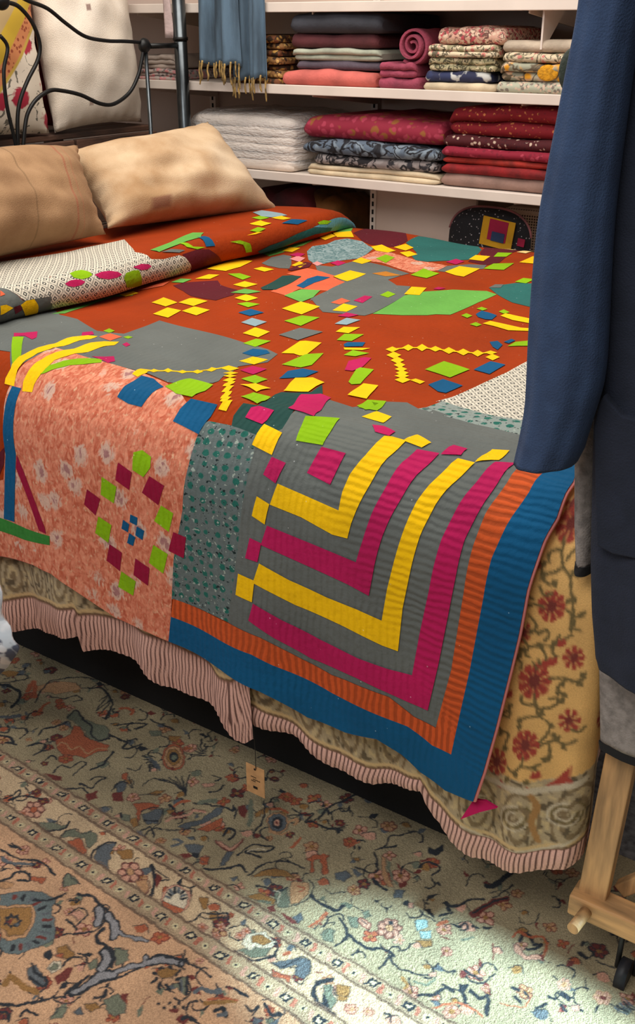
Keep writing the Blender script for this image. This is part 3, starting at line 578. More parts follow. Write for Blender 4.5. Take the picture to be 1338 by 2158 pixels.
('b','maroon',0,[-2455,1825,-2448,1812,-2453,1801,-2467,1799,-2482,1806,-2489,1819,-2484,1830,-2470,1832]),
('b','pink',0,[-2458,1822,-2453,1813,-2457,1805,-2467,1803,-2479,1808,-2484,1818,-2480,1826,-2469,1828]),
('b','maroon',0,[-2484,1835,-2476,1823,-2481,1812,-2496,1809,-2511,1817,-2519,1829,-2514,1840,-2499,1843]),
('b','pink',0,[-2487,1833,-2482,1824,-2485,1815,-2496,1814,-2508,1819,-2513,1829,-2509,1837,-2499,1839]),
('b','maroon',0,[-2493,1860,-2486,1847,-2491,1836,-2506,1833,-2521,1841,-2529,1854,-2524,1865,-2509,1867]),
('b','pink',0,[-2497,1857,-2491,1848,-2495,1839,-2506,1838,-2518,1843,-2523,1853,-2519,1861,-2509,1863]),
('b','maroon',0,[-2474,1873,-2467,1860,-2472,1849,-2486,1847,-2502,1854,-2509,1867,-2504,1878,-2489,1880]),
('b','pink',0,[-2477,1871,-2472,1861,-2476,1853,-2487,1851,-2498,1856,-2504,1866,-2500,1874,-2489,1876]),
('b','rust',0,[-2467,1847,-2461,1837,-2465,1828,-2477,1826,-2489,1832,-2495,1842,-2491,1851,-2479,1853]),
('b','maroon',0,[-2475,1815,-2471,1808,-2473,1802,-2481,1801,-2489,1805,-2493,1812,-2490,1817,-2483,1819]),
('b','pink',0,[-2476,1814,-2474,1809,-2476,1804,-2481,1803,-2487,1806,-2490,1811,-2488,1816,-2483,1817]),
('b','maroon',0,[-2470,1800,-2467,1793,-2469,1788,-2477,1786,-2485,1790,-2489,1797,-2486,1803,-2478,1804]),
('b','pink',0,[-2472,1799,-2469,1794,-2471,1790,-2477,1789,-2483,1791,-2486,1796,-2484,1801,-2478,1802]),
('b','maroon',0,[-2486,1796,-2482,1789,-2485,1784,-2493,1782,-2501,1786,-2505,1793,-2502,1798,-2494,1800]),
('b','pink',0,[-2488,1795,-2485,1790,-2487,1785,-2493,1784,-2499,1787,-2502,1792,-2500,1797,-2494,1798]),
('b','maroon',0,[-2500,1808,-2496,1802,-2499,1796,-2507,1795,-2515,1798,-2519,1805,-2516,1811,-2508,1812]),
('b','pink',0,[-2502,1807,-2499,1802,-2501,1798,-2507,1797,-2513,1800,-2516,1805,-2514,1809,-2508,1810]),
('b','maroon',0,[-2493,1820,-2489,1813,-2492,1808,-2500,1806,-2508,1810,-2512,1817,-2509,1823,-2501,1824]),
('b','pink',0,[-2495,1819,-2492,1814,-2494,1809,-2500,1808,-2506,1811,-2509,1816,-2507,1821,-2501,1822]),
('b','rust',0,[-2486,1807,-2483,1801,-2485,1797,-2492,1796,-2498,1799,-2501,1804,-2499,1809,-2493,1810]),
('b','maroon',0,[-1945,1834,-1939,1820,-1946,1808,-1961,1805,-1976,1813,-1982,1828,-1975,1840,-1960,1842]),
('b','pink',0,[-1949,1832,-1944,1821,-1949,1812,-1960,1810,-1972,1816,-1976,1827,-1971,1836,-1960,1838]),
('b','maroon',0,[-1938,1808,-1932,1794,-1938,1782,-1953,1779,-1968,1787,-1974,1801,-1968,1813,-1953,1816]),
('b','pink',0,[-1942,1805,-1937,1795,-1942,1786,-1953,1784,-1964,1790,-1969,1800,-1964,1809,-1953,1811]),
('b','maroon',0,[-1959,1793,-1953,1779,-1960,1768,-1975,1765,-1990,1773,-1996,1786,-1989,1798,-1974,1801]),
('b','pink',0,[-1963,1791,-1959,1780,-1963,1771,-1975,1769,-1986,1775,-1990,1786,-1986,1794,-1974,1797]),
('b','maroon',0,[-1988,1805,-1982,1791,-1988,1779,-2003,1776,-2019,1784,-2025,1798,-2018,1810,-2003,1813]),
('b','pink',0,[-1992,1802,-1987,1792,-1992,1783,-2003,1781,-2015,1787,-2019,1797,-2015,1806,-2003,1808]),
('b','maroon',0,[-1996,1832,-1989,1817,-1996,1805,-2011,1802,-2026,1811,-2033,1825,-2026,1837,-2011,1840]),
('b','pink',0,[-1999,1829,-1995,1818,-2000,1809,-2011,1807,-2022,1813,-2027,1824,-2022,1833,-2011,1835]),
('b','maroon',0,[-1974,1846,-1968,1832,-1974,1820,-1989,1817,-2005,1825,-2011,1840,-2004,1852,-1989,1855]),
('b','pink',0,[-1978,1844,-1973,1833,-1978,1824,-1989,1822,-2001,1828,-2005,1839,-2001,1848,-1989,1850]),
('b','tan',0,[-1970,1817,-1965,1806,-1970,1797,-1982,1795,-1994,1801,-1999,1812,-1994,1822,-1982,1824]),
('b','sage',0,[-2413,1800,-2376,1825,-2332,1838,-2323,1862,-2314,1833,-2344,1796,-2379,1789]),
('s','navy',38,[-2421,1795,-2369,1787,-2340,1799,-2318,1831,-2326,1868]),
('b','sage',0,[-2307,1821,-2289,1850,-2252,1841,-2235,1878,-2200,1877,-2179,1850,-2178,1809,-2225,1835,-2274,1810,-2289,1791]),
('s','navy',16,[-2293,1788,-2303,1824,-2285,1853,-2244,1847,-2225,1882]),
('b','rust',0,[-2259,1795,-2237,1827,-2196,1813,-2168,1792,-2165,1770,-2210,1788,-2240,1783]),
('b','slate',0,[-2155,1833,-2137,1862,-2118,1883,-2101,1838,-2062,1785,-2040,1770,-2085,1770,-2134,1792]),
('s','navy',36,[-2118,1883,-2142,1867,-2147,1838,-2152,1803,-2123,1775,-2085,1770,-2040,1770]),
('b','ochre',0,[-2090,1861,-2051,1888,-2023,1859,-2050,1833]),
('b','tan',0,[-1940,1792,-1914,1817,-1881,1788,-1875,1762,-1923,1774]),
('s','maroon',12,[-1936,1787,-1914,1817,-1883,1794,-1875,1762]),
('s','navy',56,[-1946,1873,-1899,1835,-1873,1800,-1852,1757]),
('s','navy',26,[-1937,1870,-1893,1862,-1856,1857,-1879,1834]),
('b','maroon',0,[-1912,1857,-1880,1848,-1862,1808,-1891,1826]),
('b','pink',0,[-1741,1832,-1727,1806,-1727,1780,-1742,1761,-1766,1754,-1795,1760,-1820,1778,-1835,1804,-1835,1831,-1821,1851,-1795,1858,-1766,1851]),
('b','ivory',0,[-1748,1828,-1736,1806,-1736,1784,-1748,1768,-1768,1762,-1792,1767,-1813,1783,-1826,1805,-1826,1827,-1814,1843,-1793,1850,-1769,1844]),
('s','slate',40,[-1817,1800,-1801,1802]),
('s','navy',40,[-1823,1815,-1804,1811]),
('s','slate',40,[-1822,1829,-1804,1819]),
('s','navy',40,[-1814,1840,-1800,1825]),
('s','slate',40,[-1802,1846,-1792,1828]),
('s','navy',40,[-1786,1845,-1783,1828]),
('s','slate',40,[-1770,1838,-1774,1824]),
('s','navy',40,[-1757,1826,-1767,1817]),
('b','rust',0,[-1810,1778,-1784,1782,-1731,1789,-1734,1766,-1768,1750,-1798,1758]),
('b','ochre',0,[-1726,1853,-1700,1871,-1673,1832,-1684,1824]),
('s','navy',28,[-1702,1749,-1674,1772,-1677,1808,-1643,1824,-1616,1853,-1589,1834]),
('s','navy',20,[-1669,1792,-1634,1813,-1601,1842]),
('b','maroon',0,[-1622,1776,-1621,1771,-1623,1767,-1629,1766,-1634,1769,-1636,1774,-1633,1778,-1627,1779]),
('b','pink',0,[-1624,1775,-1622,1772,-1624,1768,-1629,1767,-1632,1770,-1634,1774,-1632,1777,-1628,1778]),
('b','maroon',0,[-1621,1765,-1620,1760,-1622,1755,-1628,1754,-1633,1757,-1635,1762,-1632,1767,-1627,1768]),
('b','pink',0,[-1623,1764,-1622,1760,-1624,1757,-1628,1756,-1631,1758,-1633,1762,-1631,1765,-1627,1766]),
('b','maroon',0,[-1633,1762,-1631,1756,-1634,1752,-1639,1751,-1644,1754,-1646,1759,-1644,1764,-1638,1765]),
('b','pink',0,[-1634,1761,-1633,1757,-1635,1753,-1639,1753,-1643,1755,-1644,1759,-1642,1762,-1638,1763]),
('b','maroon',0,[-1641,1771,-1639,1766,-1642,1762,-1647,1760,-1653,1763,-1654,1769,-1652,1773,-1646,1774]),
('b','pink',0,[-1642,1770,-1641,1766,-1643,1763,-1647,1762,-1651,1764,-1652,1768,-1650,1772,-1646,1772]),
('b','maroon',0,[-1634,1780,-1633,1775,-1635,1771,-1641,1770,-1646,1773,-1648,1778,-1645,1782,-1640,1783]),
('b','pink',0,[-1636,1779,-1635,1775,-1637,1772,-1641,1771,-1645,1774,-1646,1777,-1644,1781,-1640,1782]),
('b','rust',0,[-1632,1770,-1630,1766,-1632,1762,-1637,1762,-1641,1764,-1642,1768,-1640,1772,-1636,1772]),
('b','maroon',0,[-1575,1809,-1574,1803,-1576,1799,-1582,1798,-1587,1801,-1588,1806,-1586,1811,-1580,1812]),
('b','pink',0,[-1577,1808,-1575,1804,-1577,1800,-1581,1800,-1585,1802,-1587,1806,-1585,1809,-1580,1810]),
('b','maroon',0,[-1574,1797,-1573,1792,-1575,1787,-1581,1786,-1586,1789,-1588,1794,-1585,1799,-1579,1800]),
('b','pink',0,[-1576,1796,-1575,1792,-1577,1789,-1581,1788,-1584,1790,-1586,1794,-1584,1797,-1580,1798]),
('b','maroon',0,[-1586,1794,-1584,1789,-1587,1784,-1592,1783,-1597,1786,-1599,1791,-1596,1796,-1591,1797]),
('b','pink',0,[-1587,1793,-1586,1789,-1588,1785,-1592,1785,-1596,1787,-1597,1791,-1595,1794,-1591,1795]),
('b','maroon',0,[-1594,1804,-1592,1798,-1595,1794,-1600,1793,-1605,1796,-1607,1801,-1604,1805,-1599,1807]),
('b','pink',0,[-1595,1803,-1594,1799,-1596,1795,-1600,1794,-1604,1797,-1605,1801,-1603,1804,-1599,1805]),
('b','maroon',0,[-1587,1813,-1585,1807,-1588,1803,-1594,1802,-1599,1805,-1600,1810,-1598,1815,-1592,1816]),
('b','pink',0,[-1589,1812,-1587,1808,-1589,1804,-1593,1804,-1597,1806,-1599,1810,-1597,1813,-1592,1814]),
('b','rust',0,[-1584,1802,-1583,1798,-1585,1795,-1590,1794,-1594,1796,-1595,1800,-1593,1804,-1588,1805]),
('b','maroon',0,[-1569,1773,-1567,1768,-1570,1763,-1575,1762,-1580,1765,-1582,1770,-1579,1775,-1574,1776]),
('b','pink',0,[-1570,1772,-1569,1768,-1571,1765,-1575,1764,-1579,1766,-1580,1770,-1578,1773,-1574,1774]),
('b','maroon',0,[-1568,1761,-1566,1756,-1569,1752,-1574,1751,-1579,1754,-1581,1759,-1578,1763,-1573,1764]),
('b','pink',0,[-1569,1760,-1568,1757,-1570,1753,-1574,1752,-1578,1755,-1579,1758,-1577,1762,-1573,1763]),
('b','maroon',0,[-1579,1758,-1578,1753,-1580,1749,-1586,1748,-1591,1750,-1592,1756,-1590,1760,-1584,1761]),
('b','pink',0,[-1581,1757,-1579,1753,-1581,1750,-1585,1749,-1589,1751,-1590,1755,-1588,1759,-1584,1759]),
('b','maroon',0,[-1587,1768,-1585,1762,-1588,1758,-1593,1757,-1598,1760,-1600,1765,-1598,1770,-1592,1771]),
('b','pink',0,[-1588,1767,-1587,1763,-1589,1759,-1593,1759,-1597,1761,-1598,1765,-1596,1768,-1592,1769]),
('b','maroon',0,[-1580,1777,-1579,1772,-1581,1767,-1587,1766,-1592,1769,-1594,1774,-1591,1779,-1586,1780]),
('b','pink',0,[-1582,1776,-1581,1772,-1583,1769,-1587,1768,-1590,1770,-1592,1774,-1590,1777,-1586,1778]),
('b','rust',0,[-1578,1767,-1577,1762,-1579,1759,-1583,1758,-1587,1760,-1588,1765,-1586,1768,-1582,1769]),
('b','maroon',0,[-1508,1815,-1506,1809,-1509,1805,-1514,1804,-1519,1807,-1521,1812,-1518,1817,-1512,1818]),
('b','pink',0,[-1509,1814,-1508,1810,-1510,1806,-1514,1806,-1518,1808,-1519,1812,-1517,1815,-1513,1816]),
('b','maroon',0,[-1507,1803,-1505,1798,-1508,1793,-1513,1792,-1518,1795,-1520,1800,-1517,1805,-1512,1806]),
('b','pink',0,[-1508,1802,-1507,1798,-1509,1795,-1513,1794,-1517,1796,-1518,1800,-1516,1803,-1512,1804]),
('b','maroon',0,[-1518,1800,-1517,1795,-1519,1790,-1525,1789,-1530,1792,-1531,1797,-1529,1802,-1523,1803]),
('b','pink',0,[-1520,1799,-1519,1795,-1521,1792,-1525,1791,-1528,1793,-1529,1797,-1527,1800,-1523,1801]),
('b','maroon',0,[-1526,1809,-1524,1804,-1527,1800,-1532,1799,-1537,1802,-1539,1807,-1536,1811,-1531,1812]),
('b','pink',0,[-1527,1808,-1526,1805,-1528,1801,-1532,1800,-1536,1803,-1537,1807,-1535,1810,-1531,1811]),
('b','maroon',0,[-1519,1819,-1518,1813,-1520,1809,-1526,1808,-1531,1811,-1532,1816,-1530,1821,-1524,1822]),
('b','pink',0,[-1521,1818,-1519,1814,-1522,1810,-1526,1810,-1529,1812,-1530,1816,-1528,1819,-1524,1820]),
('b','rust',0,[-1517,1808,-1516,1804,-1518,1801,-1522,1800,-1526,1802,-1527,1806,-1525,1810,-1521,1811]),
('b','maroon',0,[-1503,1837,-1502,1832,-1504,1828,-1510,1827,-1515,1830,-1516,1835,-1514,1840,-1508,1841]),
('b','pink',0,[-1505,1837,-1504,1833,-1506,1829,-1510,1828,-1513,1831,-1515,1835,-1512,1838,-1508,1839]),
('b','maroon',0,[-1503,1826,-1501,1820,-1504,1816,-1509,1815,-1514,1818,-1516,1823,-1513,1828,-1508,1829]),
('b','pink',0,[-1504,1825,-1503,1821,-1505,1817,-1509,1817,-1513,1819,-1514,1823,-1512,1826,-1508,1827]),
('b','maroon',0,[-1514,1823,-1513,1817,-1515,1813,-1521,1812,-1526,1815,-1527,1820,-1524,1825,-1519,1826]),
('b','pink',0,[-1516,1822,-1514,1818,-1516,1814,-1520,1814,-1524,1816,-1525,1820,-1523,1823,-1519,1824]),
('b','maroon',0,[-1522,1832,-1520,1827,-1523,1823,-1528,1822,-1533,1825,-1535,1830,-1532,1834,-1527,1835]),
('b','pink',0,[-1523,1831,-1522,1827,-1524,1824,-1528,1823,-1532,1826,-1533,1830,-1531,1833,-1527,1834]),
('b','maroon',0,[-1515,1842,-1513,1836,-1516,1832,-1522,1831,-1527,1834,-1528,1839,-1525,1844,-1520,1845]),
('b','pink',0,[-1516,1841,-1515,1837,-1517,1833,-1521,1832,-1525,1835,-1526,1839,-1524,1842,-1520,1843]),
('b','rust',0,[-1513,1831,-1511,1827,-1513,1823,-1518,1823,-1522,1825,-1523,1829,-1521,1833,-1516,1834]),
('b','ivory',0,[-1510,1819,-1467,1863,-1415,1845,-1414,1807,-1450,1769,-1494,1784]),
('b','ochre',0,[-1493,1825,-1467,1849,-1426,1844,-1437,1816,-1472,1806]),
('b','sage',0,[-1492,1754,-1449,1796,-1413,1820,-1408,1785,-1440,1757]),
('s','navy',38,[-1499,1749,-1434,1749,-1394,1795,-1395,1832,-1416,1838]),
('b','slate',0,[-1378,1780,-1349,1812,-1326,1838,-1293,1851,-1270,1817,-1270,1780,-1302,1783,-1313,1812,-1349,1775]),
('s','navy',20,[-1382,1778,-1352,1780,-1329,1820,-1317,1847,-1290,1846,-1267,1813,-1262,1762,-1281,1760]),
('b','rust',0,[-1370,1755,-1340,1763,-1303,1770,-1292,1747,-1321,1745,-1354,1741]),
('s','maroon',12,[-1363,1753,-1337,1759,-1304,1763]),
('s','navy',60,[-1201,1827,-1223,1800,-1226,1774,-1194,1743,-1161,1737,-1128,1731]),
('b','sage',0,[-1205,1795,-1187,1813,-1156,1781,-1136,1743,-1174,1757]),
('b','ochre',0,[-1168,1814,-1138,1828,-1120,1793,-1147,1775]),
('b','maroon',0,[-1081,1786,-1080,1779,-1083,1774,-1090,1772,-1095,1776,-1097,1783,-1093,1789,-1086,1790]),
('b','pink',0,[-1083,1785,-1082,1780,-1084,1776,-1089,1775,-1093,1777,-1094,1782,-1092,1787,-1087,1788]),
('b','maroon',0,[-1080,1774,-1079,1767,-1083,1761,-1089,1760,-1095,1764,-1096,1770,-1092,1776,-1086,1777]),
('b','pink',0,[-1082,1772,-1081,1767,-1084,1763,-1089,1762,-1093,1765,-1094,1770,-1091,1774,-1086,1775]),
('b','maroon',0,[-1090,1767,-1089,1760,-1093,1754,-1099,1753,-1105,1757,-1106,1763,-1102,1769,-1096,1770]),
('b','pink',0,[-1092,1765,-1091,1760,-1094,1756,-1099,1755,-1103,1758,-1104,1763,-1101,1767,-1096,1768]),
('b','maroon',0,[-1101,1772,-1100,1765,-1104,1760,-1110,1758,-1116,1762,-1117,1769,-1113,1774,-1107,1776]),
('b','pink',0,[-1103,1771,-1102,1766,-1105,1762,-1110,1761,-1114,1763,-1115,1768,-1112,1773,-1107,1774]),
('b','maroon',0,[-1102,1785,-1101,1778,-1105,1772,-1111,1771,-1117,1775,-1118,1781,-1114,1787,-1107,1788]),
('b','pink',0,[-1104,1783,-1103,1778,-1106,1774,-1111,1773,-1115,1776,-1116,1781,-1113,1785,-1108,1786]),
('b','maroon',0,[-1092,1792,-1090,1785,-1094,1779,-1101,1778,-1106,1782,-1108,1788,-1104,1794,-1097,1796]),
('b','pink',0,[-1093,1790,-1093,1785,-1095,1781,-1100,1780,-1104,1783,-1105,1788,-1103,1792,-1098,1793]),
('b','rust',0,[-1092,1778,-1092,1773,-1095,1768,-1100,1767,-1104,1770,-1105,1775,-1102,1780,-1097,1781]),
('s','rust',38,[-1369,1825,-1358,1839]),
('s','maroon',22,[-1250,1824,-1233,1836]),
('b','tan',0,[-2309,1543,-2261,1561,-2250,1539,-2280,1518]),
('b','teal',0,[-2261,1502,-2225,1541,-2160,1578,-2100,1590,-2068,1548,-2010,1512,-1980,1472,-1995,1429,-2027,1369,-2059,1353,-2090,1358]),
('s','maroon',56,[-2217,1524,-2205,1514]),
('s','navy',56,[-2192,1538,-2184,1525]),
('s','slate',56,[-2162,1547,-2160,1532]),
('s','maroon',54,[-2131,1549,-2135,1533]),
('s','navy',54,[-2100,1545,-2109,1529]),
('s','slate',54,[-2071,1536,-2084,1520]),
('s','maroon',54,[-2046,1521,-2063,1507]),
('s','navy',54,[-2026,1502,-2046,1491]),
('s','slate',54,[-2013,1480,-2034,1472]),
('s','maroon',54,[-2007,1457,-2028,1453]),
('s','navy',54,[-2009,1433,-2028,1433]),
('s','slate',54,[-2018,1411,-2035,1415]),
('s','maroon',54,[-2033,1392,-2047,1399]),
('s','navy',54,[-2054,1376,-2064,1386]),
('b','tan',0,[-2223,1470,-2136,1533,-2079,1485,-2056,1427,-2090,1390,-2124,1387]),
('b','ochre',0,[-2214,1462,-2136,1519,-2088,1479,-2071,1430,-2103,1401,-2155,1413]),
('s','navy',40,[-2120,1464,-2122,1449],[-2112,1445,-2127,1438],[-2125,1430,-2142,1436],[-2150,1430,-2156,1445],[-2167,1445,-2157,1457],[-2164,1464,-2146,1464],[-2143,1472,-2130,1461]),
('b','maroon',0,[-2158,1438,-2145,1460,-2135,1440]),
('b','slate',0,[-2132,1449,-2113,1455,-2107,1439]),
('s','navy',40,[-2152,1547,-2118,1564,-2104,1587,-2090,1622]),
('s','navy',42,[-2419,1636,-2380,1639,-2328,1643,-2280,1668,-2234,1676,-2181,1658]),
('s','slate',58,[-2380,1615,-2336,1614,-2297,1640,-2269,1652]),
('s','navy',20,[-2337,1567,-2344,1608,-2310,1616,-2264,1647,-2291,1660]),
('s','navy',42,[-2307,1541,-2286,1571,-2291,1598,-2255,1615,-2223,1599,-2257,1575]),
('b','rust',0,[-2234,1614,-2190,1636,-2183,1611,-2219,1601]),
('s','navy',38,[-2411,1666,-2377,1674,-2405,1679,-2360,1677]),
('b','sage',0,[-2140,1663,-2147,1689,-2114,1689,-2084,1679,-2111,1642]),
('s','navy',20,[-2117,1642,-2140,1663,-2143,1691,-2108,1677,-2080,1681]),
('s','navy',30,[-2015,1570,-2006,1604,-1972,1607,-1962,1579,-1963,1550,-1990,1552]),
('b','pink',0,[-2008,1575,-2000,1598,-1971,1593,-1972,1565]),
('s','navy',30,[-2006,1549,-1975,1549,-1951,1538]),
('s','navy',40,[-2054,1607,-2036,1626,-2035,1613]),
('s','navy',50,[-2054,1643,-2016,1662,-1972,1656,-1940,1649,-1920,1642]),
('s','navy',142,[-1955,1639,-1930,1614,-1913,1592],[-1912,1634,-1865,1617,-1837,1583]),
('s','navy',70,[-1842,1606,-1794,1612,-1742,1631]),
('s','navy',166,[-1820,1529,-1790,1505,-1779,1475]),
('s','navy',148,[-1789,1372,-1773,1412,-1767,1453,-1740,1483]),
('s','navy',94,[-1740,1495,-1717,1530,-1692,1559,-1703,1583]),
('s','navy',136,[-1682,1573,-1658,1602,-1626,1617,-1602,1621]),
('s','greyblue',84,[-1955,1639,-1930,1614,-1913,1592]),
('s','greyblue',82,[-1912,1634,-1865,1617,-1837,1583]),
('s','greyblue',40,[-1842,1606,-1794,1612,-1742,1631]),
('s','greyblue',96,[-1820,1529,-1790,1505,-1779,1475]),
('s','greyblue',86,[-1789,1372,-1773,1412,-1767,1453,-1740,1483]),
('s','greyblue',56,[-1740,1495,-1717,1530,-1692,1559,-1703,1583]),
('s','greyblue',80,[-1682,1573,-1658,1602,-1626,1617,-1602,1621]),
('s','navy',30,[-1931,1634,-1903,1612,-1897,1575,-1934,1534,-1967,1501]),
('s','navy',58,[-1882,1585,-1884,1557,-1858,1542,-1814,1546,-1777,1521,-1762,1499]),
('b','sage',0,[-1803,1554,-1767,1572,-1735,1543,-1755,1510],[-1828,1466,-1823,1502,-1793,1472,-1806,1457]),
('s','navy',38,[-1803,1363,-1768,1374,-1753,1438,-1716,1488,-1689,1549]),
('s','navy',42,[-1934,1226,-1882,1258,-1851,1289,-1829,1321,-1799,1348]),
('s','navy',46,[-1806,1355,-1801,1405,-1792,1442]),
('s','navy',38,[-1693,1578,-1675,1609,-1633,1631,-1578,1637]),
('b','ochre',0,[-1948,1454,-1932,1479,-1887,1471,-1878,1445,-1910,1436]),
('b','rust',0,[-1932,1434,-1915,1452,-1903,1435]),
('b','navy',0,[-1968,1422,-1962,1439,-1935,1431,-1938,1411,-1952,1407]),
('b','slate',0,[-1966,1354,-1950,1377,-1905,1359,-1872,1345,-1885,1324,-1932,1328]),
('s','navy',42,[-1968,1371,-1926,1356,-1887,1359,-1878,1335,-1932,1334]),
('b','ivory',0,[-1918,1387,-1923,1414,-1902,1428,-1883,1410,-1890,1384]),
('b','sage',0,[-1912,1390,-1914,1411,-1900,1418,-1890,1406,-1896,1389]),
('s','navy',34,[-1887,1420,-1886,1453,-1861,1469]),
('b','maroon',0,[-1877,1377,-1869,1420,-1852,1432,-1839,1397,-1845,1364]),
('s','ochre',84,[-1971,1277,-1981,1307,-1929,1300,-1877,1312]),
('s','maroon',16,[-1938,1514,-1918,1495]),
('s','navy',50,[-1561,1587,-1570,1573],[-1553,1562,-1569,1555],[-1566,1536,-1583,1540],[-1595,1523,-1604,1534],[-1625,1527,-1623,1542]),
('s','navy',52,[-1644,1548,-1631,1559],[-1641,1575,-1624,1577],[-1619,1596,-1605,1588]),
('s','navy',50,[-1587,1601,-1583,1586]),
('b','ochre',0,[-1644,1562,-1623,1588,-1588,1599,-1585,1571,-1613,1552]),
('b','navy',0,[-1567,1483,-1560,1490,-1552,1479,-1562,1475],[-1545,1480,-1539,1488,-1531,1476,-1541,1472],[-1543,1499,-1536,1506,-1529,1495,-1538,1491],[-1522,1496,-1515,1504,-1507,1492,-1517,1488],[-1520,1515,-1513,1522,-1505,1510,-1515,1507],[-1499,1512,-1492,1520,-1484,1508,-1494,1504]),
('b','maroon',0,[-1514,1484,-1504,1503,-1495,1486]),
('b','sage',0,[-1697,1405,-1681,1440,-1640,1433,-1617,1403,-1637,1378,-1667,1380]),
('b','ochre',0,[-1737,1361,-1711,1385,-1684,1380,-1700,1352]),
('b','maroon',0,[-1671,1447,-1654,1458,-1640,1438,-1657,1433]),
('s','navy',32,[-1724,1393,-1704,1412,-1718,1432,-1701,1397]),
('b','sage',0,[-1790,1307,-1763,1325,-1752,1293,-1775,1267]),
('s','navy',18,[-1782,1268,-1780,1297,-1791,1318]),
('b','slate',0,[-1743,1328,-1737,1349,-1713,1337,-1726,1323]),
('b','sage',0,[-1597,1428,-1594,1453,-1577,1436,-1581,1416]),
('s','maroon',12,[-1600,1483,-1597,1451]),
('s','navy',42,[-1912,1207,-1892,1220,-1870,1202],[-1855,1229,-1853,1253,-1819,1259]),
('s','navy',32,[-1654,1617,-1622,1632,-1601,1640,-1605,1613,-1578,1613]),
('s','navy',28,[-1588,1637,-1553,1642,-1496,1638]),
('s','navy',50,[-1569,1534,-1565,1555]),
('s','slate',50,[-1566,1544,-1557,1554]),
('s','sage',50,[-1563,1555,-1549,1554]),
('s','navy',50,[-1560,1565,-1541,1553]),
('s','slate',50,[-1557,1575,-1533,1553]),
('s','sage',50,[-1554,1586,-1525,1552]),
('s','navy',50,[-1551,1596,-1517,1552]),
('s','slate',60,[-1498,1571,-1491,1593,-1457,1598,-1444,1614]),
('s','navy',46,[-1433,1633,-1403,1641,-1364,1645]),
('b','maroon',0,[-1436,1637,-1416,1638,-1420,1624]),
('s','ochre',68,[-1450,1557,-1419,1584,-1389,1610]),
('s','rust',28,[-1452,1573,-1421,1599,-1382,1615]),
('s','navy',58,[-1411,1549,-1400,1573,-1373,1558]),
('s','slate',58,[-1393,1545,-1379,1566]),
('s','navy',32,[-1353,1617,-1322,1610,-1320,1634,-1310,1601]),
('s','navy',46,[-1306,1649,-1279,1633,-1253,1646]),
('s','navy',44,[-1472,1479,-1465,1495,-1436,1498]),
('b','maroon',0,[-1527,1481,-1500,1499,-1494,1487,-1517,1476]),
('b','ochre',0,[-1606,1949,-1574,1975,-1516,1989,-1506,1967,-1543,1949,-1584,1943]),
('s','sage',48,[-1558,1946,-1522,1967]),
('b','maroon',0,[-1521,1943,-1506,1967,-1488,1944,-1503,1934]),
('b','sage',0,[-1537,2025,-1511,2044,-1465,1981,-1491,1963,-1538,2003]),
('s','navy',34,[-1602,1996,-1568,2012,-1534,2013,-1518,2046]),
('s','ivory',14,[-1545,2013,-1519,2009,-1502,1977]),
('b','tan',0,[-1521,2074,-1472,2100,-1444,2067,-1446,2015,-1469,1993]),
('s','rust',24,[-1491,2072,-1469,2072,-1474,2054]),
('s','navy',22,[-1458,1986,-1439,2020,-1433,2060,-1450,2100,-1475,2113]),
('s','navy',54,[-1433,2060,-1394,2051,-1358,2054,-1329,2059,-1324,2084]),
('s','navy',20,[-1409,2106,-1380,2111,-1351,2134]),
('b','maroon',0,[-1481,1949,-1434,1953,-1396,1945,-1421,1934]),
('b','slate',0,[-1431,1955,-1415,1987,-1395,1966,-1403,1947]),
('s','rust',38,[-1364,1953,-1352,2030]),
('s','rust',12,[-1354,1953,-1346,2027]),
('s','navy',20,[-1332,1975,-1329,1994,-1308,2011,-1306,2000]),
('b','sage',0,[-1323,1947,-1318,1978,-1293,1988,-1272,1949,-1297,1932]),
('s','navy',28,[-1260,1938,-1251,1964,-1258,1998,-1286,2026,-1307,2033]),
('s','navy',42,[-1258,1998,-1216,1987]),
('s','navy',38,[-1304,2032,-1275,2020,-1256,1999,-1245,1974,-1258,1939]),
('s','navy',48,[-1256,1999,-1214,1989,-1169,1983,-1139,2007,-1112,2013,-1091,2002]),
('s','navy',28,[-1139,2007,-1149,2020]),
('s','navy',42,[-1094,2006,-1102,1988,-1099,1965,-1103,1940]),
('s','navy',32,[-1095,1992,-1075,1975,-1046,1976,-1008,1984,-965,2001]),
('s','navy',28,[-1091,2027,-1076,2044,-1073,2072]),
('b','pink',0,[-1259,2065,-1245,2079,-1208,2066,-1208,2046,-1242,2050]),
('s','maroon',14,[-1258,2067,-1243,2077,-1210,2065,-1210,2048,-1243,2052,-1258,2067]),
('s','navy',20,[-1244,2066,-1224,2062]),
('b','sage',0,[-1259,2094,-1247,2116,-1229,2100,-1241,2082],[-1286,2054,-1261,2071,-1240,2031,-1258,2026]),
('b','navy',0,[-1175,2109,-1162,2122,-1151,2108,-1163,2097]),
('b','rust',0,[-1124,2110,-1122,2096,-1129,2085,-1141,2083,-1151,2091,-1154,2105,-1147,2116,-1135,2118]),
('b','pink',0,[-1128,2108,-1126,2097,-1131,2089,-1140,2088,-1148,2094,-1150,2104,-1145,2112,-1135,2114]),
('b','rust',0,[-1122,2088,-1119,2075,-1126,2064,-1138,2062,-1149,2070,-1151,2083,-1144,2094,-1132,2096]),
('b','pink',0,[-1125,2086,-1123,2076,-1128,2068,-1138,2066,-1145,2072,-1147,2082,-1142,2090,-1133,2092]),
('b','rust',0,[-1135,2073,-1133,2060,-1140,2049,-1152,2047,-1162,2055,-1165,2068,-1158,2079,-1146,2081]),
('b','pink',0,[-1139,2071,-1137,2061,-1142,2053,-1151,2051,-1159,2057,-1161,2067,-1155,2075,-1146,2077]),
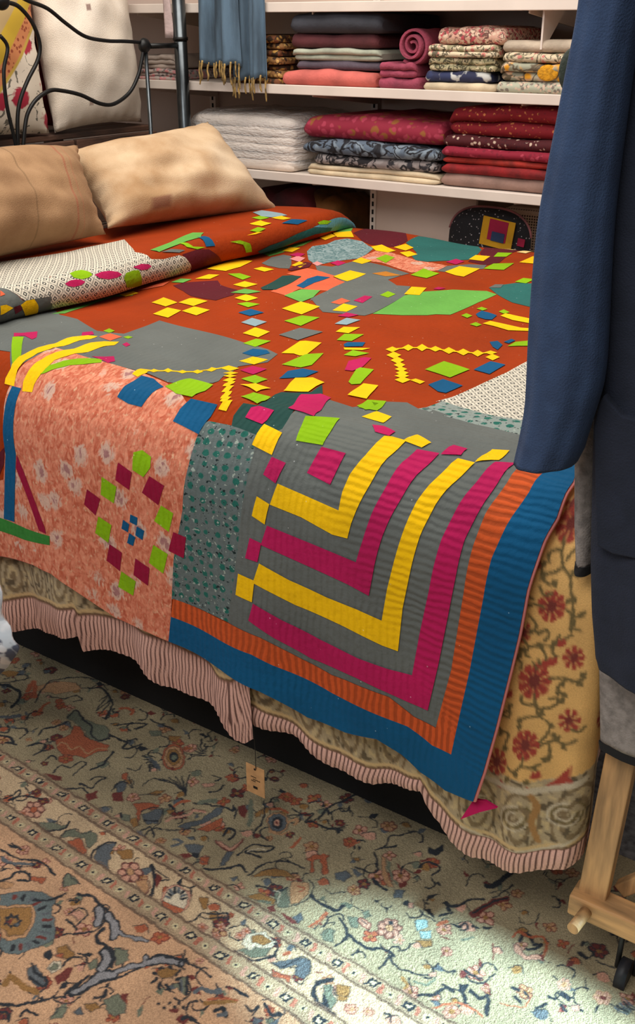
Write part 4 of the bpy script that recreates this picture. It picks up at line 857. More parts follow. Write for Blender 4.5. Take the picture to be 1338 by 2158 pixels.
('b','rust',0,[-1155,2076,-1153,2062,-1159,2052,-1172,2049,-1182,2057,-1185,2071,-1178,2082,-1165,2084]),
('b','pink',0,[-1158,2074,-1157,2063,-1162,2055,-1171,2054,-1179,2060,-1181,2070,-1175,2078,-1166,2080]),
('b','rust',0,[-1166,2094,-1164,2081,-1171,2070,-1183,2068,-1193,2076,-1196,2089,-1189,2101,-1177,2103]),
('b','pink',0,[-1170,2092,-1168,2082,-1173,2074,-1182,2072,-1190,2078,-1192,2088,-1187,2097,-1177,2098]),
('b','rust',0,[-1160,2115,-1158,2101,-1165,2090,-1177,2088,-1187,2096,-1190,2110,-1183,2121,-1171,2123]),
('b','pink',0,[-1164,2113,-1162,2103,-1167,2094,-1176,2093,-1184,2099,-1186,2109,-1181,2117,-1171,2119]),
('b','rust',0,[-1141,2122,-1139,2108,-1146,2097,-1158,2095,-1169,2103,-1171,2117,-1164,2128,-1152,2130]),
('b','pink',0,[-1145,2120,-1143,2109,-1148,2101,-1157,2100,-1165,2106,-1167,2116,-1162,2124,-1153,2126]),
('b','tan',0,[-1146,2095,-1144,2084,-1150,2076,-1159,2074,-1168,2080,-1170,2091,-1164,2100,-1154,2101]),
('b','navy',0,[-1175,2109,-1162,2122,-1151,2108,-1163,2097]),
('b','sage',0,[-1092,2078,-1091,2071,-1095,2066,-1101,2065,-1106,2069,-1108,2076,-1104,2082,-1098,2083]),
('b','pink',0,[-1094,2077,-1093,2072,-1096,2068,-1101,2067,-1105,2070,-1106,2075,-1103,2080,-1098,2080]),
('b','sage',0,[-1093,2063,-1092,2056,-1095,2050,-1102,2049,-1107,2053,-1108,2060,-1105,2066,-1098,2067]),
('b','pink',0,[-1095,2062,-1094,2057,-1097,2052,-1101,2052,-1105,2055,-1106,2060,-1103,2064,-1099,2065]),
('b','sage',0,[-1106,2060,-1105,2053,-1109,2047,-1115,2046,-1121,2050,-1122,2057,-1118,2063,-1112,2064]),
('b','pink',0,[-1108,2058,-1107,2053,-1110,2049,-1115,2048,-1119,2051,-1120,2056,-1117,2061,-1112,2061]),
('b','sage',0,[-1114,2073,-1113,2066,-1117,2060,-1123,2059,-1128,2063,-1130,2070,-1126,2076,-1119,2077]),
('b','pink',0,[-1116,2071,-1115,2066,-1118,2062,-1122,2061,-1127,2064,-1127,2069,-1125,2074,-1120,2075]),
('b','sage',0,[-1105,2084,-1104,2077,-1108,2072,-1114,2070,-1120,2075,-1121,2082,-1117,2088,-1111,2089]),
('b','pink',0,[-1107,2083,-1106,2078,-1109,2074,-1114,2073,-1118,2076,-1119,2081,-1116,2086,-1111,2086]),
('b','tan',0,[-1104,2071,-1103,2065,-1106,2060,-1111,2060,-1115,2063,-1116,2068,-1113,2073,-1108,2074]),
('b','ochre',0,[-1067,2089,-1031,2120,-1014,2099,-1036,2077]),
('b','aqua',0,[-1108,2162,-1086,2184,-1062,2159,-1083,2125],[-1075,2130,-1047,2150,-1030,2128,-1058,2108]),
('s','navy',24,[-1117,2204,-1085,2192,-1056,2194]),
('b','navy',0,[-1176,2199,-1167,2220,-1149,2197,-1167,2192]),
('b','pink',0,[-1161,2210,-1147,2220,-1136,2202,-1149,2193]),
('b','navy',0,[-1257,2159,-1242,2169,-1238,2157,-1250,2151]),
('s','rust',52,[-1042,2187,-1025,2212]),
('s','navy',34,[-1008,2206,-982,2214,-969,2236,-955,2219,-977,2204]),
('s','navy',38,[-946,2239,-928,2241]),
('s','navy',52,[-914,2253,-901,2266]),
('s','maroon',22,[-1009,2145,-983,2150]),
('s','sage',38,[-952,2174,-928,2204]),
('s','maroon',22,[-975,2081,-972,2102]),
('s','navy',32,[-975,2037,-970,2053]),
('s','navy',28,[-949,2042,-931,2042,-916,2059,-917,2043]),
('b','maroon',0,[-906,2066,-888,2078,-886,2055,-899,2052]),
('s','navy',24,[-892,2075,-868,2073,-839,2081]),
('b','pink',0,[-977,2005,-955,2026,-949,2006,-966,1994]),
('s','navy',22,[-1014,1961,-998,1942,-979,1925]),
('s','sage',32,[-993,1957,-964,1965,-950,1999]),
('s','navy',46,[-959,1922,-928,1951,-909,1984,-885,1990,-920,1995]),
('s','navy',32,[-879,2023,-855,2004,-833,1978]),
('s','navy',50,[-844,2017,-815,2014,-795,2028,-775,1978]),
('s','rust',32,[-907,1911,-873,1951,-820,1970,-781,1963]),
('b','maroon',0,[-839,1940,-838,1932,-843,1925,-850,1923,-856,1928,-857,1936,-853,1943,-845,1945]),
('b','pink',0,[-841,1938,-840,1932,-844,1927,-850,1926,-854,1930,-855,1936,-851,1941,-846,1942]),
('b','maroon',0,[-839,1924,-838,1916,-843,1909,-851,1908,-857,1912,-857,1921,-853,1928,-845,1929]),
('b','pink',0,[-841,1923,-841,1917,-844,1911,-850,1910,-854,1914,-855,1920,-852,1925,-846,1926]),
('b','maroon',0,[-851,1916,-851,1908,-855,1901,-863,1899,-869,1904,-870,1912,-865,1919,-857,1921]),
('b','pink',0,[-854,1914,-853,1908,-856,1903,-862,1902,-867,1906,-867,1912,-864,1917,-858,1918]),
('b','maroon',0,[-864,1923,-863,1915,-867,1908,-875,1906,-881,1911,-882,1920,-877,1926,-870,1928]),
('b','pink',0,[-866,1922,-865,1915,-869,1910,-874,1909,-879,1913,-880,1919,-876,1924,-870,1925]),
('b','maroon',0,[-863,1939,-862,1930,-867,1923,-875,1922,-881,1927,-882,1935,-877,1942,-869,1944]),
('b','pink',0,[-866,1937,-865,1931,-868,1926,-874,1925,-879,1928,-879,1935,-876,1940,-870,1941]),
('b','maroon',0,[-851,1947,-850,1939,-855,1932,-863,1930,-869,1935,-870,1944,-865,1951,-857,1952]),
('b','pink',0,[-853,1946,-853,1939,-856,1934,-862,1933,-866,1937,-867,1943,-864,1948,-858,1949]),
('b','ochre',0,[-853,1930,-852,1924,-856,1918,-862,1917,-867,1921,-868,1927,-864,1933,-858,1934]),
('s','ochre',46,[-1031,1949,-1005,1937,-1004,1920]),
('s','navy',32,[-1013,1815,-995,1816,-982,1801]),
('b','maroon',0,[-1081,1786,-1080,1780,-1084,1775,-1089,1773,-1094,1777,-1095,1783,-1092,1788,-1086,1789]),
('b','pink',0,[-1083,1785,-1082,1780,-1085,1776,-1089,1775,-1093,1778,-1094,1782,-1091,1786,-1087,1787]),
('b','maroon',0,[-1081,1775,-1080,1769,-1083,1763,-1089,1762,-1094,1766,-1095,1772,-1091,1777,-1086,1778]),
('b','pink',0,[-1082,1773,-1081,1769,-1084,1765,-1088,1764,-1092,1767,-1093,1771,-1090,1775,-1086,1776]),
('b','maroon',0,[-1090,1768,-1089,1762,-1092,1757,-1098,1756,-1103,1759,-1104,1765,-1101,1770,-1095,1772]),
('b','pink',0,[-1092,1767,-1091,1763,-1093,1759,-1098,1758,-1101,1760,-1102,1765,-1100,1769,-1095,1770]),
('b','maroon',0,[-1100,1773,-1099,1767,-1102,1762,-1108,1761,-1113,1764,-1114,1770,-1111,1775,-1105,1777]),
('b','pink',0,[-1101,1772,-1101,1768,-1103,1764,-1108,1763,-1111,1765,-1112,1770,-1110,1774,-1105,1775]),
('b','maroon',0,[-1100,1784,-1099,1778,-1103,1773,-1109,1772,-1114,1775,-1115,1782,-1111,1787,-1105,1788]),
('b','pink',0,[-1102,1783,-1101,1779,-1104,1775,-1108,1774,-1112,1777,-1113,1781,-1110,1785,-1106,1786]),
('b','maroon',0,[-1091,1791,-1090,1785,-1093,1780,-1099,1778,-1104,1782,-1105,1788,-1102,1793,-1096,1794]),
('b','pink',0,[-1093,1790,-1092,1785,-1094,1781,-1099,1780,-1103,1783,-1103,1787,-1101,1791,-1096,1792]),
('b','tan',0,[-1092,1779,-1091,1774,-1094,1770,-1098,1769,-1102,1771,-1103,1776,-1100,1780,-1096,1781]),
('b','maroon',0,[-1036,1805,-1035,1799,-1039,1794,-1045,1793,-1050,1796,-1051,1802,-1047,1807,-1041,1809]),
('b','pink',0,[-1038,1804,-1037,1799,-1040,1796,-1044,1795,-1048,1797,-1049,1802,-1046,1806,-1042,1807]),
('b','maroon',0,[-1036,1794,-1035,1788,-1038,1783,-1044,1781,-1049,1785,-1050,1791,-1047,1796,-1041,1797]),
('b','pink',0,[-1038,1793,-1037,1788,-1039,1784,-1044,1783,-1047,1786,-1048,1790,-1046,1794,-1041,1795]),
('b','maroon',0,[-1045,1787,-1044,1781,-1048,1776,-1053,1775,-1058,1779,-1059,1785,-1056,1790,-1050,1791]),
('b','pink',0,[-1047,1786,-1046,1782,-1049,1778,-1053,1777,-1057,1780,-1057,1784,-1055,1788,-1050,1789]),
('b','maroon',0,[-1055,1792,-1054,1786,-1057,1781,-1063,1780,-1068,1783,-1069,1790,-1066,1795,-1060,1796]),
('b','pink',0,[-1057,1791,-1056,1787,-1058,1783,-1063,1782,-1066,1785,-1067,1789,-1065,1793,-1060,1794]),
('b','maroon',0,[-1055,1804,-1054,1798,-1058,1793,-1064,1791,-1068,1795,-1070,1801,-1066,1806,-1060,1807]),
('b','pink',0,[-1057,1803,-1056,1798,-1059,1794,-1063,1793,-1067,1796,-1068,1800,-1065,1804,-1061,1805]),
('b','maroon',0,[-1046,1810,-1045,1804,-1048,1799,-1054,1798,-1059,1801,-1060,1807,-1057,1812,-1051,1814]),
('b','pink',0,[-1048,1809,-1047,1804,-1050,1801,-1054,1800,-1058,1802,-1058,1807,-1056,1811,-1051,1812]),
('b','tan',0,[-1047,1798,-1046,1793,-1049,1789,-1054,1788,-1057,1791,-1058,1796,-1056,1800,-1051,1801]),
('s','navy',36,[-1215,1806,-1210,1821,-1195,1835]),
('b','sage',0,[-1209,1797,-1195,1813,-1181,1793,-1192,1779]),
('b','navy',0,[-1193,1773,-1175,1768,-1124,1728,-1156,1740,-1171,1741]),
('b','ochre',0,[-1175,1821,-1139,1840,-1124,1809,-1157,1792]),
('s','navy',30,[-1364,2351,-1351,2385,-1363,2434,-1330,2465,-1309,2505]),
('s','navy',46,[-1347,2379,-1319,2407]),
('b','tan',0,[-1342,2342,-1323,2339,-1283,2281,-1232,2240,-1247,2230,-1295,2265]),
('s','navy',54,[-1308,2233,-1273,2220,-1245,2217]),
('s','sage',40,[-1305,2328,-1265,2278,-1231,2256]),
('s','navy',34,[-1383,2247,-1347,2252,-1314,2260,-1337,2306,-1365,2335]),
('b','maroon',0,[-1227,2259,-1213,2291,-1200,2277,-1210,2248]),
('b','slate',0,[-1226,2230,-1195,2251,-1185,2214,-1210,2204]),
('b','navy',0,[-1231,2467,-1209,2466,-1194,2508,-1178,2479,-1185,2442,-1215,2437]),
('s','navy',36,[-1207,2364,-1200,2400,-1149,2404,-1156,2360]),
('s','maroon',46,[-1219,2395,-1198,2417]),
('s','rust',20,[-1455,2306,-1438,2325],[-1450,2319,-1438,2325],[-1446,2331,-1438,2325],[-1441,2344,-1438,2325],[-1437,2357,-1438,2325]),
('b','navy',0,[-1426,2333,-1411,2336,-1408,2313]),
('b','ochre',0,[-1414,2278,-1394,2291,-1387,2272]),
('b','slate',0,[-1422,2186,-1398,2218,-1369,2207,-1378,2170,-1408,2165]),
('s','navy',44,[-1068,2272,-1030,2277,-1012,2311,-998,2342,-968,2362],[-1050,2221,-1030,2249]),
('s','maroon',96,[-969,2284,-946,2349,-912,2401]),
('s','navy',34,[-971,2289,-945,2356,-913,2403]),
('b','navy',0,[-1126,2276,-1098,2299,-1105,2276,-1115,2247,-1099,2244,-1113,2234]),
('b','ochre',0,[-1114,2263,-1095,2275,-1094,2255]),
('s','navy',64,[-1060,2278,-1043,2254]),
('s','navy',84,[-988,2414,-963,2446,-943,2521]),
('s','navy',24,[-945,2378,-919,2469]),
('s','navy',20,[-1578,2343,-1548,2350,-1511,2384]),
('s','rust',60,[-1503,2232,-1449,2168]),
('s','navy',52,[-805,2267,-804,2304,-784,2306,-772,2290]),
('s','navy',48,[-765,2282,-745,2296,-757,2264,-773,2253]),
('s','rust',40,[-830,2274,-822,2304,-790,2301,-757,2324,-732,2305,-722,2252]),
('b','pink',0,[-817,2247,-793,2251,-766,2228,-736,2255,-721,2241,-760,2215,-798,2224]),
('b','maroon',0,[-734,2250,-721,2259,-716,2239]),
('s','navy',62,[-637,2328,-615,2325]),
('s','navy',36,[-622,2362,-605,2350,-606,2332]),
('b','navy',0,[-649,2380,-641,2379,-637,2358,-645,2358]),
('s','maroon',20,[-666,2308,-663,2352]),
('b','sage',0,[-609,2210,-609,2202,-614,2195,-621,2194,-626,2199,-626,2208,-621,2214,-614,2216]),
('b','pink',0,[-611,2209,-611,2203,-614,2197,-620,2197,-624,2200,-624,2207,-620,2212,-615,2213]),
('b','sage',0,[-609,2197,-609,2188,-614,2181,-621,2180,-626,2185,-626,2194,-621,2201,-614,2202]),
('b','pink',0,[-611,2195,-611,2189,-615,2184,-620,2183,-624,2187,-624,2193,-620,2198,-615,2199]),
('b','sage',0,[-618,2187,-618,2179,-622,2172,-629,2171,-635,2176,-635,2185,-630,2191,-623,2193]),
('b','pink',0,[-620,2186,-620,2180,-623,2175,-629,2174,-632,2178,-633,2184,-629,2189,-624,2190]),
('b','sage',0,[-629,2189,-629,2181,-633,2174,-640,2173,-645,2178,-646,2186,-641,2193,-634,2194]),
('b','pink',0,[-631,2188,-631,2182,-634,2176,-639,2176,-643,2179,-644,2186,-640,2191,-635,2192]),
('b','sage',0,[-634,2201,-633,2193,-638,2186,-645,2185,-650,2190,-651,2198,-646,2205,-639,2206]),
('b','pink',0,[-636,2200,-636,2193,-639,2188,-644,2187,-648,2191,-649,2198,-645,2203,-640,2204]),
('b','sage',0,[-629,2214,-628,2205,-633,2199,-640,2197,-645,2203,-646,2211,-641,2218,-634,2219]),
('b','pink',0,[-631,2213,-631,2206,-634,2201,-639,2200,-643,2204,-644,2210,-640,2216,-635,2216]),
('b','sage',0,[-618,2218,-618,2210,-622,2203,-629,2202,-634,2207,-635,2215,-630,2222,-623,2223]),
('b','pink',0,[-620,2217,-620,2210,-623,2205,-628,2204,-632,2208,-633,2215,-629,2220,-624,2221]),
('b','tan',0,[-623,2201,-622,2194,-626,2189,-632,2188,-636,2192,-636,2199,-632,2204,-627,2205],[-499,2231,-499,2221,-504,2214,-512,2212,-518,2218,-518,2228,-513,2236,-505,2237]),
('b','pink',0,[-501,2230,-501,2222,-505,2216,-511,2215,-516,2220,-516,2227,-512,2233,-506,2234]),
('b','tan',0,[-501,2213,-501,2203,-506,2195,-514,2194,-520,2200,-520,2210,-514,2218,-506,2219]),
('b','pink',0,[-503,2211,-503,2204,-507,2198,-513,2197,-517,2202,-517,2209,-513,2215,-507,2216]),
('b','tan',0,[-514,2204,-514,2194,-519,2186,-527,2185,-533,2191,-533,2201,-528,2208,-520,2210]),
('b','pink',0,[-516,2202,-516,2195,-520,2189,-526,2188,-531,2192,-531,2200,-527,2206,-521,2207]),
('b','tan',0,[-526,2213,-526,2203,-531,2195,-539,2194,-545,2200,-545,2210,-540,2218,-532,2219]),
('b','pink',0,[-528,2211,-528,2204,-532,2198,-538,2197,-543,2201,-543,2209,-539,2215,-533,2216]),
('b','tan',0,[-524,2231,-524,2221,-530,2213,-538,2212,-543,2218,-544,2228,-538,2236,-530,2237]),
('b','pink',0,[-527,2230,-527,2222,-531,2216,-537,2215,-541,2220,-541,2227,-537,2233,-531,2234]),
('b','tan',0,[-511,2240,-511,2230,-516,2223,-524,2221,-530,2227,-530,2237,-525,2245,-517,2247]),
('b','pink',0,[-513,2239,-513,2231,-517,2225,-523,2224,-528,2229,-528,2236,-523,2242,-517,2243]),
('b','maroon',0,[-514,2221,-514,2213,-519,2207,-525,2206,-530,2210,-530,2218,-525,2224,-519,2226]),
('s','navy',46,[-749,2099,-733,2101],[-734,2076,-713,2064],[-718,2103,-698,2095],[-666,2075,-649,2102,-652,2090],[-632,2156,-599,2152],[-614,2121,-589,2117],[-649,2129,-635,2133]),
('b','pink',0,[-586,2140,-569,2156,-561,2136,-576,2125]),
('s','navy',50,[-845,2022,-811,2013,-796,2034,-772,1976]),
('s','navy',30,[-880,2025,-834,1976]),
('s','rust',18,[-759,2032,-730,2041,-698,2058,-696,2108]),
('s','maroon',22,[-866,2213,-841,2160]),
('s','navy',30,[-899,2079,-868,2078,-841,2074]),
('b','maroon',0,[-901,2067,-883,2073,-881,2052,-891,2046]),
('s','slate',30,[-483,2205,-451,2200]),
('s','navy',30,[-479,2215,-447,2209]),
('s','slate',30,[-475,2225,-442,2217]),
('s','navy',30,[-471,2235,-437,2226]),
('s','slate',30,[-467,2245,-433,2234]),
('s','navy',26,[-584,2329,-557,2331,-529,2332]),
('s','navy',18,[-587,2253,-567,2212])]
RUG_MOTIFS = [(r[0], r[1], r[2]/20000, unflat(p)) for r in RUG_MOTIFS for p in r[3:]]
SPREAD_MOTIFS = [
('b','red',0,[-800,1428,-775,1444,-770,1433,-772,1419,-799,1421],[-799,1421,-773,1415,-776,1402,-785,1392,-802,1414],[-802,1414,-787,1390,-797,1380,-808,1379,-808,1411],[-808,1411,-811,1379,-823,1378,-832,1386,-814,1413],[-814,1414,-834,1388,-842,1397,-844,1410,-817,1419],[-817,1420,-844,1414,-845,1427,-839,1440,-815,1427],[-815,1427,-837,1443,-831,1455,-820,1460,-810,1432],[-810,1432,-817,1462,-806,1467,-795,1463,-804,1432],[-804,1432,-792,1462,-782,1458,-776,1447,-800,1428]),
('b','brownred',0,[-794,1426,-796,1415,-804,1407,-813,1406,-820,1413,-821,1424,-816,1434,-807,1438,-798,1435]),
('s','brownred',12,[-797,1425,-781,1430],[-799,1416,-785,1408],[-805,1410,-800,1393],[-812,1410,-819,1391],[-818,1415,-832,1404],[-818,1424,-834,1426],[-814,1431,-824,1445],[-807,1435,-806,1454],[-800,1432,-789,1448]),
('b','red',0,[-798,1226,-774,1244,-769,1232,-771,1218,-798,1219],[-798,1219,-772,1214,-774,1200,-783,1190,-801,1212],[-801,1212,-786,1187,-795,1177,-807,1175,-807,1209],[-807,1209,-810,1175,-822,1174,-830,1182,-813,1211],[-813,1211,-833,1184,-841,1192,-843,1206,-815,1217],[-815,1217,-843,1210,-844,1224,-838,1237,-814,1224],[-814,1225,-836,1240,-830,1253,-818,1259,-809,1230],[-809,1230,-815,1261,-804,1267,-794,1263,-803,1231],[-803,1231,-791,1262,-780,1258,-775,1247,-798,1226]),
('b','brownred',0,[-793,1224,-795,1213,-802,1205,-812,1203,-819,1210,-820,1221,-815,1232,-806,1237,-797,1234]),
('s','brownred',12,[-796,1223,-780,1229],[-797,1214,-784,1206],[-803,1208,-798,1190],[-811,1207,-817,1187],[-816,1212,-831,1200],[-817,1221,-833,1223],[-813,1229,-823,1243],[-806,1233,-805,1253],[-799,1231,-788,1247]),
('b','red',0,[-816,1000,-786,1023,-780,1009,-783,992,-815,992],[-815,991,-784,987,-787,969,-798,956,-819,983],[-819,983,-801,953,-812,939,-826,937,-826,978],[-826,978,-830,936,-844,934,-855,943,-833,980],[-833,980,-857,946,-868,956,-869,973,-837,988],[-837,988,-870,978,-871,995,-863,1011,-835,997],[-835,998,-861,1016,-853,1032,-840,1040,-829,1004],[-829,1004,-836,1042,-823,1050,-810,1046,-821,1006],[-821,1006,-807,1045,-794,1041,-788,1027,-816,1001]),
('b','brownred',0,[-809,998,-812,984,-821,973,-832,971,-841,979,-842,993,-835,1007,-824,1013,-814,1010]),
('s','brownred',12,[-813,997,-793,1004],[-815,986,-798,976],[-822,977,-816,955],[-831,976,-839,951],[-837,982,-855,966],[-838,993,-858,994],[-833,1003,-845,1020],[-825,1009,-824,1033],[-817,1006,-803,1027]),
('b','red',0,[-821,793,-795,815,-789,802,-792,787,-820,785],[-820,785,-793,782,-796,766,-805,754,-823,777],[-824,777,-808,751,-818,738,-830,736,-830,773],[-830,773,-833,735,-845,732,-854,741,-836,774],[-836,775,-857,743,-866,751,-867,767,-839,781],[-839,781,-867,771,-869,786,-862,801,-837,790],[-837,790,-860,805,-853,820,-842,828,-832,796],[-832,796,-838,830,-827,837,-816,834,-825,798],[-825,798,-813,834,-802,830,-796,818,-821,793]),
('b','brownred',0,[-815,791,-817,778,-825,769,-835,766,-842,773,-843,786,-838,798,-828,804,-819,801]),
('s','brownred',12,[-818,790,-801,797],[-820,780,-805,772],[-826,772,-821,752],[-834,770,-841,748],[-839,776,-855,761],[-840,786,-857,786],[-836,795,-846,810],[-828,800,-827,822],[-821,798,-810,817]),
('b','red',0,[-867,1128,-850,1140,-847,1133,-849,1123,-866,1124],[-867,1122,-851,1115,-854,1106,-861,1100,-870,1118],[-871,1117,-868,1096,-875,1092,-882,1095,-875,1117],[-876,1118,-888,1098,-894,1103,-896,1112,-878,1121],[-878,1123,-896,1120,-896,1129,-891,1138,-877,1128],[-876,1129,-887,1144,-881,1152,-873,1153,-872,1131],[-871,1131,-866,1153,-859,1153,-854,1147,-867,1130]),
('b','brownred',0,[-863,1127,-865,1120,-870,1114,-876,1113,-880,1117,-881,1125,-878,1132,-871,1135,-866,1133]),
('s','brownred',12,[-865,1127,-854,1130],[-867,1119,-859,1111],[-873,1115,-874,1102],[-878,1118,-888,1109],[-879,1126,-889,1128],[-875,1132,-878,1143],[-868,1132,-863,1145]),
('b','red',0,[-910,691,-885,712,-880,700,-883,685,-909,683],[-909,682,-884,677,-888,662,-898,651,-913,675],[-914,674,-903,645,-914,635,-925,635,-920,671],[-921,671,-931,636,-942,637,-948,648,-926,675],[-926,676,-951,654,-956,666,-953,681,-927,683],[-926,685,-952,690,-948,705,-938,716,-922,692],[-922,693,-932,721,-922,731,-910,731,-916,695],[-915,695,-904,730,-894,729,-888,718,-910,692]),
('b','brownred',0,[-904,689,-906,677,-914,667,-924,665,-930,672,-931,684,-926,695,-917,701,-908,699]),
('s','brownred',12,[-907,688,-891,695],[-909,677,-897,668],[-917,670,-915,649],[-925,670,-935,651],[-929,678,-945,671],[-926,689,-939,699],[-919,697,-920,717],[-911,696,-901,715]),
('b','red',0,[-725,1100,-707,1114,-703,1105,-705,1094,-725,1095],[-725,1094,-706,1088,-708,1077,-716,1070,-728,1089],[-728,1088,-720,1066,-727,1059,-736,1060,-733,1086],[-733,1086,-741,1061,-749,1062,-754,1071,-737,1089],[-737,1090,-756,1075,-760,1084,-758,1096,-738,1095],[-738,1096,-757,1102,-754,1113,-747,1120,-735,1101],[-734,1102,-743,1124,-735,1130,-727,1130,-730,1104],[-729,1104,-722,1129,-714,1127,-709,1119,-726,1101]),
('b','brownred',0,[-721,1099,-723,1090,-728,1083,-735,1082,-741,1087,-741,1096,-738,1104,-731,1108,-724,1106]),
('s','brownred',12,[-723,1098,-711,1102],[-725,1090,-715,1083],[-730,1085,-729,1070],[-736,1086,-744,1072],[-739,1092,-752,1088],[-738,1100,-748,1107],[-732,1105,-734,1120],[-726,1104,-719,1118]),
('b','red',0,[-716,910,-697,925,-693,916,-694,904,-715,904],[-716,902,-697,894,-700,882,-708,875,-719,897],[-720,895,-716,870,-724,865,-733,867,-725,895],[-726,896,-740,871,-747,877,-749,887,-729,900],[-729,902,-750,898,-750,909,-745,920,-727,908],[-726,910,-739,928,-732,937,-723,940,-722,913],[-721,913,-716,941,-707,940,-701,933,-717,911]),
('b','brownred',0,[-711,908,-713,899,-719,891,-726,890,-731,895,-732,905,-728,913,-721,918,-715,916]),
('s','brownred',12,[-714,907,-701,912],[-716,898,-707,889],[-723,893,-724,876],[-729,896,-739,885],[-730,905,-742,908],[-725,913,-729,928],[-718,914,-711,930]),
('b','red',0,[-827,1458,-816,1465,-813,1460,-815,1454,-826,1455],[-827,1454,-817,1447,-820,1441,-825,1439,-829,1452],[-831,1451,-832,1437,-837,1437,-841,1440,-833,1452],[-834,1453,-845,1446,-847,1451,-846,1457,-834,1456],[-834,1458,-843,1465,-840,1470,-836,1473,-832,1460],[-830,1461,-829,1475,-824,1475,-820,1471,-828,1460]),
('b','brownred',0,[-824,1458,-825,1453,-829,1449,-833,1449,-836,1452,-836,1457,-834,1461,-830,1463,-826,1462]),
('s','brownred',12,[-826,1457,-818,1459],[-827,1452,-823,1446],[-832,1451,-835,1442],[-835,1455,-842,1453],[-833,1460,-838,1466],[-828,1461,-826,1469]),
('b','red',0,[-622,1129,-605,1142,-601,1134,-602,1123,-621,1123],[-622,1122,-603,1117,-606,1106,-612,1099,-624,1117],[-625,1117,-616,1095,-623,1089,-632,1090,-629,1115],[-630,1115,-636,1090,-644,1092,-649,1100,-633,1118],[-633,1119,-651,1105,-655,1114,-654,1124,-634,1124],[-634,1125,-652,1130,-650,1141,-643,1148,-631,1130],[-631,1130,-639,1152,-632,1158,-624,1157,-627,1132],[-626,1132,-620,1156,-612,1155,-607,1147,-622,1129]),
('b','brownred',0,[-618,1127,-619,1118,-625,1112,-631,1111,-636,1116,-637,1125,-634,1133,-627,1136,-621,1134]),
('s','brownred',12,[-620,1126,-609,1131],[-621,1119,-612,1111],[-627,1114,-625,1099],[-632,1115,-639,1101],[-635,1121,-647,1116],[-634,1128,-643,1136],[-629,1133,-631,1148],[-623,1132,-616,1146]),
('b','red',0,[-649,1334,-629,1349,-624,1339,-626,1327,-648,1328],[-649,1327,-627,1320,-630,1308,-638,1301,-652,1322],[-652,1321,-642,1297,-651,1290,-661,1291,-657,1319],[-658,1319,-666,1292,-675,1294,-681,1303,-662,1323],[-663,1324,-683,1309,-688,1319,-686,1331,-663,1330],[-663,1331,-685,1337,-682,1349,-674,1357,-660,1336],[-659,1337,-669,1361,-661,1368,-651,1366,-654,1338],[-654,1338,-646,1365,-637,1363,-631,1354,-650,1335]),
('b','brownred',0,[-644,1332,-646,1323,-652,1316,-660,1315,-666,1321,-667,1330,-663,1339,-655,1343,-648,1340]),
('s','brownred',12,[-647,1332,-633,1336],[-649,1323,-638,1314],[-655,1318,-652,1301],[-661,1319,-670,1304],[-665,1326,-679,1322],[-663,1335,-674,1343],[-657,1340,-659,1356],[-650,1339,-642,1353]),
('b','red',0,[-609,925,-588,943,-583,932,-584,919,-608,918],[-608,917,-586,911,-589,897,-597,888,-611,910],[-612,910,-602,883,-611,874,-621,875,-617,907],[-618,908,-626,875,-636,877,-642,887,-623,911],[-623,912,-645,893,-650,904,-648,918,-624,919],[-624,920,-646,926,-644,939,-635,949,-621,926],[-620,927,-630,954,-621,962,-611,961,-615,929],[-614,929,-606,961,-596,959,-590,949,-609,926]),
('b','brownred',0,[-604,923,-606,912,-612,904,-620,902,-627,908,-628,919,-624,929,-616,935,-608,932]),
('s','brownred',12,[-606,922,-592,928],[-608,912,-597,904],[-614,906,-612,887],[-622,907,-630,889],[-625,914,-640,908],[-624,924,-635,933],[-617,931,-620,949],[-610,930,-602,947]),
('s','olive',32,[-813,1389,-806,1353,-795,1327,-771,1305,-762,1272,-751,1227,-742,1188],[-795,1327,-815,1309,-837,1296,-838,1284,-823,1276],[-810,1364,-831,1357,-841,1343,-834,1330],[-792,1346,-778,1373,-762,1372,-755,1357,-765,1348],[-767,1318,-750,1317,-737,1344],[-868,1201,-851,1210,-828,1211],[-871,1106,-851,1087,-829,1101,-795,1107],[-851,1087,-861,1064,-848,1059],[-829,1101,-810,1088,-802,1066,-815,1048,-822,1059],[-832,1132,-811,1152,-804,1135,-813,1119],[-856,1136,-833,1138,-811,1152],[-767,1222,-739,1213,-719,1232],[-755,1214,-746,1180,-724,1175],[-821,954,-811,911,-797,890,-771,873,-774,838,-789,811],[-812,924,-841,913,-857,920,-855,934],[-808,912,-777,925,-755,947,-763,960,-779,954],[-797,890,-831,876,-860,850],[-786,1014,-752,1027,-718,1027,-698,1047],[-741,1028,-761,997,-753,981],[-788,798,-755,826,-719,827,-699,850],[-765,808,-761,774,-771,749],[-831,743,-835,713,-857,682,-877,687],[-835,713,-805,720,-782,737],[-903,1068,-883,1043,-867,1036,-868,1015],[-931,807,-905,797,-886,798,-890,768,-900,735],[-910,858,-886,874,-891,851,-909,851],[-713,877,-696,878,-681,898],[-845,1264,-831,1244,-810,1256],[-865,1177,-840,1154,-855,1124],[-892,1218,-876,1229,-858,1223],[-836,1047,-822,1033],[-776,1145,-789,1109,-788,1090],[-767,1136,-744,1156]),
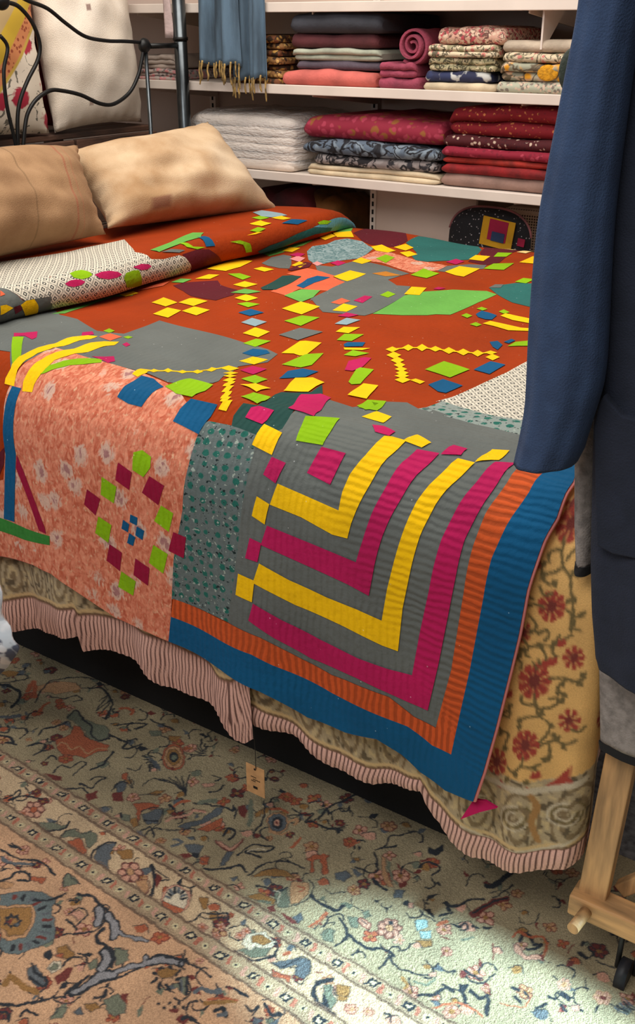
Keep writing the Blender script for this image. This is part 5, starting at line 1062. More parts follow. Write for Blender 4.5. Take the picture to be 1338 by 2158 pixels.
('b','olive',0,[-831,1298,-845,1297,-851,1278,-833,1283],[-814,1291,-817,1277,-803,1270,-801,1289],[-778,1320,-770,1310,-755,1320,-767,1330],[-756,1268,-761,1253,-747,1245,-744,1264],[-760,1260,-773,1254,-772,1235,-757,1247],[-739,1219,-731,1210,-716,1221,-729,1230],[-747,1186,-757,1174,-749,1159,-739,1176],[-836,1291,-836,1305,-852,1307,-850,1289],[-835,1105,-831,1091,-813,1097,-822,1112],[-795,1110,-782,1110,-775,1130,-793,1125],[-863,1083,-877,1078,-879,1057,-862,1067],[-873,1066,-886,1056,-881,1037,-867,1053],[-782,1092,-788,1077,-775,1067,-770,1087],[-804,907,-801,892,-783,897,-791,914],[-843,868,-857,869,-866,848,-848,850],[-853,849,-863,834,-851,820,-843,841],[-777,871,-770,858,-753,869,-765,882],[-763,850,-764,833,-747,831,-749,852],[-755,947,-742,950,-737,971,-754,963],[-757,1018,-760,1002,-744,998,-744,1018],[-760,991,-769,976,-758,963,-750,983],[-718,1027,-713,1014,-696,1022,-706,1036],[-709,1043,-696,1047,-693,1067,-709,1058],[-755,826,-741,827,-734,849,-752,843],[-736,820,-735,804,-717,807,-722,825],[-762,781,-771,765,-760,751,-751,773],[-904,860,-918,858,-925,835,-906,843],[-899,876,-884,879,-879,901,-897,893],[-852,691,-857,673,-842,665,-838,688],[-868,662,-883,652,-882,629,-865,646],[-824,667,-817,654,-799,667,-811,680],[-805,727,-804,710,-785,713,-791,732],[-784,757,-777,745,-759,756,-771,769],[-888,1038,-901,1027,-897,1008,-882,1025],[-885,1068,-882,1084,-898,1090,-899,1069],[-902,798,-917,794,-922,771,-903,780],[-840,1331,-853,1329,-858,1310,-841,1317],[-755,1357,-753,1343,-737,1344,-742,1360],[-846,1305,-843,1320,-858,1326,-859,1307],[-769,1387,-756,1387,-750,1405,-766,1401],[-892,759,-902,743,-890,729,-881,751],[-803,1295,-816,1288,-815,1270,-800,1281],[-889,1182,-903,1180,-910,1160,-891,1166],[-897,1204,-899,1218,-917,1216,-911,1199],[-753,981,-749,967,-731,973,-740,988],[-919,819,-913,836,-928,845,-932,823],[-834,634,-827,621,-808,633,-821,646],[-871,624,-885,625,-896,601,-877,605]),
('b','red',0,[-781,1114,-777,1136,-769,1132,-761,1144,-754,1126,-767,1112],[-797,1054,-793,1077,-785,1072,-777,1085,-769,1067,-783,1053],[-804,683,-800,709,-791,704,-782,720,-774,699,-789,682],[-910,911,-906,936,-897,931,-889,945,-881,925,-896,910],[-753,663,-749,689,-740,685,-732,700,-724,680,-738,663],[-814,1041,-810,1064,-802,1060,-794,1073,-786,1054,-800,1040],[-879,1300,-875,1322,-867,1317,-859,1329,-852,1311,-865,1298],[-781,1479,-778,1499,-770,1494,-763,1505,-755,1488,-768,1477],[-763,667,-731,711,-701,766,-702,717,-683,711,-726,670],[-898,634,-858,615,-914,596],[-811,652,-785,649,-821,625]),
('s','lace',72,[-974,610,-915,611,-852,625,-797,640,-727,677,-661,722]),
('s','lace',32,[-1021,397,-945,388,-865,398,-789,426,-718,471,-662,519]),
('s','lace',22,[-787,552,-794,523,-818,495,-850,478,-877,480,-891,500,-884,530,-861,558,-830,575]),
('s','olive',22,[-803,545,-808,524,-825,503,-848,491,-868,493,-877,507,-873,528,-856,549,-833,561]),
('s','lace',22,[-815,539,-819,524,-831,510,-846,502,-860,503,-867,512,-864,527,-852,542,-836,550]),
('s','bandbrown',22,[-828,533,-830,524,-836,516,-845,512,-853,512,-856,518,-855,526,-848,534,-839,539]),
('s','olive',26,[-804,581,-784,554,-797,506]),
('s','lace',22,[-657,617,-662,590,-683,565,-711,551,-735,553,-748,570,-742,597,-722,623,-695,638]),
('s','olive',22,[-670,610,-675,591,-689,573,-709,562,-727,564,-736,577,-732,596,-718,614,-698,625]),
('s','lace',22,[-681,605,-684,591,-695,579,-709,572,-721,573,-727,582,-724,595,-714,608,-700,615]),
('s','bandbrown',22,[-692,599,-694,592,-700,585,-708,581,-714,581,-718,586,-716,594,-711,601,-703,605]),
('s','olive',26,[-672,643,-654,618,-665,575]),
('s','lace',22,[-533,706,-538,683,-555,661,-579,649,-600,651,-610,667,-606,690,-590,712,-566,724]),
('s','olive',22,[-545,700,-549,683,-561,668,-578,659,-593,661,-601,672,-598,689,-586,704,-569,713]),
('s','lace',22,[-555,695,-557,684,-566,673,-577,667,-588,668,-593,676,-591,688,-583,698,-571,705]),
('s','bandbrown',22,[-564,691,-565,684,-570,678,-577,675,-583,676,-586,680,-584,686,-580,693,-573,696]),
('s','olive',26,[-548,728,-531,707,-540,669]),
('s','lace',22,[-920,525,-925,506,-942,487,-963,476,-981,477,-990,490,-985,510,-970,529,-948,540]),
('s','olive',22,[-931,520,-935,506,-947,492,-962,485,-975,485,-982,495,-978,509,-967,522,-952,531]),
('s','lace',22,[-940,516,-943,506,-951,497,-962,491,-971,492,-975,498,-973,508,-965,517,-954,523]),
('s','bandbrown',22,[-949,511,-950,506,-955,501,-961,498,-966,498,-968,502,-967,507,-963,512,-957,516]),
('s','olive',26,[-933,543,-920,526,-929,493]),
('s','ochre',72,[-795,623,-776,588,-787,530,-765,473])]
SPREAD_MOTIFS = [(r[0], r[1], r[2]/20000, unflat(p)) for r in SPREAD_MOTIFS for p in r[3:]]
# ================= quilt =================
QC = dict(rust=(154, 52, 3), grey=(102, 106, 102), yellow=(250, 196, 8), magenta=(184, 26, 86), crimson=(148, 16, 54), lime=(136, 182, 10), leafgreen=(104, 170, 74), leafdark=(56, 128, 52),
          blue=(12, 84, 126), orange=(208, 88, 40), coral=(218, 100, 66), maroon=(92, 24, 34), forest=(34, 70, 64), spruce=(44, 104, 98), teal=(96, 160, 176), mist=(140, 164, 170),
          cream=(246, 214, 140), amber=(190, 120, 40), pink=(232, 144, 140))
def zero(N):
    v = N.new('ShaderNodeValue'); v.outputs[0].default_value = .15; return v.outputs[0]
def quilt_mat(name, c, kind='plain', surface='Q'):
    m, nt, b, N, L = new_mat(name); b.inputs['Roughness'].default_value = .95; b.inputs['Specular IOR Level'].default_value = .2
    uvn = N.new('ShaderNodeUVMap'); uvn.uv_map = 'UVMap'; UV = uvn.outputs[0]
    sep = N.new('ShaderNodeSeparateXYZ'); L.new(UV, sep.inputs[0])
    # warp so that the running stitches wander
    nz = N.new('ShaderNodeTexNoise'); nz.inputs['Scale'].default_value = 14; nz.inputs['Detail'].default_value = 3; L.new(UV, nz.inputs[0])
    wv = N.new('ShaderNodeVectorMath'); wv.operation = 'MULTIPLY_ADD'; wv.inputs[1].default_value = (.018,)*3; L.new(nz.outputs['Color'], wv.inputs[0]); L.new(UV, wv.inputs[2])
    def bands(ax):
        w_ = N.new('ShaderNodeTexWave'); w_.wave_type = 'BANDS'; w_.bands_direction = ax; w_.inputs['Scale'].default_value = 27; w_.inputs['Distortion'].default_value = 1.3; w_.inputs['Detail'].default_value = 1; L.new(wv.outputs[0], w_.inputs[0]); return w_.outputs['Fac']
    bx_, by_ = bands('X'), bands('Y')
    # direction of the stitch lines changes across the mitred corner
    a = N.new('ShaderNodeMath'); a.operation = 'MULTIPLY_ADD'; a.inputs[1].default_value = -.85; a.inputs[2].default_value = 2.10; L.new(sep.outputs[1], a.inputs[0])
    d = N.new('ShaderNodeMath'); d.operation = 'ADD'; L.new(sep.outputs[0], d.inputs[0]); L.new(a.outputs[0], d.inputs[1])
    r = N.new('ShaderNodeMapRange'); r.inputs[1].default_value = -.03; r.inputs[2].default_value = .03; L.new(d.outputs[0], r.inputs[0])
    mxf = N.new('ShaderNodeMix'); mxf.data_type = 'FLOAT'; L.new(r.outputs[0], mxf.inputs[0]); L.new(bx_, mxf.inputs[2]); L.new(by_, mxf.inputs[3])
    pk = N.new('ShaderNodeTexNoise'); pk.inputs['Scale'].default_value = 70; pk.inputs['Detail'].default_value = 3; L.new(UV, pk.inputs[0])
    fade = N.new('ShaderNodeMapRange'); fade.inputs[1].default_value = 1.30; fade.inputs[2].default_value = 1.50; fade.inputs[3].default_value = .22; fade.inputs[4].default_value = 1; L.new(sep.outputs[1], fade.inputs[0])
    rb = N.new('ShaderNodeMath'); rb.operation = 'MULTIPLY'; L.new(mxf.outputs[0], rb.inputs[0]); L.new(fade.outputs[0] if surface == 'Q' else zero(N), rb.inputs[1])
    hs = N.new('ShaderNodeMath'); hs.operation = 'MULTIPLY_ADD'; hs.inputs[1].default_value = 2.0; L.new(pk.outputs[0], hs.inputs[0]); L.new(rb.outputs[0], hs.inputs[2])
    fine = N.new('ShaderNodeTexNoise'); fine.inputs['Scale'].default_value = 900; L.new(UV, fine.inputs[0])
    h2 = N.new('ShaderNodeMath'); h2.operation = 'MULTIPLY_ADD'; h2.inputs[1].default_value = .25; L.new(fine.outputs[0], h2.inputs[0]); L.new(hs.outputs[0], h2.inputs[2])
    bp = N.new('ShaderNodeBump'); bp.inputs['Strength'].default_value = .55; bp.inputs['Distance'].default_value = .0022; L.new(h2.outputs[0], bp.inputs['Height']); L.new(bp.outputs[0], b.inputs['Normal'])
    # colour
    def mix(fac, c1, c2):
        mx = N.new('ShaderNodeMix'); mx.data_type = 'RGBA'
        L.new(fac, mx.inputs[0])
        for i, cc in ((6, c1), (7, c2)):
            if isinstance(cc, tuple): mx.inputs[i].default_value = L4(cc)
            else: L.new(cc, mx.inputs[i])
        return mx.outputs[2]
    def rng(sock, lo, hi):
        r_ = N.new('ShaderNodeMapRange'); r_.inputs[1].default_value = lo; r_.inputs[2].default_value = hi; L.new(sock, r_.inputs[0]); return r_.outputs[0]
    def mth(op, x, y=None):
        q_ = N.new('ShaderNodeMath'); q_.operation = op
        for i, s_ in enumerate((x, y)):
            if s_ is None: continue
            if isinstance(s_, (int, float)): q_.inputs[i].default_value = s_
            else: L.new(s_, q_.inputs[i])
        return q_.outputs[0]
    if kind == 'salmon':
        n1 = N.new('ShaderNodeTexNoise'); n1.inputs['Scale'].default_value = 95; n1.inputs['Detail'].default_value = 3; n1.inputs['Distortion'].default_value = 1.2
        st_ = N.new('ShaderNodeMapping'); st_.inputs['Scale'].default_value = (1, .55, 1); L.new(UV, st_.inputs[0]); L.new(st_.outputs[0], n1.inputs[0])
        c1 = mix(rng(n1.outputs[0], .36, .62), (184, 92, 66), (216, 136, 106))
        n3 = N.new('ShaderNodeTexNoise'); n3.inputs['Scale'].default_value = 170; L.new(st_.outputs[0], n3.inputs[0])
        c1 = mix(rng(n3.outputs[0], .57, .78), c1, (222, 176, 140))
        v = N.new('ShaderNodeTexVoronoi'); v.inputs['Scale'].default_value = 17; v.inputs['Randomness'].default_value = .8; L.new(wv.outputs[0], v.inputs[0])
        v2 = mth('SUBTRACT', v.outputs['Distance'], mth('MULTIPLY', n1.outputs[0], .55))
        c2 = mix(rng(v2, .06, -.04), c1, (204, 166, 146))
        c3 = mix(rng(v2, -.10, -.16), c2, (160, 112, 108)); col = c3
    elif kind == 'paisley':
        # rows of small leaf motifs, each shaded dark on one side
        mp = N.new('ShaderNodeMapping'); mp.inputs['Scale'].default_value = (48, 56, 1); mp.inputs['Rotation'].default_value = (0, 0, .12); L.new(UV, mp.inputs[0])
        v = N.new('ShaderNodeTexVoronoi'); v.inputs['Scale'].default_value = 1; v.inputs['Randomness'].default_value = .28; L.new(mp.outputs[0], v.inputs[0])
        n1 = N.new('ShaderNodeTexNoise'); n1.inputs['Scale'].default_value = 2.4; L.new(mp.outputs[0], n1.inputs[0])
        dd = mth('SUBTRACT', v.outputs['Distance'], mth('MULTIPLY', n1.outputs[0], .3))
        c1 = mix(rng(dd, .18, .12), c, (34, 96, 84))
        c2 = mix(rng(n1.outputs[0], .63, .66), c1, (150, 160, 150)); c3 = mix(rng(n1.outputs[0], .36, .34), c2, (30, 44, 44)); col = c3
    elif kind == 'woven':
        mp = N.new('ShaderNodeMapping'); mp.inputs['Rotation'].default_value = (0, 0, math.pi/4); mp.inputs['Scale'].default_value = (1, 1, 1); L.new(UV, mp.inputs[0])
        s2 = N.new('ShaderNodeSeparateXYZ'); L.new(mp.outputs[0], s2.inputs[0])
        k = 2*math.pi/.0165
        def tri(o): return mth('ABSOLUTE', mth('SINE', mth('MULTIPLY', o, k/2)))
        mn = mth('MAXIMUM', tri(s2.outputs[0]), tri(s2.outputs[1]))
        ring = mth('SINE', mth('MULTIPLY', mn, 9.5))
        n1 = N.new('ShaderNodeTexNoise'); n1.inputs['Scale'].default_value = 500; L.new(UV, n1.inputs[0])
        f = mth('ADD', ring, mth('MULTIPLY', mth('SUBTRACT', n1.outputs[0], .5), 2.2))
        col = mix(rng(f, -.25, .25), (58, 60, 60), (214, 206, 188))
    elif kind == 'mottle':
        n1 = N.new('ShaderNodeTexNoise'); n1.inputs['Scale'].default_value = 60; n1.inputs['Distortion'].default_value = 2; L.new(UV, n1.inputs[0])
        col = mix(rng(n1.outputs[0], .4, .62), c, (78, 110, 112))
    else:
        n1 = N.new('ShaderNodeTexNoise'); n1.inputs['Scale'].default_value = 8; L.new(UV, n1.inputs[0])
        col = mix(rng(n1.outputs[0], .3, .75), c, tuple(v_*.90 for v_ in c))
        # tiny pale stitches between the ribs
        v = N.new('ShaderNodeTexVoronoi'); v.inputs['Scale'].default_value = 105; v.inputs['Randomness'].default_value = .9; L.new(UV, v.inputs[0])
        wn = N.new('ShaderNodeTexWhiteNoise'); L.new(v.outputs['Position'], wn.inputs[0])
        f = mth('MULTIPLY', rng(v.outputs['Distance'], .13, .09), mth('GREATER_THAN', wn.outputs[0], .90))
        col = mix(f, col, tuple(min(255, v_*.5 + 120) for v_ in c))
        if kind == 'orange':
            col = mix(rng(mth('MULTIPLY', bx_, by_), .5, .75), tuple(v_*.72 for v_ in c), col) if False else mix(rng(mxf.outputs[0], .25, .65), tuple(v_*.80 for v_ in c), col)
    L.new(col, b.inputs['Base Color'])
    return m
QM = {k: quilt_mat('quilt_cotton_' + k, v, 'orange' if k == 'orange' else 'plain') for k, v in QC.items()}
QM['salmon'] = quilt_mat('quilt_salmon_print', (226, 128, 98), 'salmon')
QM['paisley'] = quilt_mat('quilt_leaf_print', (96, 106, 104), 'paisley')
QM['paisley2'] = quilt_mat('quilt_pale_leaf_print', (132, 142, 136), 'paisley')
QM['woven'] = quilt_mat('quilt_woven', (150, 150, 140), 'woven')
QM['mottle'] = quilt_mat('quilt_mottled_print', (140, 158, 158), 'mottle')
FM = {}
for k_ in ('rust', 'woven', 'grey', 'yellow', 'coral', 'maroon', 'lime', 'magenta', 'leafgreen', 'blue', 'spruce', 'teal', 'mist'):
    FM[k_] = quilt_mat('fold_cotton_' + k_, QC.get(k_, (150, 150, 140)), 'woven' if k_ == 'woven' else 'plain', 'F')
quilt = thing('patchwork_quilt', 'bright hand-stitched patchwork quilt in rust, grey and yellow spread over the bed', 'quilt', (0, 0, 0))
outline = [p for p in QBASE] + [(-.437, 1.2), (-.43, .07), (-1.72, .07), (-1.72, 1.93)]
gnd = cloth_patch('quilt_ground', [outline], quilt_surf, 0, QM['rust'], quilt, .015)
gnd.data.materials.append(QM['pink'])
so_ = gnd.modifiers.new('thickness', 'SOLIDIFY'); so_.thickness = .007; so_.offset = -1; so_.material_offset = 1; so_.material_offset_rim = 1
tag(gnd, 'rust red cotton ground of the quilt')
fold = cloth_patch('turned_back_fold', [[(.002, 1.13), (.44, 1.13), (.44, 2.556), (.30, 2.562), (.002, 2.562)]], fold_surf, 0, FM['rust'], quilt, .015)
tag(fold, 'rust head end of the quilt folded back in a roll')
LV = {1: .0006, 2: .0013, 3: .0020}
for surf, lv, c, lab, polys in PATCHES:
    o = cloth_patch('zigzag_strip' if 'zigzag' in lab else ('border_strip' if 'border' in lab else 'patch'), polys, quilt_surf if surf == 'Q' else fold_surf, LV[lv] + .0002, QM[c] if surf == 'Q' else FM[c], quilt, .015 if lv == 1 else .012)
    if lab and 'zigzag' not in lab: o['label'] = lab
# hand-stitched pinkish edge piping
edge = [(s_, t_) for s_, t_ in QBASE]
E_ = []
for (a0, b0), (a1, b1) in zip(edge[:-1], edge[1:]):
    for k in range(6): E_.append((a0 + (a1 - a0)*k/6, b0 + (b1 - b0)*k/6))
E_ = np.array(E_); PE = quilt_surf(E_[:, 0], E_[:, 1], np.full(len(E_), -.003))
tube('edge_piping', list(PE), .0028, QM['pink'], quilt, sides=6, n=1)
# ================= woven / printed pictures painted into point colours =================
DY = dict(navy=(44, 48, 54), slate=(98, 104, 108), sage=(120, 124, 104), rust=(182, 100, 68), maroon=(118, 54, 48), tan=(196, 150, 108), pink=(214, 160, 134), ivory=(222, 208, 180),
          ochre=(158, 116, 66), teal=(106, 118, 118), greyblue=(150, 148, 150), aqua=(160, 190, 186), red=(158, 58, 44), olive=(104, 88, 50), brownred=(112, 44, 36), lace=(190, 176, 150), bandbrown=(112, 92, 64))
DYL = {k: np.array(lin(v)) for k, v in DY.items()}
def paint(C, U, Vv, motifs, aa=.0012, wob=None, outline=0):
    """C (nu,nv,3) colours on the tensor grid U (nu), Vv (nv)"""
    UU, VV = np.meshgrid(U, Vv, indexing='ij')
    if wob is not None: UU = UU + wob[0]; VV = VV + wob[1]
    for kind, col, hw, pts in motifs:
        p = np.array(pts); pad = hw + .006
        i0, i1 = np.searchsorted(U, [p[:, 0].min() - pad, p[:, 0].max() + pad]); j0, j1 = np.searchsorted(Vv, [p[:, 1].min() - pad, p[:, 1].max() + pad])
        if i1 - i0 < 1 or j1 - j0 < 1: continue
        X = UU[i0:i1, j0:j1]; Y = VV[i0:i1, j0:j1]
        segs = list(zip(p[:-1], p[1:])) if kind == 's' else list(zip(p, np.roll(p, -1, 0)))
        if kind == 's' and len(p) > 2:
            sp_ = np.array(smooth_path([np.array(q_) for q_ in p], 4)); segs = list(zip(sp_[:-1], sp_[1:]))
        D = np.full(X.shape, 9.); inside = np.zeros(X.shape, bool)
        for a, b in segs:
            d = b - a; L2 = (d*d).sum() + 1e-12
            t = np.clip(((X - a[0])*d[0] + (Y - a[1])*d[1])/L2, 0, 1)
            D = np.minimum(D, np.hypot(X - a[0] - t*d[0], Y - a[1] - t*d[1]))
            if kind == 'b' and abs(d[1]) > 1e-9:
                cr = ((a[1] > Y) != (b[1] > Y)) & (X < d[0]*(Y - a[1])/d[1] + a[0]); inside ^= cr
        sd = D - hw if kind == 's' else np.where(inside, -D, D)
        m_ = np.clip(.5 - sd/aa, 0, 1)[..., None]
        C[i0:i1, j0:j1] = C[i0:i1, j0:j1]*(1 - m_) + DYL[col]*m_
        if outline and kind == 'b' and col not in ('navy', 'maroon') and np.ptp(p[:, 0]) > .012:
            m_ = np.clip(.5 - (np.abs(sd) - outline)/aa, 0, 1)[..., None]*.7; C[i0:i1, j0:j1] = C[i0:i1, j0:j1]*(1 - m_) + DYL['navy']*m_
def vnoise(U, Vv, s, seed):
    """smooth value noise on a tensor grid"""
    r = np.random.RandomState(seed); x = (U - U[0])/s; y = (Vv - Vv[0])/s
    G_ = r.rand(int(x.max()) + 3, int(y.max()) + 3); xi = x.astype(int); yi = y.astype(int); fx = x - xi; fy = y - yi
    fx = fx*fx*(3 - 2*fx); fy = fy*fy*(3 - 2*fy); a = G_[xi][:, yi]; b = G_[xi + 1][:, yi]; c = G_[xi][:, yi + 1]; d = G_[xi + 1][:, yi + 1]
    return (a*(1 - fx[:, None]) + b*fx[:, None])*(1 - fy) + (c*(1 - fx[:, None]) + d*fx[:, None])*fy
# ================= setting: floor, walls =================
carpet = mat('grey_loop_carpet', (128, 126, 128), .97, 0, .22, 60, .4, 500, bdist=.003)
box('floor', (-.9, 1.2, -.02), (5.4, 5.0, .04), carpet, bev=0)['kind'] = 'structure'
plaster = mat('warm_plaster', (196, 182, 170), .9, noise=.04, scale=5, bump=.1)  # one even warm plaster for both walls
box('wall_back', (-.9, 3.14, 1.3), (5.4, .06, 2.6), plaster, bev=0)['kind'] = 'structure'
box('wall_left', (-3.57, 1.2, 1.3), (.06, 3.9, 2.6), plaster, bev=0)['kind'] = 'structure'
# ================= rug =================
def rug():
    U = np.concatenate([np.arange(-2.3, -1.72, .012), np.arange(-1.72, -.08, .0019), np.arange(-.08, .45, .012)])
    Vv = np.concatenate([np.arange(.0, .56, .012), np.arange(.56, 1.40, .0019)])
    UU, VV = np.meshgrid(U, Vv, indexing='ij')
    r = VV - (.9283 - .0491*UU)          # distance from the field/border line, negative = border side
    wx = (vnoise(U, Vv, .012, 1) - .5)*.004 + (vnoise(U, Vv, .004, 5) - .5)*.0024; wy = (vnoise(U, Vv, .012, 2) - .5)*.004 + (vnoise(U, Vv, .004, 6) - .5)*.0024
    def at_(c): return np.array(lin(c))
    C = np.zeros(UU.shape + (3,)); C[:] = at_((172, 156, 122))
    g1, g2 = r < 0, r < -.028; g3 = r < -.092; g4 = r < -.126
    C[g1] = at_((186, 160, 128)); C[g2] = at_((214, 186, 148)); C[g3] = at_((186, 160, 128)); C[g4] = at_((212, 168, 130))
    # small random fill flowers and sprigs
    rs = np.random.RandomState(11); fill = []
    for k in range(950):
        x = rs.uniform(-1.7, -.1); y = rs.uniform(.58, 1.36); rr_ = y - (.9283 - .0491*x)
        if -.034 < rr_ < .006 or -.132 < rr_ < -.086: continue
        a = rs.rand()*6.28; t = rs.rand(); s_ = rs.uniform(.006, .015)
        if t < .35:
            n = rs.randint(4, 7); cc = rs.choice(['pink', 'rust', 'tan', 'maroon'])
            for q_ in range(n):
                b = a + q_*6.283/n; cx_, cy_ = x + s_*.6*math.cos(b), y + s_*.6*math.sin(b)
                fill.append(('b', 'maroon' if cc != 'maroon' else 'navy', 0, [(cx_ + s_*.5*math.cos(v_), cy_ + s_*.5*math.sin(v_)) for v_ in np.arange(0, 6.28, 1.05)]))
                fill.append(('b', cc, 0, [(cx_ + s_*.36*math.cos(v_), cy_ + s_*.36*math.sin(v_)) for v_ in np.arange(0, 6.28, 1.05)]))
            fill.append(('b', 'ochre', 0, [(x + s_*.3*math.cos(v_), y + s_*.3*math.sin(v_)) for v_ in np.arange(0, 6.28, 1.05)]))
        elif t < .7:
            pts = [(x + s_*k_*.7*math.cos(a + k_*.55), y + s_*k_*.7*math.sin(a + k_*.55)) for k_ in range(5)]
            fill.append(('s', 'navy', rs.uniform(.0008, .0018), pts))
            lx, ly = pts[3]; fill.append(('b', rs.choice(['slate', 'sage', 'maroon', 'navy']), 0, [(lx, ly), (lx + s_*math.cos(a), ly + s_*.5*math.sin(a)), (lx + 1.6*s_*math.cos(a + .5), ly + 1.6*s_*math.sin(a + .5)), (lx + s_*.5*math.cos(a + 1.4), ly + s_*.9*math.sin(a + 1.4))]))
        else:
            fill.append(('b', rs.choice(['slate', 'sage', 'rust', 'ochre', 'pink']), 0, [(x + s_*.9*rs.uniform(.5, 1.1)*math.cos(v_), y + s_*.7*math.sin(v_)) for v_ in np.arange(0, 6.28, .9)]))
            fill.append(('s', 'navy', .0009, [(x - s_, y - s_*.3), (x, y + s_*.8), (x + s_, y)]))
    paint(C, U, Vv, fill, wob=(wx, wy))
    paint(C, U, Vv, [(k_, c_, h_*1.15, p_) for k_, c_, h_, p_ in RUG_MOTIFS], aa=.0016, wob=(wx, wy), outline=.0008)
    # guard strips: bars and small boxes
    rw = r + wy
    for lo, hi in ((-.028, 0), (-.126, -.092)):
        band = (rw < hi) & (rw > lo); C[band] = at_((182, 158, 126)); u = UU + wx - .3*r
        ph = (u/.062) % 1; mid = (lo + hi)/2; q_ = (rw - mid)/.0095; du = (ph - .25)*.062
        sq = band & (np.abs(du) < .0075) & (np.abs(q_) < .75); C[sq] = DYL['navy']; C[sq & (np.abs(du) < .0035) & (np.abs(q_) < .33)] = at_((216, 198, 160))
        C[sq & ((np.abs(du) > .0028) & (np.abs(du) < .0045)) & (np.abs(q_) > .5)] = at_((182, 158, 126))
        du = (ph - .75)*.062; rr2 = du**2 + (rw - mid)**2; C[band & (rr2 < .0062**2)] = at_((206, 190, 150)); C[band & (rr2 < .0024**2)] = DYL['navy']
        for c_, f_ in (('rust', .5), ('pink', 0.0)):
            du = (((ph - f_) + .5) % 1 - .5)*.062 + (rw - mid)*.5; C[band & (np.abs(du) < .0032) & (np.abs(rw - mid) < .008)] = DYL[c_]*.9 + .05
    for line, wd in ((0, .0036), (-.028, .0036), (-.092, .0036), (-.126, .0036)):
        m_ = np.clip(1 - (np.abs(rw - line) - wd*.5)/.0012, 0, 1)[..., None]*.85; C = C*(1 - m_) + at_((112, 88, 72))*m_
        m_ = (np.abs(rw - line - .005) < .0009)[..., None]*.5; C = C*(1 - m_) + at_((140, 112, 92))*m_
    C *= (.56 + .28*vnoise(U, Vv, .05, 3) + .12*np.random.RandomState(4).rand(*UU.shape))[..., None]
    Z = .0135 + .0012*np.random.RandomState(9).rand(*UU.shape) + .002*vnoise(U, Vv, .2, 8)
    P = np.stack([UU, VV, Z], -1)
    # bound edge all round
    P[0, :, 2] = P[-1, :, 2] = .001; P[:, 0, 2] = P[:, -1, 2] = .001
    o = grid_obj('persian_rug', P, vc_mat('rug_wool', .98, .9, 420, .16), dye=C)
    tag(o, 'worn persian style rug with olive field, flowers and striped border under the bed', 'rug')
rug()
# ================= bed frame, mattress =================
bed = thing('iron_bed', 'bed with black iron curled headboard standing against the shelves', 'bed', (-1.4, 1.85, 0))
tick = mat('mattress_ticking', (190, 184, 170), .9)
iron = mat('black_iron', (44, 44, 44), .42, .75, noise=.1, scale=20, bump=.2, bscale=60)
steel = mat('worn_dark_steel', (92, 98, 102), .28, .9, noise=.2, scale=8, bump=.1, bscale=40)
darkwood = mat('dark_bed_wood', (52, 42, 36), .7, stretch=(1, 8, 8), scale=6)
box('mattress', (-1.395, 1.865, .60), (1.80, 1.36, .22), tick, bed, .06)
box('slatted_base', (-1.395, 1.88, .43), (1.78, 1.36, .10), darkwood, bed, .01)
for x, y in ((-.60, 1.32), (-.60, 2.45), (-2.25, 1.32)): box('leg', (x, y, .205), (.05, .05, .36), darkwood, bed, .004)
box('under_bed_shade_panel', (-1.42, 1.28, .20), (1.70, .012, .37), mat('shade_panel_black', (16, 14, 14), .95), bed, 0)  # added black panel that blocks light and deepens the shade under the bed
for x0, y0 in ((1.32, 0), (2.5, 0)): box('side_rail', (-1.4, x0, .44), (1.8, .03, .12), iron, bed, .004)
# ================= bedspread =================
cloth_vc = vc_mat('block_printed_cotton', .9, .35, 500, .06)
def spread_surf(s, t):
    P = quilt_surf(s, t, np.full(np.shape(s), -.013)); d = np.clip((t - T2 - .10)/.25, 0, 1)
    P[..., 1] -= d*(.008*np.sin(s*33 + 1.2) + .004*np.sin(s*71) - .014)
    # foot corner: the cloth turns round the corner post and runs back
    k = np.clip(s + .352, 0, None); th = np.clip(k/.022, 0, math.pi/2 + .27); sx = k - .022*np.clip(th, 0, None)
    turned = k > 0
    X2 = -.352 + .022*np.sin(th) - np.clip(sx, 0, None)*.27; Y2 = P[..., 1] + .022*(1 - np.cos(th)) + np.clip(sx, 0, None)*.96
    P[..., 0] = np.where(turned, X2, P[..., 0]); P[..., 1] = np.where(turned, Y2, P[..., 1])
    return P
hem_s = [-1.72, -1.519, -1.474, -1.377, -1.285, -1.279, -1.225, -1.144, -1.10, -.96, -.925, -.905, -.884]
hem_z = [.20, .19, .203, .235, .262, .228, .240, .236, .218, .215, .188, .186, .205]
top_z = [.27, .258, .275, .305, .322, .308, .314, .322, .320, .300, .306, .330, .36]
hem2_s = [-.884, -.811, -.746, -.669, -.60, -.582, -.5645, -.53, -.492, -.45, -.405, -.337, -.33, .2]
hem2_z = [.226, .224, .196, .189, .215, .222, .189, .160, .146, .155, .168, .205, .21, .32]
top2_z = [.265, .246, .228, .220, .238, .244, .217, .200, .190, .198, .205, .243, .247, .36]
def stripes(u, base=(214, 168, 152), dark=(100, 68, 60), per=.0076):
    f = .5 + .5*np.sin(u*2*math.pi/per); f = np.clip((f - .62)/.25, 0, 1)[..., None]
    return np.array(lin(base))*(1 - f) + np.array(lin(dark))*f
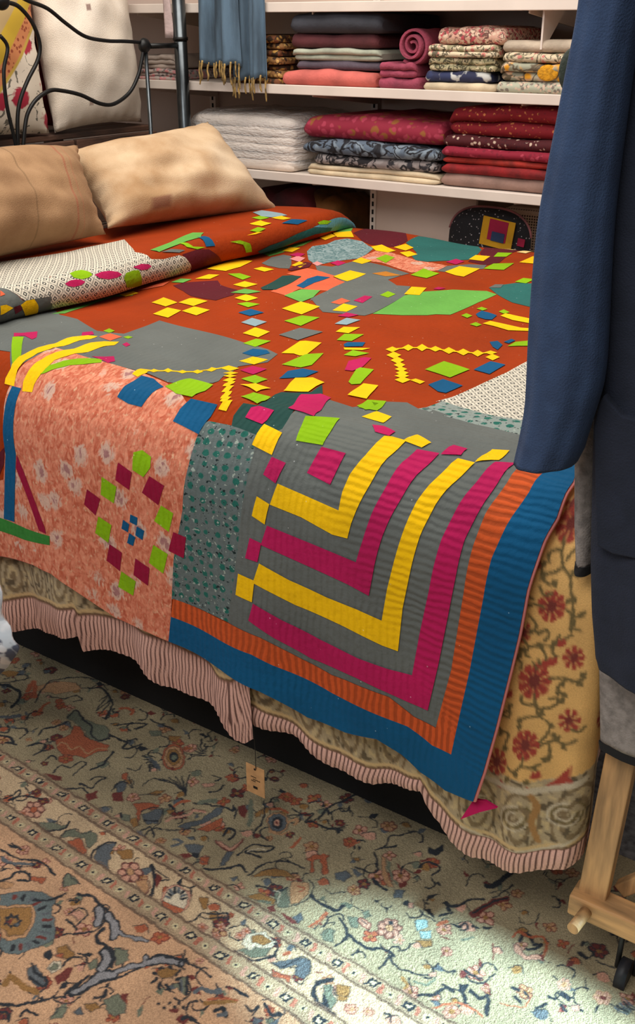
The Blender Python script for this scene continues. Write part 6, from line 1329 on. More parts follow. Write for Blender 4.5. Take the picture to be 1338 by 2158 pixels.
def spread_panel(name, s0, s1, ds, hs, hz, tz, parent, off=0.0, flap=False):
    S = np.arange(s0, s1 + ds*.5, ds)
    zt = np.interp(S, hs, tz); zh = np.interp(S, hs, hz)
    # body
    nt_ = 210; R_ = np.linspace(0, 1, nt_)
    t0 = T1 - .05; tt = T2 + .61 - zt
    T_ = t0 + R_[None]*(tt - t0)[:, None]; SS = np.repeat(S[:, None], nt_, 1)
    P = spread_surf(SS, T_); P[..., 1] += off
    Zg = P[..., 2]
    Vg = np.linspace(.15, .76, 260)
    C = np.zeros((len(S), len(Vg), 3)); C[:] = np.array(lin((214, 168, 100)))
    C *= (.88 + .24*vnoise(S, Vg, .03, 3))[..., None]
    # far from the hand-drawn sprays, a repeat of the same flower on the hidden part
    wob = ((vnoise(S, Vg, .008, 4) - .5)*.0016, (vnoise(S, Vg, .008, 7) - .5)*.0016)
    bandtop = .128
    zz = Vg[None] - zt[:, None]
    inband = zz < bandtop
    C[inband] = np.array(lin((164, 146, 114)))
    u = S[:, None] + 0*zz
    sc = np.hypot(((u/.075) % 1 - .5)*1.5, (zz/.12 - .42)*1.25)
    ring = (np.sin(sc*24) > .25) & inband & (sc < .62) & (zz > .012); C[ring] = np.array(lin((124, 104, 74)))
    n_ = vnoise(S, Vg, .008, 12); C[inband & (n_ > .66) & ~ring] = np.array(lin((186, 164, 122))); C[inband & (n_ < .2)] = np.array(lin((92, 78, 56)))
    C[(zz < .011) & (zz > 0)] = np.array(lin((196, 166, 118))); C[(zz < .004)] = np.array(lin((112, 84, 60)))
    paint(C, S, Vg, [(k_, c_, h_*1.35, p_) for k_, c_, h_, p_ in SPREAD_MOTIFS], aa=.0014, wob=wob)
    jz = np.clip((Zg - Vg[0])/(Vg[1] - Vg[0]), 0, len(Vg) - 1.001); ji = jz.astype(int); fr = (jz - ji)[..., None]; ii = np.arange(len(S))[:, None]
    CC = C[ii, ji]*(1 - fr) + C[ii, ji + 1]*fr
    body = grid_obj(name, P, cloth_vc, parent, dye=CC)
    # striped hem ruffle
    dr = .0012; Sr = np.arange(s0, s1 + dr*.5, dr); zt = np.interp(Sr, hs, tz); zh = np.interp(Sr, hs, hz); nr = 16; R_ = np.linspace(0, 1, nr)
    T_ = (T2 + .61 - zt)[:, None] + R_[None]*(zt - zh)[:, None]; SS = np.repeat(Sr[:, None], nr, 1)
    P = spread_surf(SS, T_); P[..., 1] += off
    h = R_[None]*(zt - zh)[:, None]
    P[..., 1] -= .0010*np.sin(SS*2*math.pi/.013 + 2*np.sin(SS*40))*R_[None] + .003*np.sin(R_[None]*math.pi)
    u = SS + .10*h + .0012*np.sin(SS*60) + .0010*np.sin(h*120 + SS*30)
    Cc = stripes(u)
    if flap:
        # the mitred end: stripes turn to run level
        f = (SS > -.932); ang = np.clip((SS + .932)/.018, 0, 1); Cf = stripes(P[..., 2] + .25*(SS + .90)*(1 - ang)); low = P[..., 2] < (.228 + (SS + .9)*.3)
        Cc = np.where((f & ~low)[..., None], Cf, Cc)
    edge_ = (R_[None] < .06) & (SS < 9); Cc = np.where(edge_[..., None], np.array(lin((120, 84, 66))), Cc)
    grid_obj('striped_ruffle', P, cloth_vc, body, dye=Cc)
    return body
spread = thing('floral_bedspread', 'ochre block-printed floral bedspread with pink striped ruffle hanging below the quilt', 'bedspread')
b1 = spread_panel('side_panel', -1.72, -.884, .004, hem_s, hem_z, top_z, spread, off=-.002, flap=True); b1['label'] = 'left panel with wide striped ruffle and turned corner'
b2 = spread_panel('corner_panel', -.90, .02, .0028, hem2_s, hem2_z, top2_z, spread, off=.005); b2['label'] = 'ochre panel with red flowers around the foot corner'
# magenta point showing behind the quilt corner
pt = [at(970, 1727, 1.092), at(998, 1685, 1.096), at(1022, 1688, 1.094), at(1047, 1703, 1.092), at(1010, 1712, 1.090)]
Pf = pt + [p + np.array([0, .004, 0]) for p in pt]
mesh_obj('corner_point', Pf, [(0, 1, 2, 3, 4), (9, 8, 7, 6, 5)] + [(i, (i + 1) % 5, (i + 1) % 5 + 5, i + 5) for i in range(5)], QM['magenta'], quilt, smooth=False)['label'] = 'magenta cloth point below the quilt corner'
# kraft price tag on a thread
kraft = mat('kraft_card', (206, 156, 104), .8, noise=.06, scale=60, bump=.2); ink = mat('black_ink', (26, 22, 20), .6, bump=0)
tg = thing('price_tag', 'small brown kraft price tag hanging on a black thread under the bedspread', 'tag', tuple(at(537, 1640, 1.115)))
c0, c1, c2, c3 = (at(x, y, 1.115) for x, y in ((522, 1615), (557, 1616), (555, 1674), (520, 1672)))
cent = (c0 + c1 + c2 + c3)/4; ux = (c1 - c0)/np.linalg.norm(c1 - c0); wx_ = np.linalg.norm(c1 - c0); hx_ = np.linalg.norm(c3 - c0)
box('card', tuple(cent), (wx_, .0012, hx_), kraft, tg, .0004)
tube('thread', [at(533, 1533, 1.113), at(536, 1560, 1.113), at(538, 1590, 1.113), at(539, 1621, 1.113)], .0007, ink, tg, sides=6)
ball('eyelet', (cent[0], 1.1135, cent[2] + hx_*.40), .0022, ink, tg, 10, 8, (1, .3, 1))
for z_, w_, x_ in ((.10, .3, -.22), (.02, .42, -.1), (-.04, .25, -.2)):
    for q_ in range(int(w_*20)): box('ink_mark', (cent[0] + (x_ + q_*.05)*wx_, 1.1141, cent[2] + z_*hx_), (.0010, .0003, .0022), ink, tg, 0)
box('stamp_mark', (cent[0], 1.1141, cent[2] - .25*hx_), (.009, .0003, .005), ink, tg, 0)
# ================= wall shelving =================
white = mat('white_painted_metal', (226, 212, 200), .5, noise=.03, scale=6, bump=.05)
SHF, SHB = 2.675, 3.09
unit = thing('shelving_unit', 'white metal wall shelving stacked with folded textiles behind the bed', 'shelf', (-1.4, 3.0, 0))
for z in (1.333, 1.1155, .868): 
    sh = box('shelf_board', (-1.55, (SHF + SHB)/2, z - .002), (3.3, SHB - SHF, .006), white, unit, 0)
    sh2 = box('front_lip', (-1.55, SHF + .002, z - .009), (3.3, .012, .026), white, None, .002); sh2.parent = sh
box('shelf_board', (-1.55, (SHF + SHB)/2, .60), (3.3, SHB - SHF, .025), white, unit, .002)
backm = mat('beige_back_panel', (206, 184, 170), .7, noise=.03, scale=4, bump=.05)
box('back_panel', (-1.55, SHB + .006, .95), (3.3, .008, 1.7), backm, unit, 0)
slotm = mat('slot_shadow', (14, 12, 12), .9, bump=0)
def standard(x, z0=.2, z1=1.8):
    s_ = box('slotted_upright', (x, SHB - .006, (z0 + z1)/2), (.026, .022, z1 - z0), white, unit, .001)
    z = z0 + .02
    V, F = [], []
    while z < z1:
        i = len(V); V += [(x - .004, SHB - .0175, z), (x + .004, SHB - .0175, z), (x + .004, SHB - .0175, z + .014), (x - .004, SHB - .0175, z + .014)]; F.append((i, i + 1, i + 2, i + 3)); z += .024
    mesh_obj('slot_row', V, F, slotm, s_, smooth=False).matrix_parent_inverse = Matrix.Identity(4)
for x in (-1.878, -1.21, -2.55): standard(x)
def bracket(x, zt, drop=.115):
    V = [(x, SHF + .02, zt), (x, SHB - .02, zt), (x, SHB - .02, zt - drop), (x, SHB - .05, zt - drop), (x, SHF + .02, zt - .022)]
    V2 = [(a + .004, b, c) for a, b, c in V]
    keep(mesh_obj('bracket', V + V2, [(0, 1, 2, 3, 4), (9, 8, 7, 6, 5)] + [(i, i + 5, (i + 1) % 5 + 5, (i + 1) % 5) for i in range(5)], white, None, smooth=False), unit)
for x in (-1.86, -1.20, -2.53):
    for z in (1.327, 1.11, .862): bracket(x, z, .06)
xg = at(1142, 50, 2.70)[0]; g0 = [(2.70, 1.335), (2.70, 1.222), (2.715, 1.222), (2.86, 1.335)]
keep(mesh_obj('gusset_plate', [(xg, y, z) for y, z in g0] + [(xg + .005, y, z) for y, z in g0], [(0, 1, 2, 3), (7, 6, 5, 4), (0, 4, 5, 1), (1, 5, 6, 2), (2, 6, 7, 3), (3, 7, 4, 0)], white, None, smooth=False), unit)
# ================= folded cloths =================
PM = {}
def CM(key, *a, **k):
    if key not in PM: PM[key] = a[0](key, *a[1:], **k)
    return PM[key]
def folded(name, label, x0, x1, z0, z1, m, layers=2, yf=2.70, depth=.30, group=None, cat='cloth', sag=.0, puff=.5, seed=0, skew=0., fringe=False):
    """folded textile: rounded folds on the front edge, softly uneven top, rounded ends"""
    rs = np.random.RandomState(seed + int(abs(x0)*977) % 1000 + int(z0*1009))
    nx = 34; h = z1 - z0; sec = []
    r = h/layers/2
    for k in range(layers):
        for a in np.linspace(-math.pi/2, math.pi/2, 7): sec.append((yf + r - r*math.cos(a)*1.15 + (rs.rand() - .5)*0, h*(k + .5)/layers + r*math.sin(a), 1))
    nf = len(sec)
    for q_ in np.linspace(.15, 1, 6): sec.append((yf + r + (depth - r)*q_, h*(1 - .04*q_), 0))
    for q_ in np.linspace(1, .15, 6): sec.append((yf + r + (depth - r)*q_, 0.0, 0))
    sec = np.array(sec); lay = np.concatenate([np.repeat(np.arange(layers), 7), [layers - 1]*6, [0]*6])
    fr = rs.uniform(-1, 1, layers)*min(.012, h*.3); ph = rs.uniform(0, 6, layers + 2)
    P = np.zeros((nx, len(sec), 3))
    for i, u in enumerate(np.linspace(-1, 1, nx)):
        e = (1 - abs(u)**(16 if puff < 1 else 4))**.5 if abs(u) < 1 else 0
        x = (x0 + x1)/2 + u*(x1 - x0)/2
        zc = h*.5; y = sec[:, 0] + fr[lay]*sec[:, 2] + .0025*np.sin(u*5 + ph[lay]); z = sec[:, 1]
        wob = .06*h*np.sin(u*4 + ph[-1]) + .03*h*np.sin(u*11 + ph[-2])
        zz = z + wob*(z/h) + sag*(1 - u*u)*z/h
        zz = zc + (zz - zc)*(.5 + .5*e) - (0 if puff < 1 else 0) ; zz = zz - (1 - e)*.12*h
        yy = (yf + depth/2) + (y - yf - depth/2)*(.93 + .07*e)
        P[i, :, 0] = x + rs.uniform(-.001, .001) + skew*zz; P[i, :, 1] = yy; P[i, :, 2] = z0 + np.maximum(zz, 0) 
    o = grid_obj(name, P, m, closed_v=True, cap=True, flip=True)
    return tag(o, label, cat, group)
pl = lambda n, c, **k: CM(n, mat, c, **dict(dict(rough=.92, noise=.10, scale=14, bump=.35, bscale=160, bdist=.003), **k))
G1 = 'plain folded cloths stacked on the middle shelf'
folded('folded_cloth', 'coral pink folded cloth at the bottom of its stack on the middle shelf', -1.968, -1.648, 1.1165, 1.160, pl('coral_cotton', (210, 106, 96)), 1, group=G1)
folded('folded_cloth', 'thin purple grey folded cloth directly above the coral pink one', -1.932, -1.645, 1.160, 1.185, pl('plum_grey_cotton', (98, 86, 98)), 1, yf=2.712, group=G1)
folded('folded_cloth', 'pale sage green folded cloth with a drooping corner', -1.942, -1.642, 1.185, 1.217, pl('sage_cotton', (184, 188, 168)), 2, yf=2.705, group=G1)
folded('folded_cloth', 'dark burgundy folded cloth below the charcoal one', -1.948, -1.652, 1.217, 1.256, pl('burgundy_cotton', (104, 52, 56)), 1, group=G1)
folded('folded_blanket', 'thick charcoal grey folded blanket topmost of the plain cloth stack', -1.934, -1.630, 1.256, 1.312, pl('charcoal_wool', (66, 68, 76)), 1, depth=.34, group=G1)
tag(folded('folded_cloth', 'grey and pink printed cloth pile seen past the iron bed post', -2.56, -2.40, 1.1165, 1.150, CM('grey_pink_print', print_mat, (172, 158, 150), [(196, 130, 130), (110, 100, 100)], 60, .4), 3, yf=2.72))
folded('folded_cloth', 'taupe folded cloth pile behind the iron bed post, upper half', -2.56, -2.41, 1.150, 1.19, pl('taupe_cotton', (170, 154, 142)), 3, yf=2.72)
gold = CM('gold_brown_print', print_mat, (60, 40, 24), [(190, 142, 70), (120, 70, 40)], 45, .42)
gold2 = CM('brown_gold_print', print_mat, (150, 106, 60), [(56, 34, 22), (206, 164, 96)], 55, .4)
z = 1.1165
for i, (hh, mm, lb) in enumerate(((.018, gold, 'bottom'), (.020, gold2, 'second from bottom'), (.017, gold, 'third from bottom'), (.021, gold2, 'fourth from bottom'), (.019, gold, 'third from top'), (.018, gold2, 'second from top'), (.022, gold, 'topmost'))):
    folded('folded_cloth', 'brown and gold printed cloth, %s of the stack beside the hanging scarf' % lb, -2.16 - .004*(i % 3), -1.985 + .006*(i % 2), z, z + hh, mm, 1, yf=2.70 + .006*(i % 3), group='brown and gold cloths beside the scarf', seed=i); z += hh
# rolled burgundy blanket and the crumpled pair under it
def roll(name, label, c, r, L, m, turns=2.6, sq=1.0, rise=.0, yaw=0.):
    n = int(turns*22); th = np.linspace(0, turns*2*math.pi, n); rad = r*(.22 + .78*th/th[-1]); thk = r*.13
    rows = []
    for y in np.linspace(0, L, 14):
        k = .0015*math.sin(y*60); ce = np.array([c[0] + yaw*y, c[1] + y, c[2] + rise*y])
        outer = [(ce[0] + (rr_ + k)*math.cos(2.2 - t_), ce[1] - .012*(rr_ < r*.8)*(y == 0)*0 + .006*math.sin(t_*.5), ce[2] + (rr_ + k)*sq*math.sin(2.2 - t_)) for rr_, t_ in zip(rad, th)]
        inner = [(ce[0] + (rr_ + k - thk)*math.cos(2.2 - t_), ce[1] + .006*math.sin(t_*.5), ce[2] + (rr_ + k - thk)*sq*math.sin(2.2 - t_)) for rr_, t_ in zip(rad, th)]
        rows.append(outer + inner[::-1])
    P = np.array(rows); o = grid_obj(name, P, m, closed_v=True)
    me = o.data; bm = bmesh.new(); bm.from_mesh(me); bm.verts.ensure_lookup_table(); nn = 2*n
    for base, fl_ in ((0, False), ((len(rows) - 1)*nn, True)):
        for i in range(n - 1):
            q_ = [bm.verts[base + i], bm.verts[base + i + 1], bm.verts[base + nn - 2 - i], bm.verts[base + nn - 1 - i]]
            try: bm.faces.new(q_[::-1] if fl_ else q_)
            except ValueError: pass
    bm.normal_update(); bm.to_mesh(me); bm.free()
    return tag(o, label, 'blanket')
wine = pl('wine_wool', (158, 66, 88), scale=20, bump=.6)
roll('rolled_blanket', 'rolled wine red blanket lying end-on between the plain and the floral stacks', (-1.535, 2.70, 1.228), .050, .32, wine, 2.7)
folded('folded_cloth', 'crumpled wine red cloth directly on the shelf under the rolled blanket', -1.640, -1.508, 1.1165, 1.146, wine, 1, group='crumpled wine red cloths')
folded('folded_cloth', 'crumpled wine red cloth squeezed right beneath the rolled blanket', -1.635, -1.520, 1.146, 1.184, wine, 2, group='crumpled wine red cloths', seed=4)
# floral pile
fc = CM('cream_floral_print', print_mat, (206, 190, 160), [(150, 144, 112), (196, 120, 110)], 42, .36, line=(96, 88, 70))
fp = CM('pink_floral_print', print_mat, (222, 176, 154), [(196, 84, 92), (232, 206, 180)], 60, .42, line=(120, 84, 74))
fg = CM('green_floral_print', print_mat, (178, 170, 132), [(120, 118, 84), (210, 196, 160)], 50, .4, line=(82, 78, 60))
fy = CM('marigold_print', print_mat, (208, 178, 150), [(216, 150, 30), (150, 150, 130)], 16, .46, line=(96, 84, 66))
navy_p = CM('navy_print', print_mat, (190, 190, 186), [(40, 48, 84), (36, 40, 70)], 26, .55)
G2 = 'floral cloths at the right of the middle shelf'
folded('folded_cloth', 'plain cream folded cloth at the base of the floral pile', -1.500, -1.282, 1.1165, 1.138, pl('cream_cotton', (216, 196, 164)), 1, group=G2)
folded('folded_cloth', 'navy blue and white folded cloth low in the floral pile', -1.494, -1.300, 1.138, 1.166, navy_p, 1, group=G2)
folded('folded_cloth', 'green and cream floral folded cloth in the middle of the pile', -1.488, -1.287, 1.166, 1.200, fg, 2, group=G2)
folded('folded_cloth', 'cream folded cloth with grey leaves, second from the top of the pile', -1.484, -1.280, 1.200, 1.230, fc, 2, group=G2)
folded('folded_cloth', 'pink floral folded cloth on top of the pile beside the wine red roll', -1.462, -1.262, 1.230, 1.274, fp, 1, group=G2)
folded('folded_cloth', 'grey green printed cloth at the bottom of the rightmost pile', -1.282, -1.02, 1.1165, 1.146, CM('grey_green_print', print_mat, (166, 166, 146), [(120, 110, 100), (196, 170, 150)], 70, .35), 1, group=G2)
folded('folded_cloth', 'folded cloth with a large marigold flower in the rightmost pile', -1.272, -1.02, 1.146, 1.190, fy, 2, group=G2)
folded('folded_cloth', 'cream and pink folded cloth above the marigold cloth', -1.266, -1.02, 1.190, 1.214, fc, 1, group=G2)
folded('folded_cloth', 'pale folded cloth draped over the top of the rightmost pile', -1.272, -1.03, 1.214, 1.244, pl('pale_cotton', (206, 188, 166)), 1, group=G2, seed=3)
ball('marigold_bloom', (-1.137, 2.700, 1.168), .026, pl('marigold_orange', (214, 150, 20), scale=120, bump=.8), None, 20, 12, (1.1, .18, .75)); bl = bpy.data.objects['marigold_bloom']
bl.parent = [o for o in bpy.data.objects if o.get('label', '').startswith('folded cloth with a large marigold')][0]
# white linens wrapped in clear film
linen = pl('white_linen', (226, 210, 196), noise=.04)
z = .869
for i, hh in enumerate((.030, .024, .022, .022, .026, .030)):
    folded('folded_linen', ['white folded linen sheet at the bottom of the wrapped stack', 'white folded linen sheet, second up in the wrapped stack', 'white folded linen sheet, third up in the wrapped stack', 'white folded linen sheet, fourth up in the wrapped stack', 'white folded linen sheet, second from the top of the wrapped stack', 'white folded linen sheet topmost in the wrapped stack'][i], -2.335 + .004*(i % 2), -1.935, z, z + hh, linen, 1, yf=2.70 + .003*(i % 2), depth=.34, group='white linens in the wrapped stack', seed=i); z += hh
film, nt_, b_, N_, L_ = new_mat('clear_film'); b_.inputs['Base Color'].default_value = (.95, .93, .9, 1); b_.inputs['Roughness'].default_value = .16; b_.inputs['Alpha'].default_value = .34
nn_ = N_.new('ShaderNodeTexNoise'); nn_.inputs['Scale'].default_value = 30; bb_ = N_.new('ShaderNodeBump'); bb_.inputs['Strength'].default_value = .8; bb_.inputs['Distance'].default_value = .01; L_.new(nn_.outputs[0], bb_.inputs['Height']); L_.new(bb_.outputs[0], b_.inputs['Normal'])
rs = np.random.RandomState(3)
nu, nv = 40, 26
u = np.linspace(0, 1, nu); v = np.linspace(0, 1, nv); UU, VV = np.meshgrid(u, v, indexing='ij')
sup = lambda a, p: np.sign(a)*np.abs(a)**p
an = UU*2*math.pi; el = (VV - .5)*math.pi
P = np.stack([-2.135 + .232*sup(np.cos(an), .35)*sup(np.cos(el), .3), 2.88 + .195*sup(np.sin(an), .35)*sup(np.cos(el), .3), .951 + .084*sup(np.sin(el), .35)], -1)
P[..., 0] += .008*np.sin(P[..., 2]*160 + an*3)*(np.cos(an) > .3); P[..., 2] += .004*np.sin(P[..., 0]*70)*(VV > .8); P[..., 2] = np.maximum(P[..., 2], .8695)
P[..., 1] += .003*np.sin(P[..., 2]*140 + P[..., 0]*20)
tag(grid_obj('plastic_wrap', P, film), 'clear crinkled plastic wrap around the stack of white linens', 'packaging')
# magenta bolster stack
mg = CM('magenta_patola_print', print_mat, (146, 34, 58), [(150, 92, 44), (176, 60, 84)], 30, .34)
bb = CM('blue_black_print', print_mat, (120, 134, 146), [(30, 32, 40), (90, 104, 120)], 22, .5, line=(20, 20, 26))
gp = CM('grey_black_print', print_mat, (132, 122, 120), [(44, 42, 48), (150, 142, 140)], 26, .42, line=(30, 28, 32))
G3 = 'cloths stacked in the middle of the lower shelf'
folded('folded_cloth', 'cream folded cloth at the bottom beside the white linens', -1.892, -1.438, .869, .900, pl('cream_cotton', (216, 196, 164)), 2, group=G3)
folded('folded_cloth', 'grey and black printed cloth above the cream one', -1.862, -1.446, .900, .930, gp, 1, group=G3)
folded('folded_cloth', 'pale blue cloth with bold black leaf print under the magenta one', -1.896, -1.440, .930, .972, bb, 1, puff=1, group=G3)
folded('folded_quilt', 'thick magenta and ochre patterned quilt on top of the blue black cloth', -1.900, -1.432, .972, 1.040, mg, 1, group=G3, depth=.34)
rd = CM('red_gold_print', print_mat, (124, 8, 24), [(190, 116, 66), (104, 8, 22)], 75, .22)
rd2 = CM('dark_red_white_print', print_mat, (74, 12, 20), [(206, 180, 160), (60, 8, 20)], 60, .26)
rd3 = CM('crimson_print', print_mat, (134, 14, 42), [(170, 56, 76), (116, 10, 36)], 50, .3)
G4 = 'red cloths stacked near the coat sleeve'
folded('folded_cloth', 'taupe brown folded cloth under the red cloths', -1.434, -1.02, .869, .905, pl('taupe_brown', (158, 126, 114)), 1, group=G4, sag=.004)
folded('folded_cloth', 'bright red folded cloth just above the taupe one', -1.430, -1.02, .905, .932, CM('bright_red', mat, (140, 18, 22), noise=.15, scale=30, bump=.4), 1, group=G4)
folded('folded_cloth', 'orange red folded cloth with a thin bright edge', -1.430, -1.02, .932, .950, CM('orange_red', mat, (172, 44, 32), noise=.15, scale=30, bump=.4), 1, group=G4)
folded('folded_cloth', 'crimson printed cloth between the orange red and the dark ones', -1.432, -1.02, .950, .975, rd3, 1, group=G4)
folded('folded_cloth', 'dark maroon cloth with white scroll print', -1.432, -1.02, .975, 1.005, rd2, 1, group=G4)
folded('folded_quilt', 'thick red quilt with gold dots topmost of the red stack', -1.414, -1.02, 1.005, 1.083, rd, 2, group=G4, depth=.34)
# low level: dark bundles, round pouch, perforated box
folded('folded_cloth', 'dark maroon bundle in shadow under the lowest visible shelf', -2.20, -1.93, .613, .80, CM('deep_maroon', mat, (84, 10, 18), noise=.2, scale=12, bump=.4), 3, yf=2.80, depth=.25, puff=1)
folded('folded_cloth', 'brown ochre bundle in shadow beside the slotted upright', -2.02, -1.865, .613, .79, CM('shadow_ochre', mat, (140, 92, 44), noise=.3, scale=9, bump=.4), 2, yf=2.84, depth=.22, puff=1)
pl0 = at(793, 440, 2.86)[0]; pl1 = at(1003, 440, 2.86)[0]
box('lower_panel', ((pl0 + pl1)/2, 2.866, .60), (pl1 - pl0, .012, .50), backm, unit, .001)
su = box('slotted_upright', (pl0 - .010, 2.862, .60), (.020, .016, .50), white, unit, .001)
V, F = [], []
for k_ in range(20):
    i = len(V); zz_ = .36 + k_*.024; V += [(pl0 - .013, 2.8535, zz_), (pl0 - .006, 2.8535, zz_), (pl0 - .006, 2.8535, zz_ + .014), (pl0 - .013, 2.8535, zz_ + .014)]; F.append((i, i + 1, i + 2, i + 3))
q_ = mesh_obj('slot_row', V, F, slotm, None, smooth=False); q_.parent = su
folded('folded_cloth', 'dark red folded cloths in the shadow left of the iron bed post', -2.62, -2.42, .869, .925, CM('deep_red', mat, (120, 20, 22), noise=.2, scale=20, bump=.4), 3, yf=2.72)
perf, nt_, b_, N_, L_ = new_mat('perforated_cream')
tc_ = N_.new('ShaderNodeTexCoord'); v_ = N_.new('ShaderNodeTexVoronoi'); v_.inputs['Scale'].default_value = 130; v_.inputs['Randomness'].default_value = .05; L_.new(tc_.outputs['Object'], v_.inputs[0])
r_ = N_.new('ShaderNodeMapRange'); r_.inputs[1].default_value = .30; r_.inputs[2].default_value = .36; L_.new(v_.outputs['Distance'], r_.inputs[0]); m_ = N_.new('ShaderNodeMix'); m_.data_type = 'RGBA'; m_.inputs[6].default_value = L4((70, 54, 46)); m_.inputs[7].default_value = L4((214, 190, 166)); L_.new(r_.outputs[0], m_.inputs[0]); L_.new(m_.outputs[2], b_.inputs['Base Color'])
tag(box('perforated_basket', (-1.20, 2.96, .705), (.26, .12, .185), perf, None, .02), 'cream perforated basket standing behind the round patterned pouch', 'basket')
pouch = thing('round_pouch', 'black dotted quilted pouch with yellow and magenta square patch leaning on basket', 'pouch', (-1.315, 2.80, .62))
dots = CM('black_dotted_cotton', print_mat, (22, 20, 24), [(190, 180, 180), (24, 22, 26)], 95, .17)
def dome(cx, cz, rx, rz, y0, dy, n=36, k=10, p=1):
    rings = []
    for i in range(k + 1):
        q_ = i/k; rings.append([(cx + rx*(1 - q_)*sup(math.cos(a), .75), y0 - dy*(1 - (1 - q_)**2.4)**.5 if q_ > 0 else y0, cz + rz*(1 - q_)*sup(math.sin(a), .75)) for a in np.linspace(0, 2*math.pi, n, endpoint=False)])
    return np.array(rings)
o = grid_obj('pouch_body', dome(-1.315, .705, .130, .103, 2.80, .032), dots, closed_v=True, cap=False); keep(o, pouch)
o = grid_obj('pouch_back', dome(-1.315, .705, .130, .103, 2.80, -.03), dots, closed_v=True, flip=True); keep(o, pouch)
zip_ = tube('zip_edge', [(-1.315 + .131*sup(math.cos(a), .75), 2.80, .705 + .104*sup(math.sin(a), .75)) for a in np.linspace(.2, 2.9, 18)], .0035, CM('zip_pink', mat, (150, 90, 90)), pouch, 8, 2)
yel, mag_, blu = pl('patch_yellow', (206, 150, 20)), pl('patch_magenta', (160, 20, 60)), pl('patch_navy', (44, 60, 92))
rt = Matrix.Rotation(.12, 3, 'Y')
box('square_patch', (-1.275, 2.7655, .745), (.100, .003, .080), yel, pouch, .001, rt); box('square_patch', (-1.273, 2.7635, .752), (.058, .003, .058), mag_, pouch, .001, rt); box('square_patch', (-1.271, 2.7615, .735), (.040, .003, .026), blu, pouch, .001, rt)
box('pink_patch', (-1.36, 2.775, .70), (.07, .003, .012), CM('zip_pink', mat, (150, 90, 90)), pouch, .001, Matrix.Rotation(-.8, 3, 'Y')); box('pink_patch', (-1.205, 2.775, .725), (.022, .003, .022), mag_, pouch, .001, rt); box('coral_patch', (-1.287, 2.765, .692), (.022, .003, .018), CM('coral_cotton', mat, (220, 92, 74)), pouch, .001)
# ================= pillows =================
def pillow(name, label, BL, BR, TR, TL, thick, m, nrm, group=None, pinch=.06, seed=0, wr=.006, ears=.03):
    n = 44; a = np.linspace(-1, 1, n); Ua, Va = np.meshgrid(a, a, indexing='ij')
    BL, BR, TR, TL = (np.array(p, float) for p in (BL, BR, TR, TL)); nrm = np.array(nrm, float); nrm /= np.linalg.norm(nrm)
    uu = Ua*(1 - pinch*(1 - Va**2)*0); pu = Ua*(1 - pinch*(1 - Va**2)*np.abs(Ua)**3) ; pv = Va*(1 - pinch*(1 - Ua**2)*np.abs(Va)**3)
    s_, t_ = (pu + 1)/2, (pv + 1)/2
    base = ((1 - s_)*(1 - t_))[..., None]*BL + (s_*(1 - t_))[..., None]*BR + (s_*t_)[..., None]*TR + ((1 - s_)*t_)[..., None]*TL
    prof = ((1 - np.abs(Ua)**2.4)*(1 - np.abs(Va)**2.4)); prof = np.clip(prof, 0, 1)**.55
    rs = np.random.RandomState(seed); ph = rs.uniform(0, 6, 6)
    w_ = wr*(np.sin(Ua*5 + Va*3 + ph[0]) + .6*np.sin(Ua*9 - Va*7 + ph[1]) + .4*np.sin(Va*15 + Ua*4 + ph[2]))*prof
    rim = np.exp(-((1 - np.maximum(np.abs(Ua), np.abs(Va)))/.10)**2)
    pk = .004*np.sin(Ua*26 + ph[3])*rim*(np.abs(Va) > np.abs(Ua)) + .004*np.sin(Va*22 + ph[4])*rim*(np.abs(Ua) >= np.abs(Va))
    F_ = base + (thick*.55*prof + w_ + pk)[..., None]*nrm; B_ = base - (thick*.45*prof)[..., None]*nrm - .002*nrm
    uv = np.stack([Ua, Va], -1)
    P = np.concatenate([F_, B_[::-1]], 0); uv2 = np.concatenate([uv, uv[::-1]], 0)
    o = grid_obj(name, P, m, uv=uv2, flip=False)
    bm = bmesh.new(); bm.from_mesh(o.data); bmesh.ops.remove_doubles(bm, verts=bm.verts, dist=.0035)
    bmesh.ops.holes_fill(bm, edges=[e for e in bm.edges if e.is_boundary], sides=0); bmesh.ops.recalc_face_normals(bm, faces=bm.faces)
    bm.to_mesh(o.data); bm.free(); o.data.polygons.foreach_set('use_smooth', [True]*len(o.data.polygons))
    return tag(o, label, 'pillow', group)
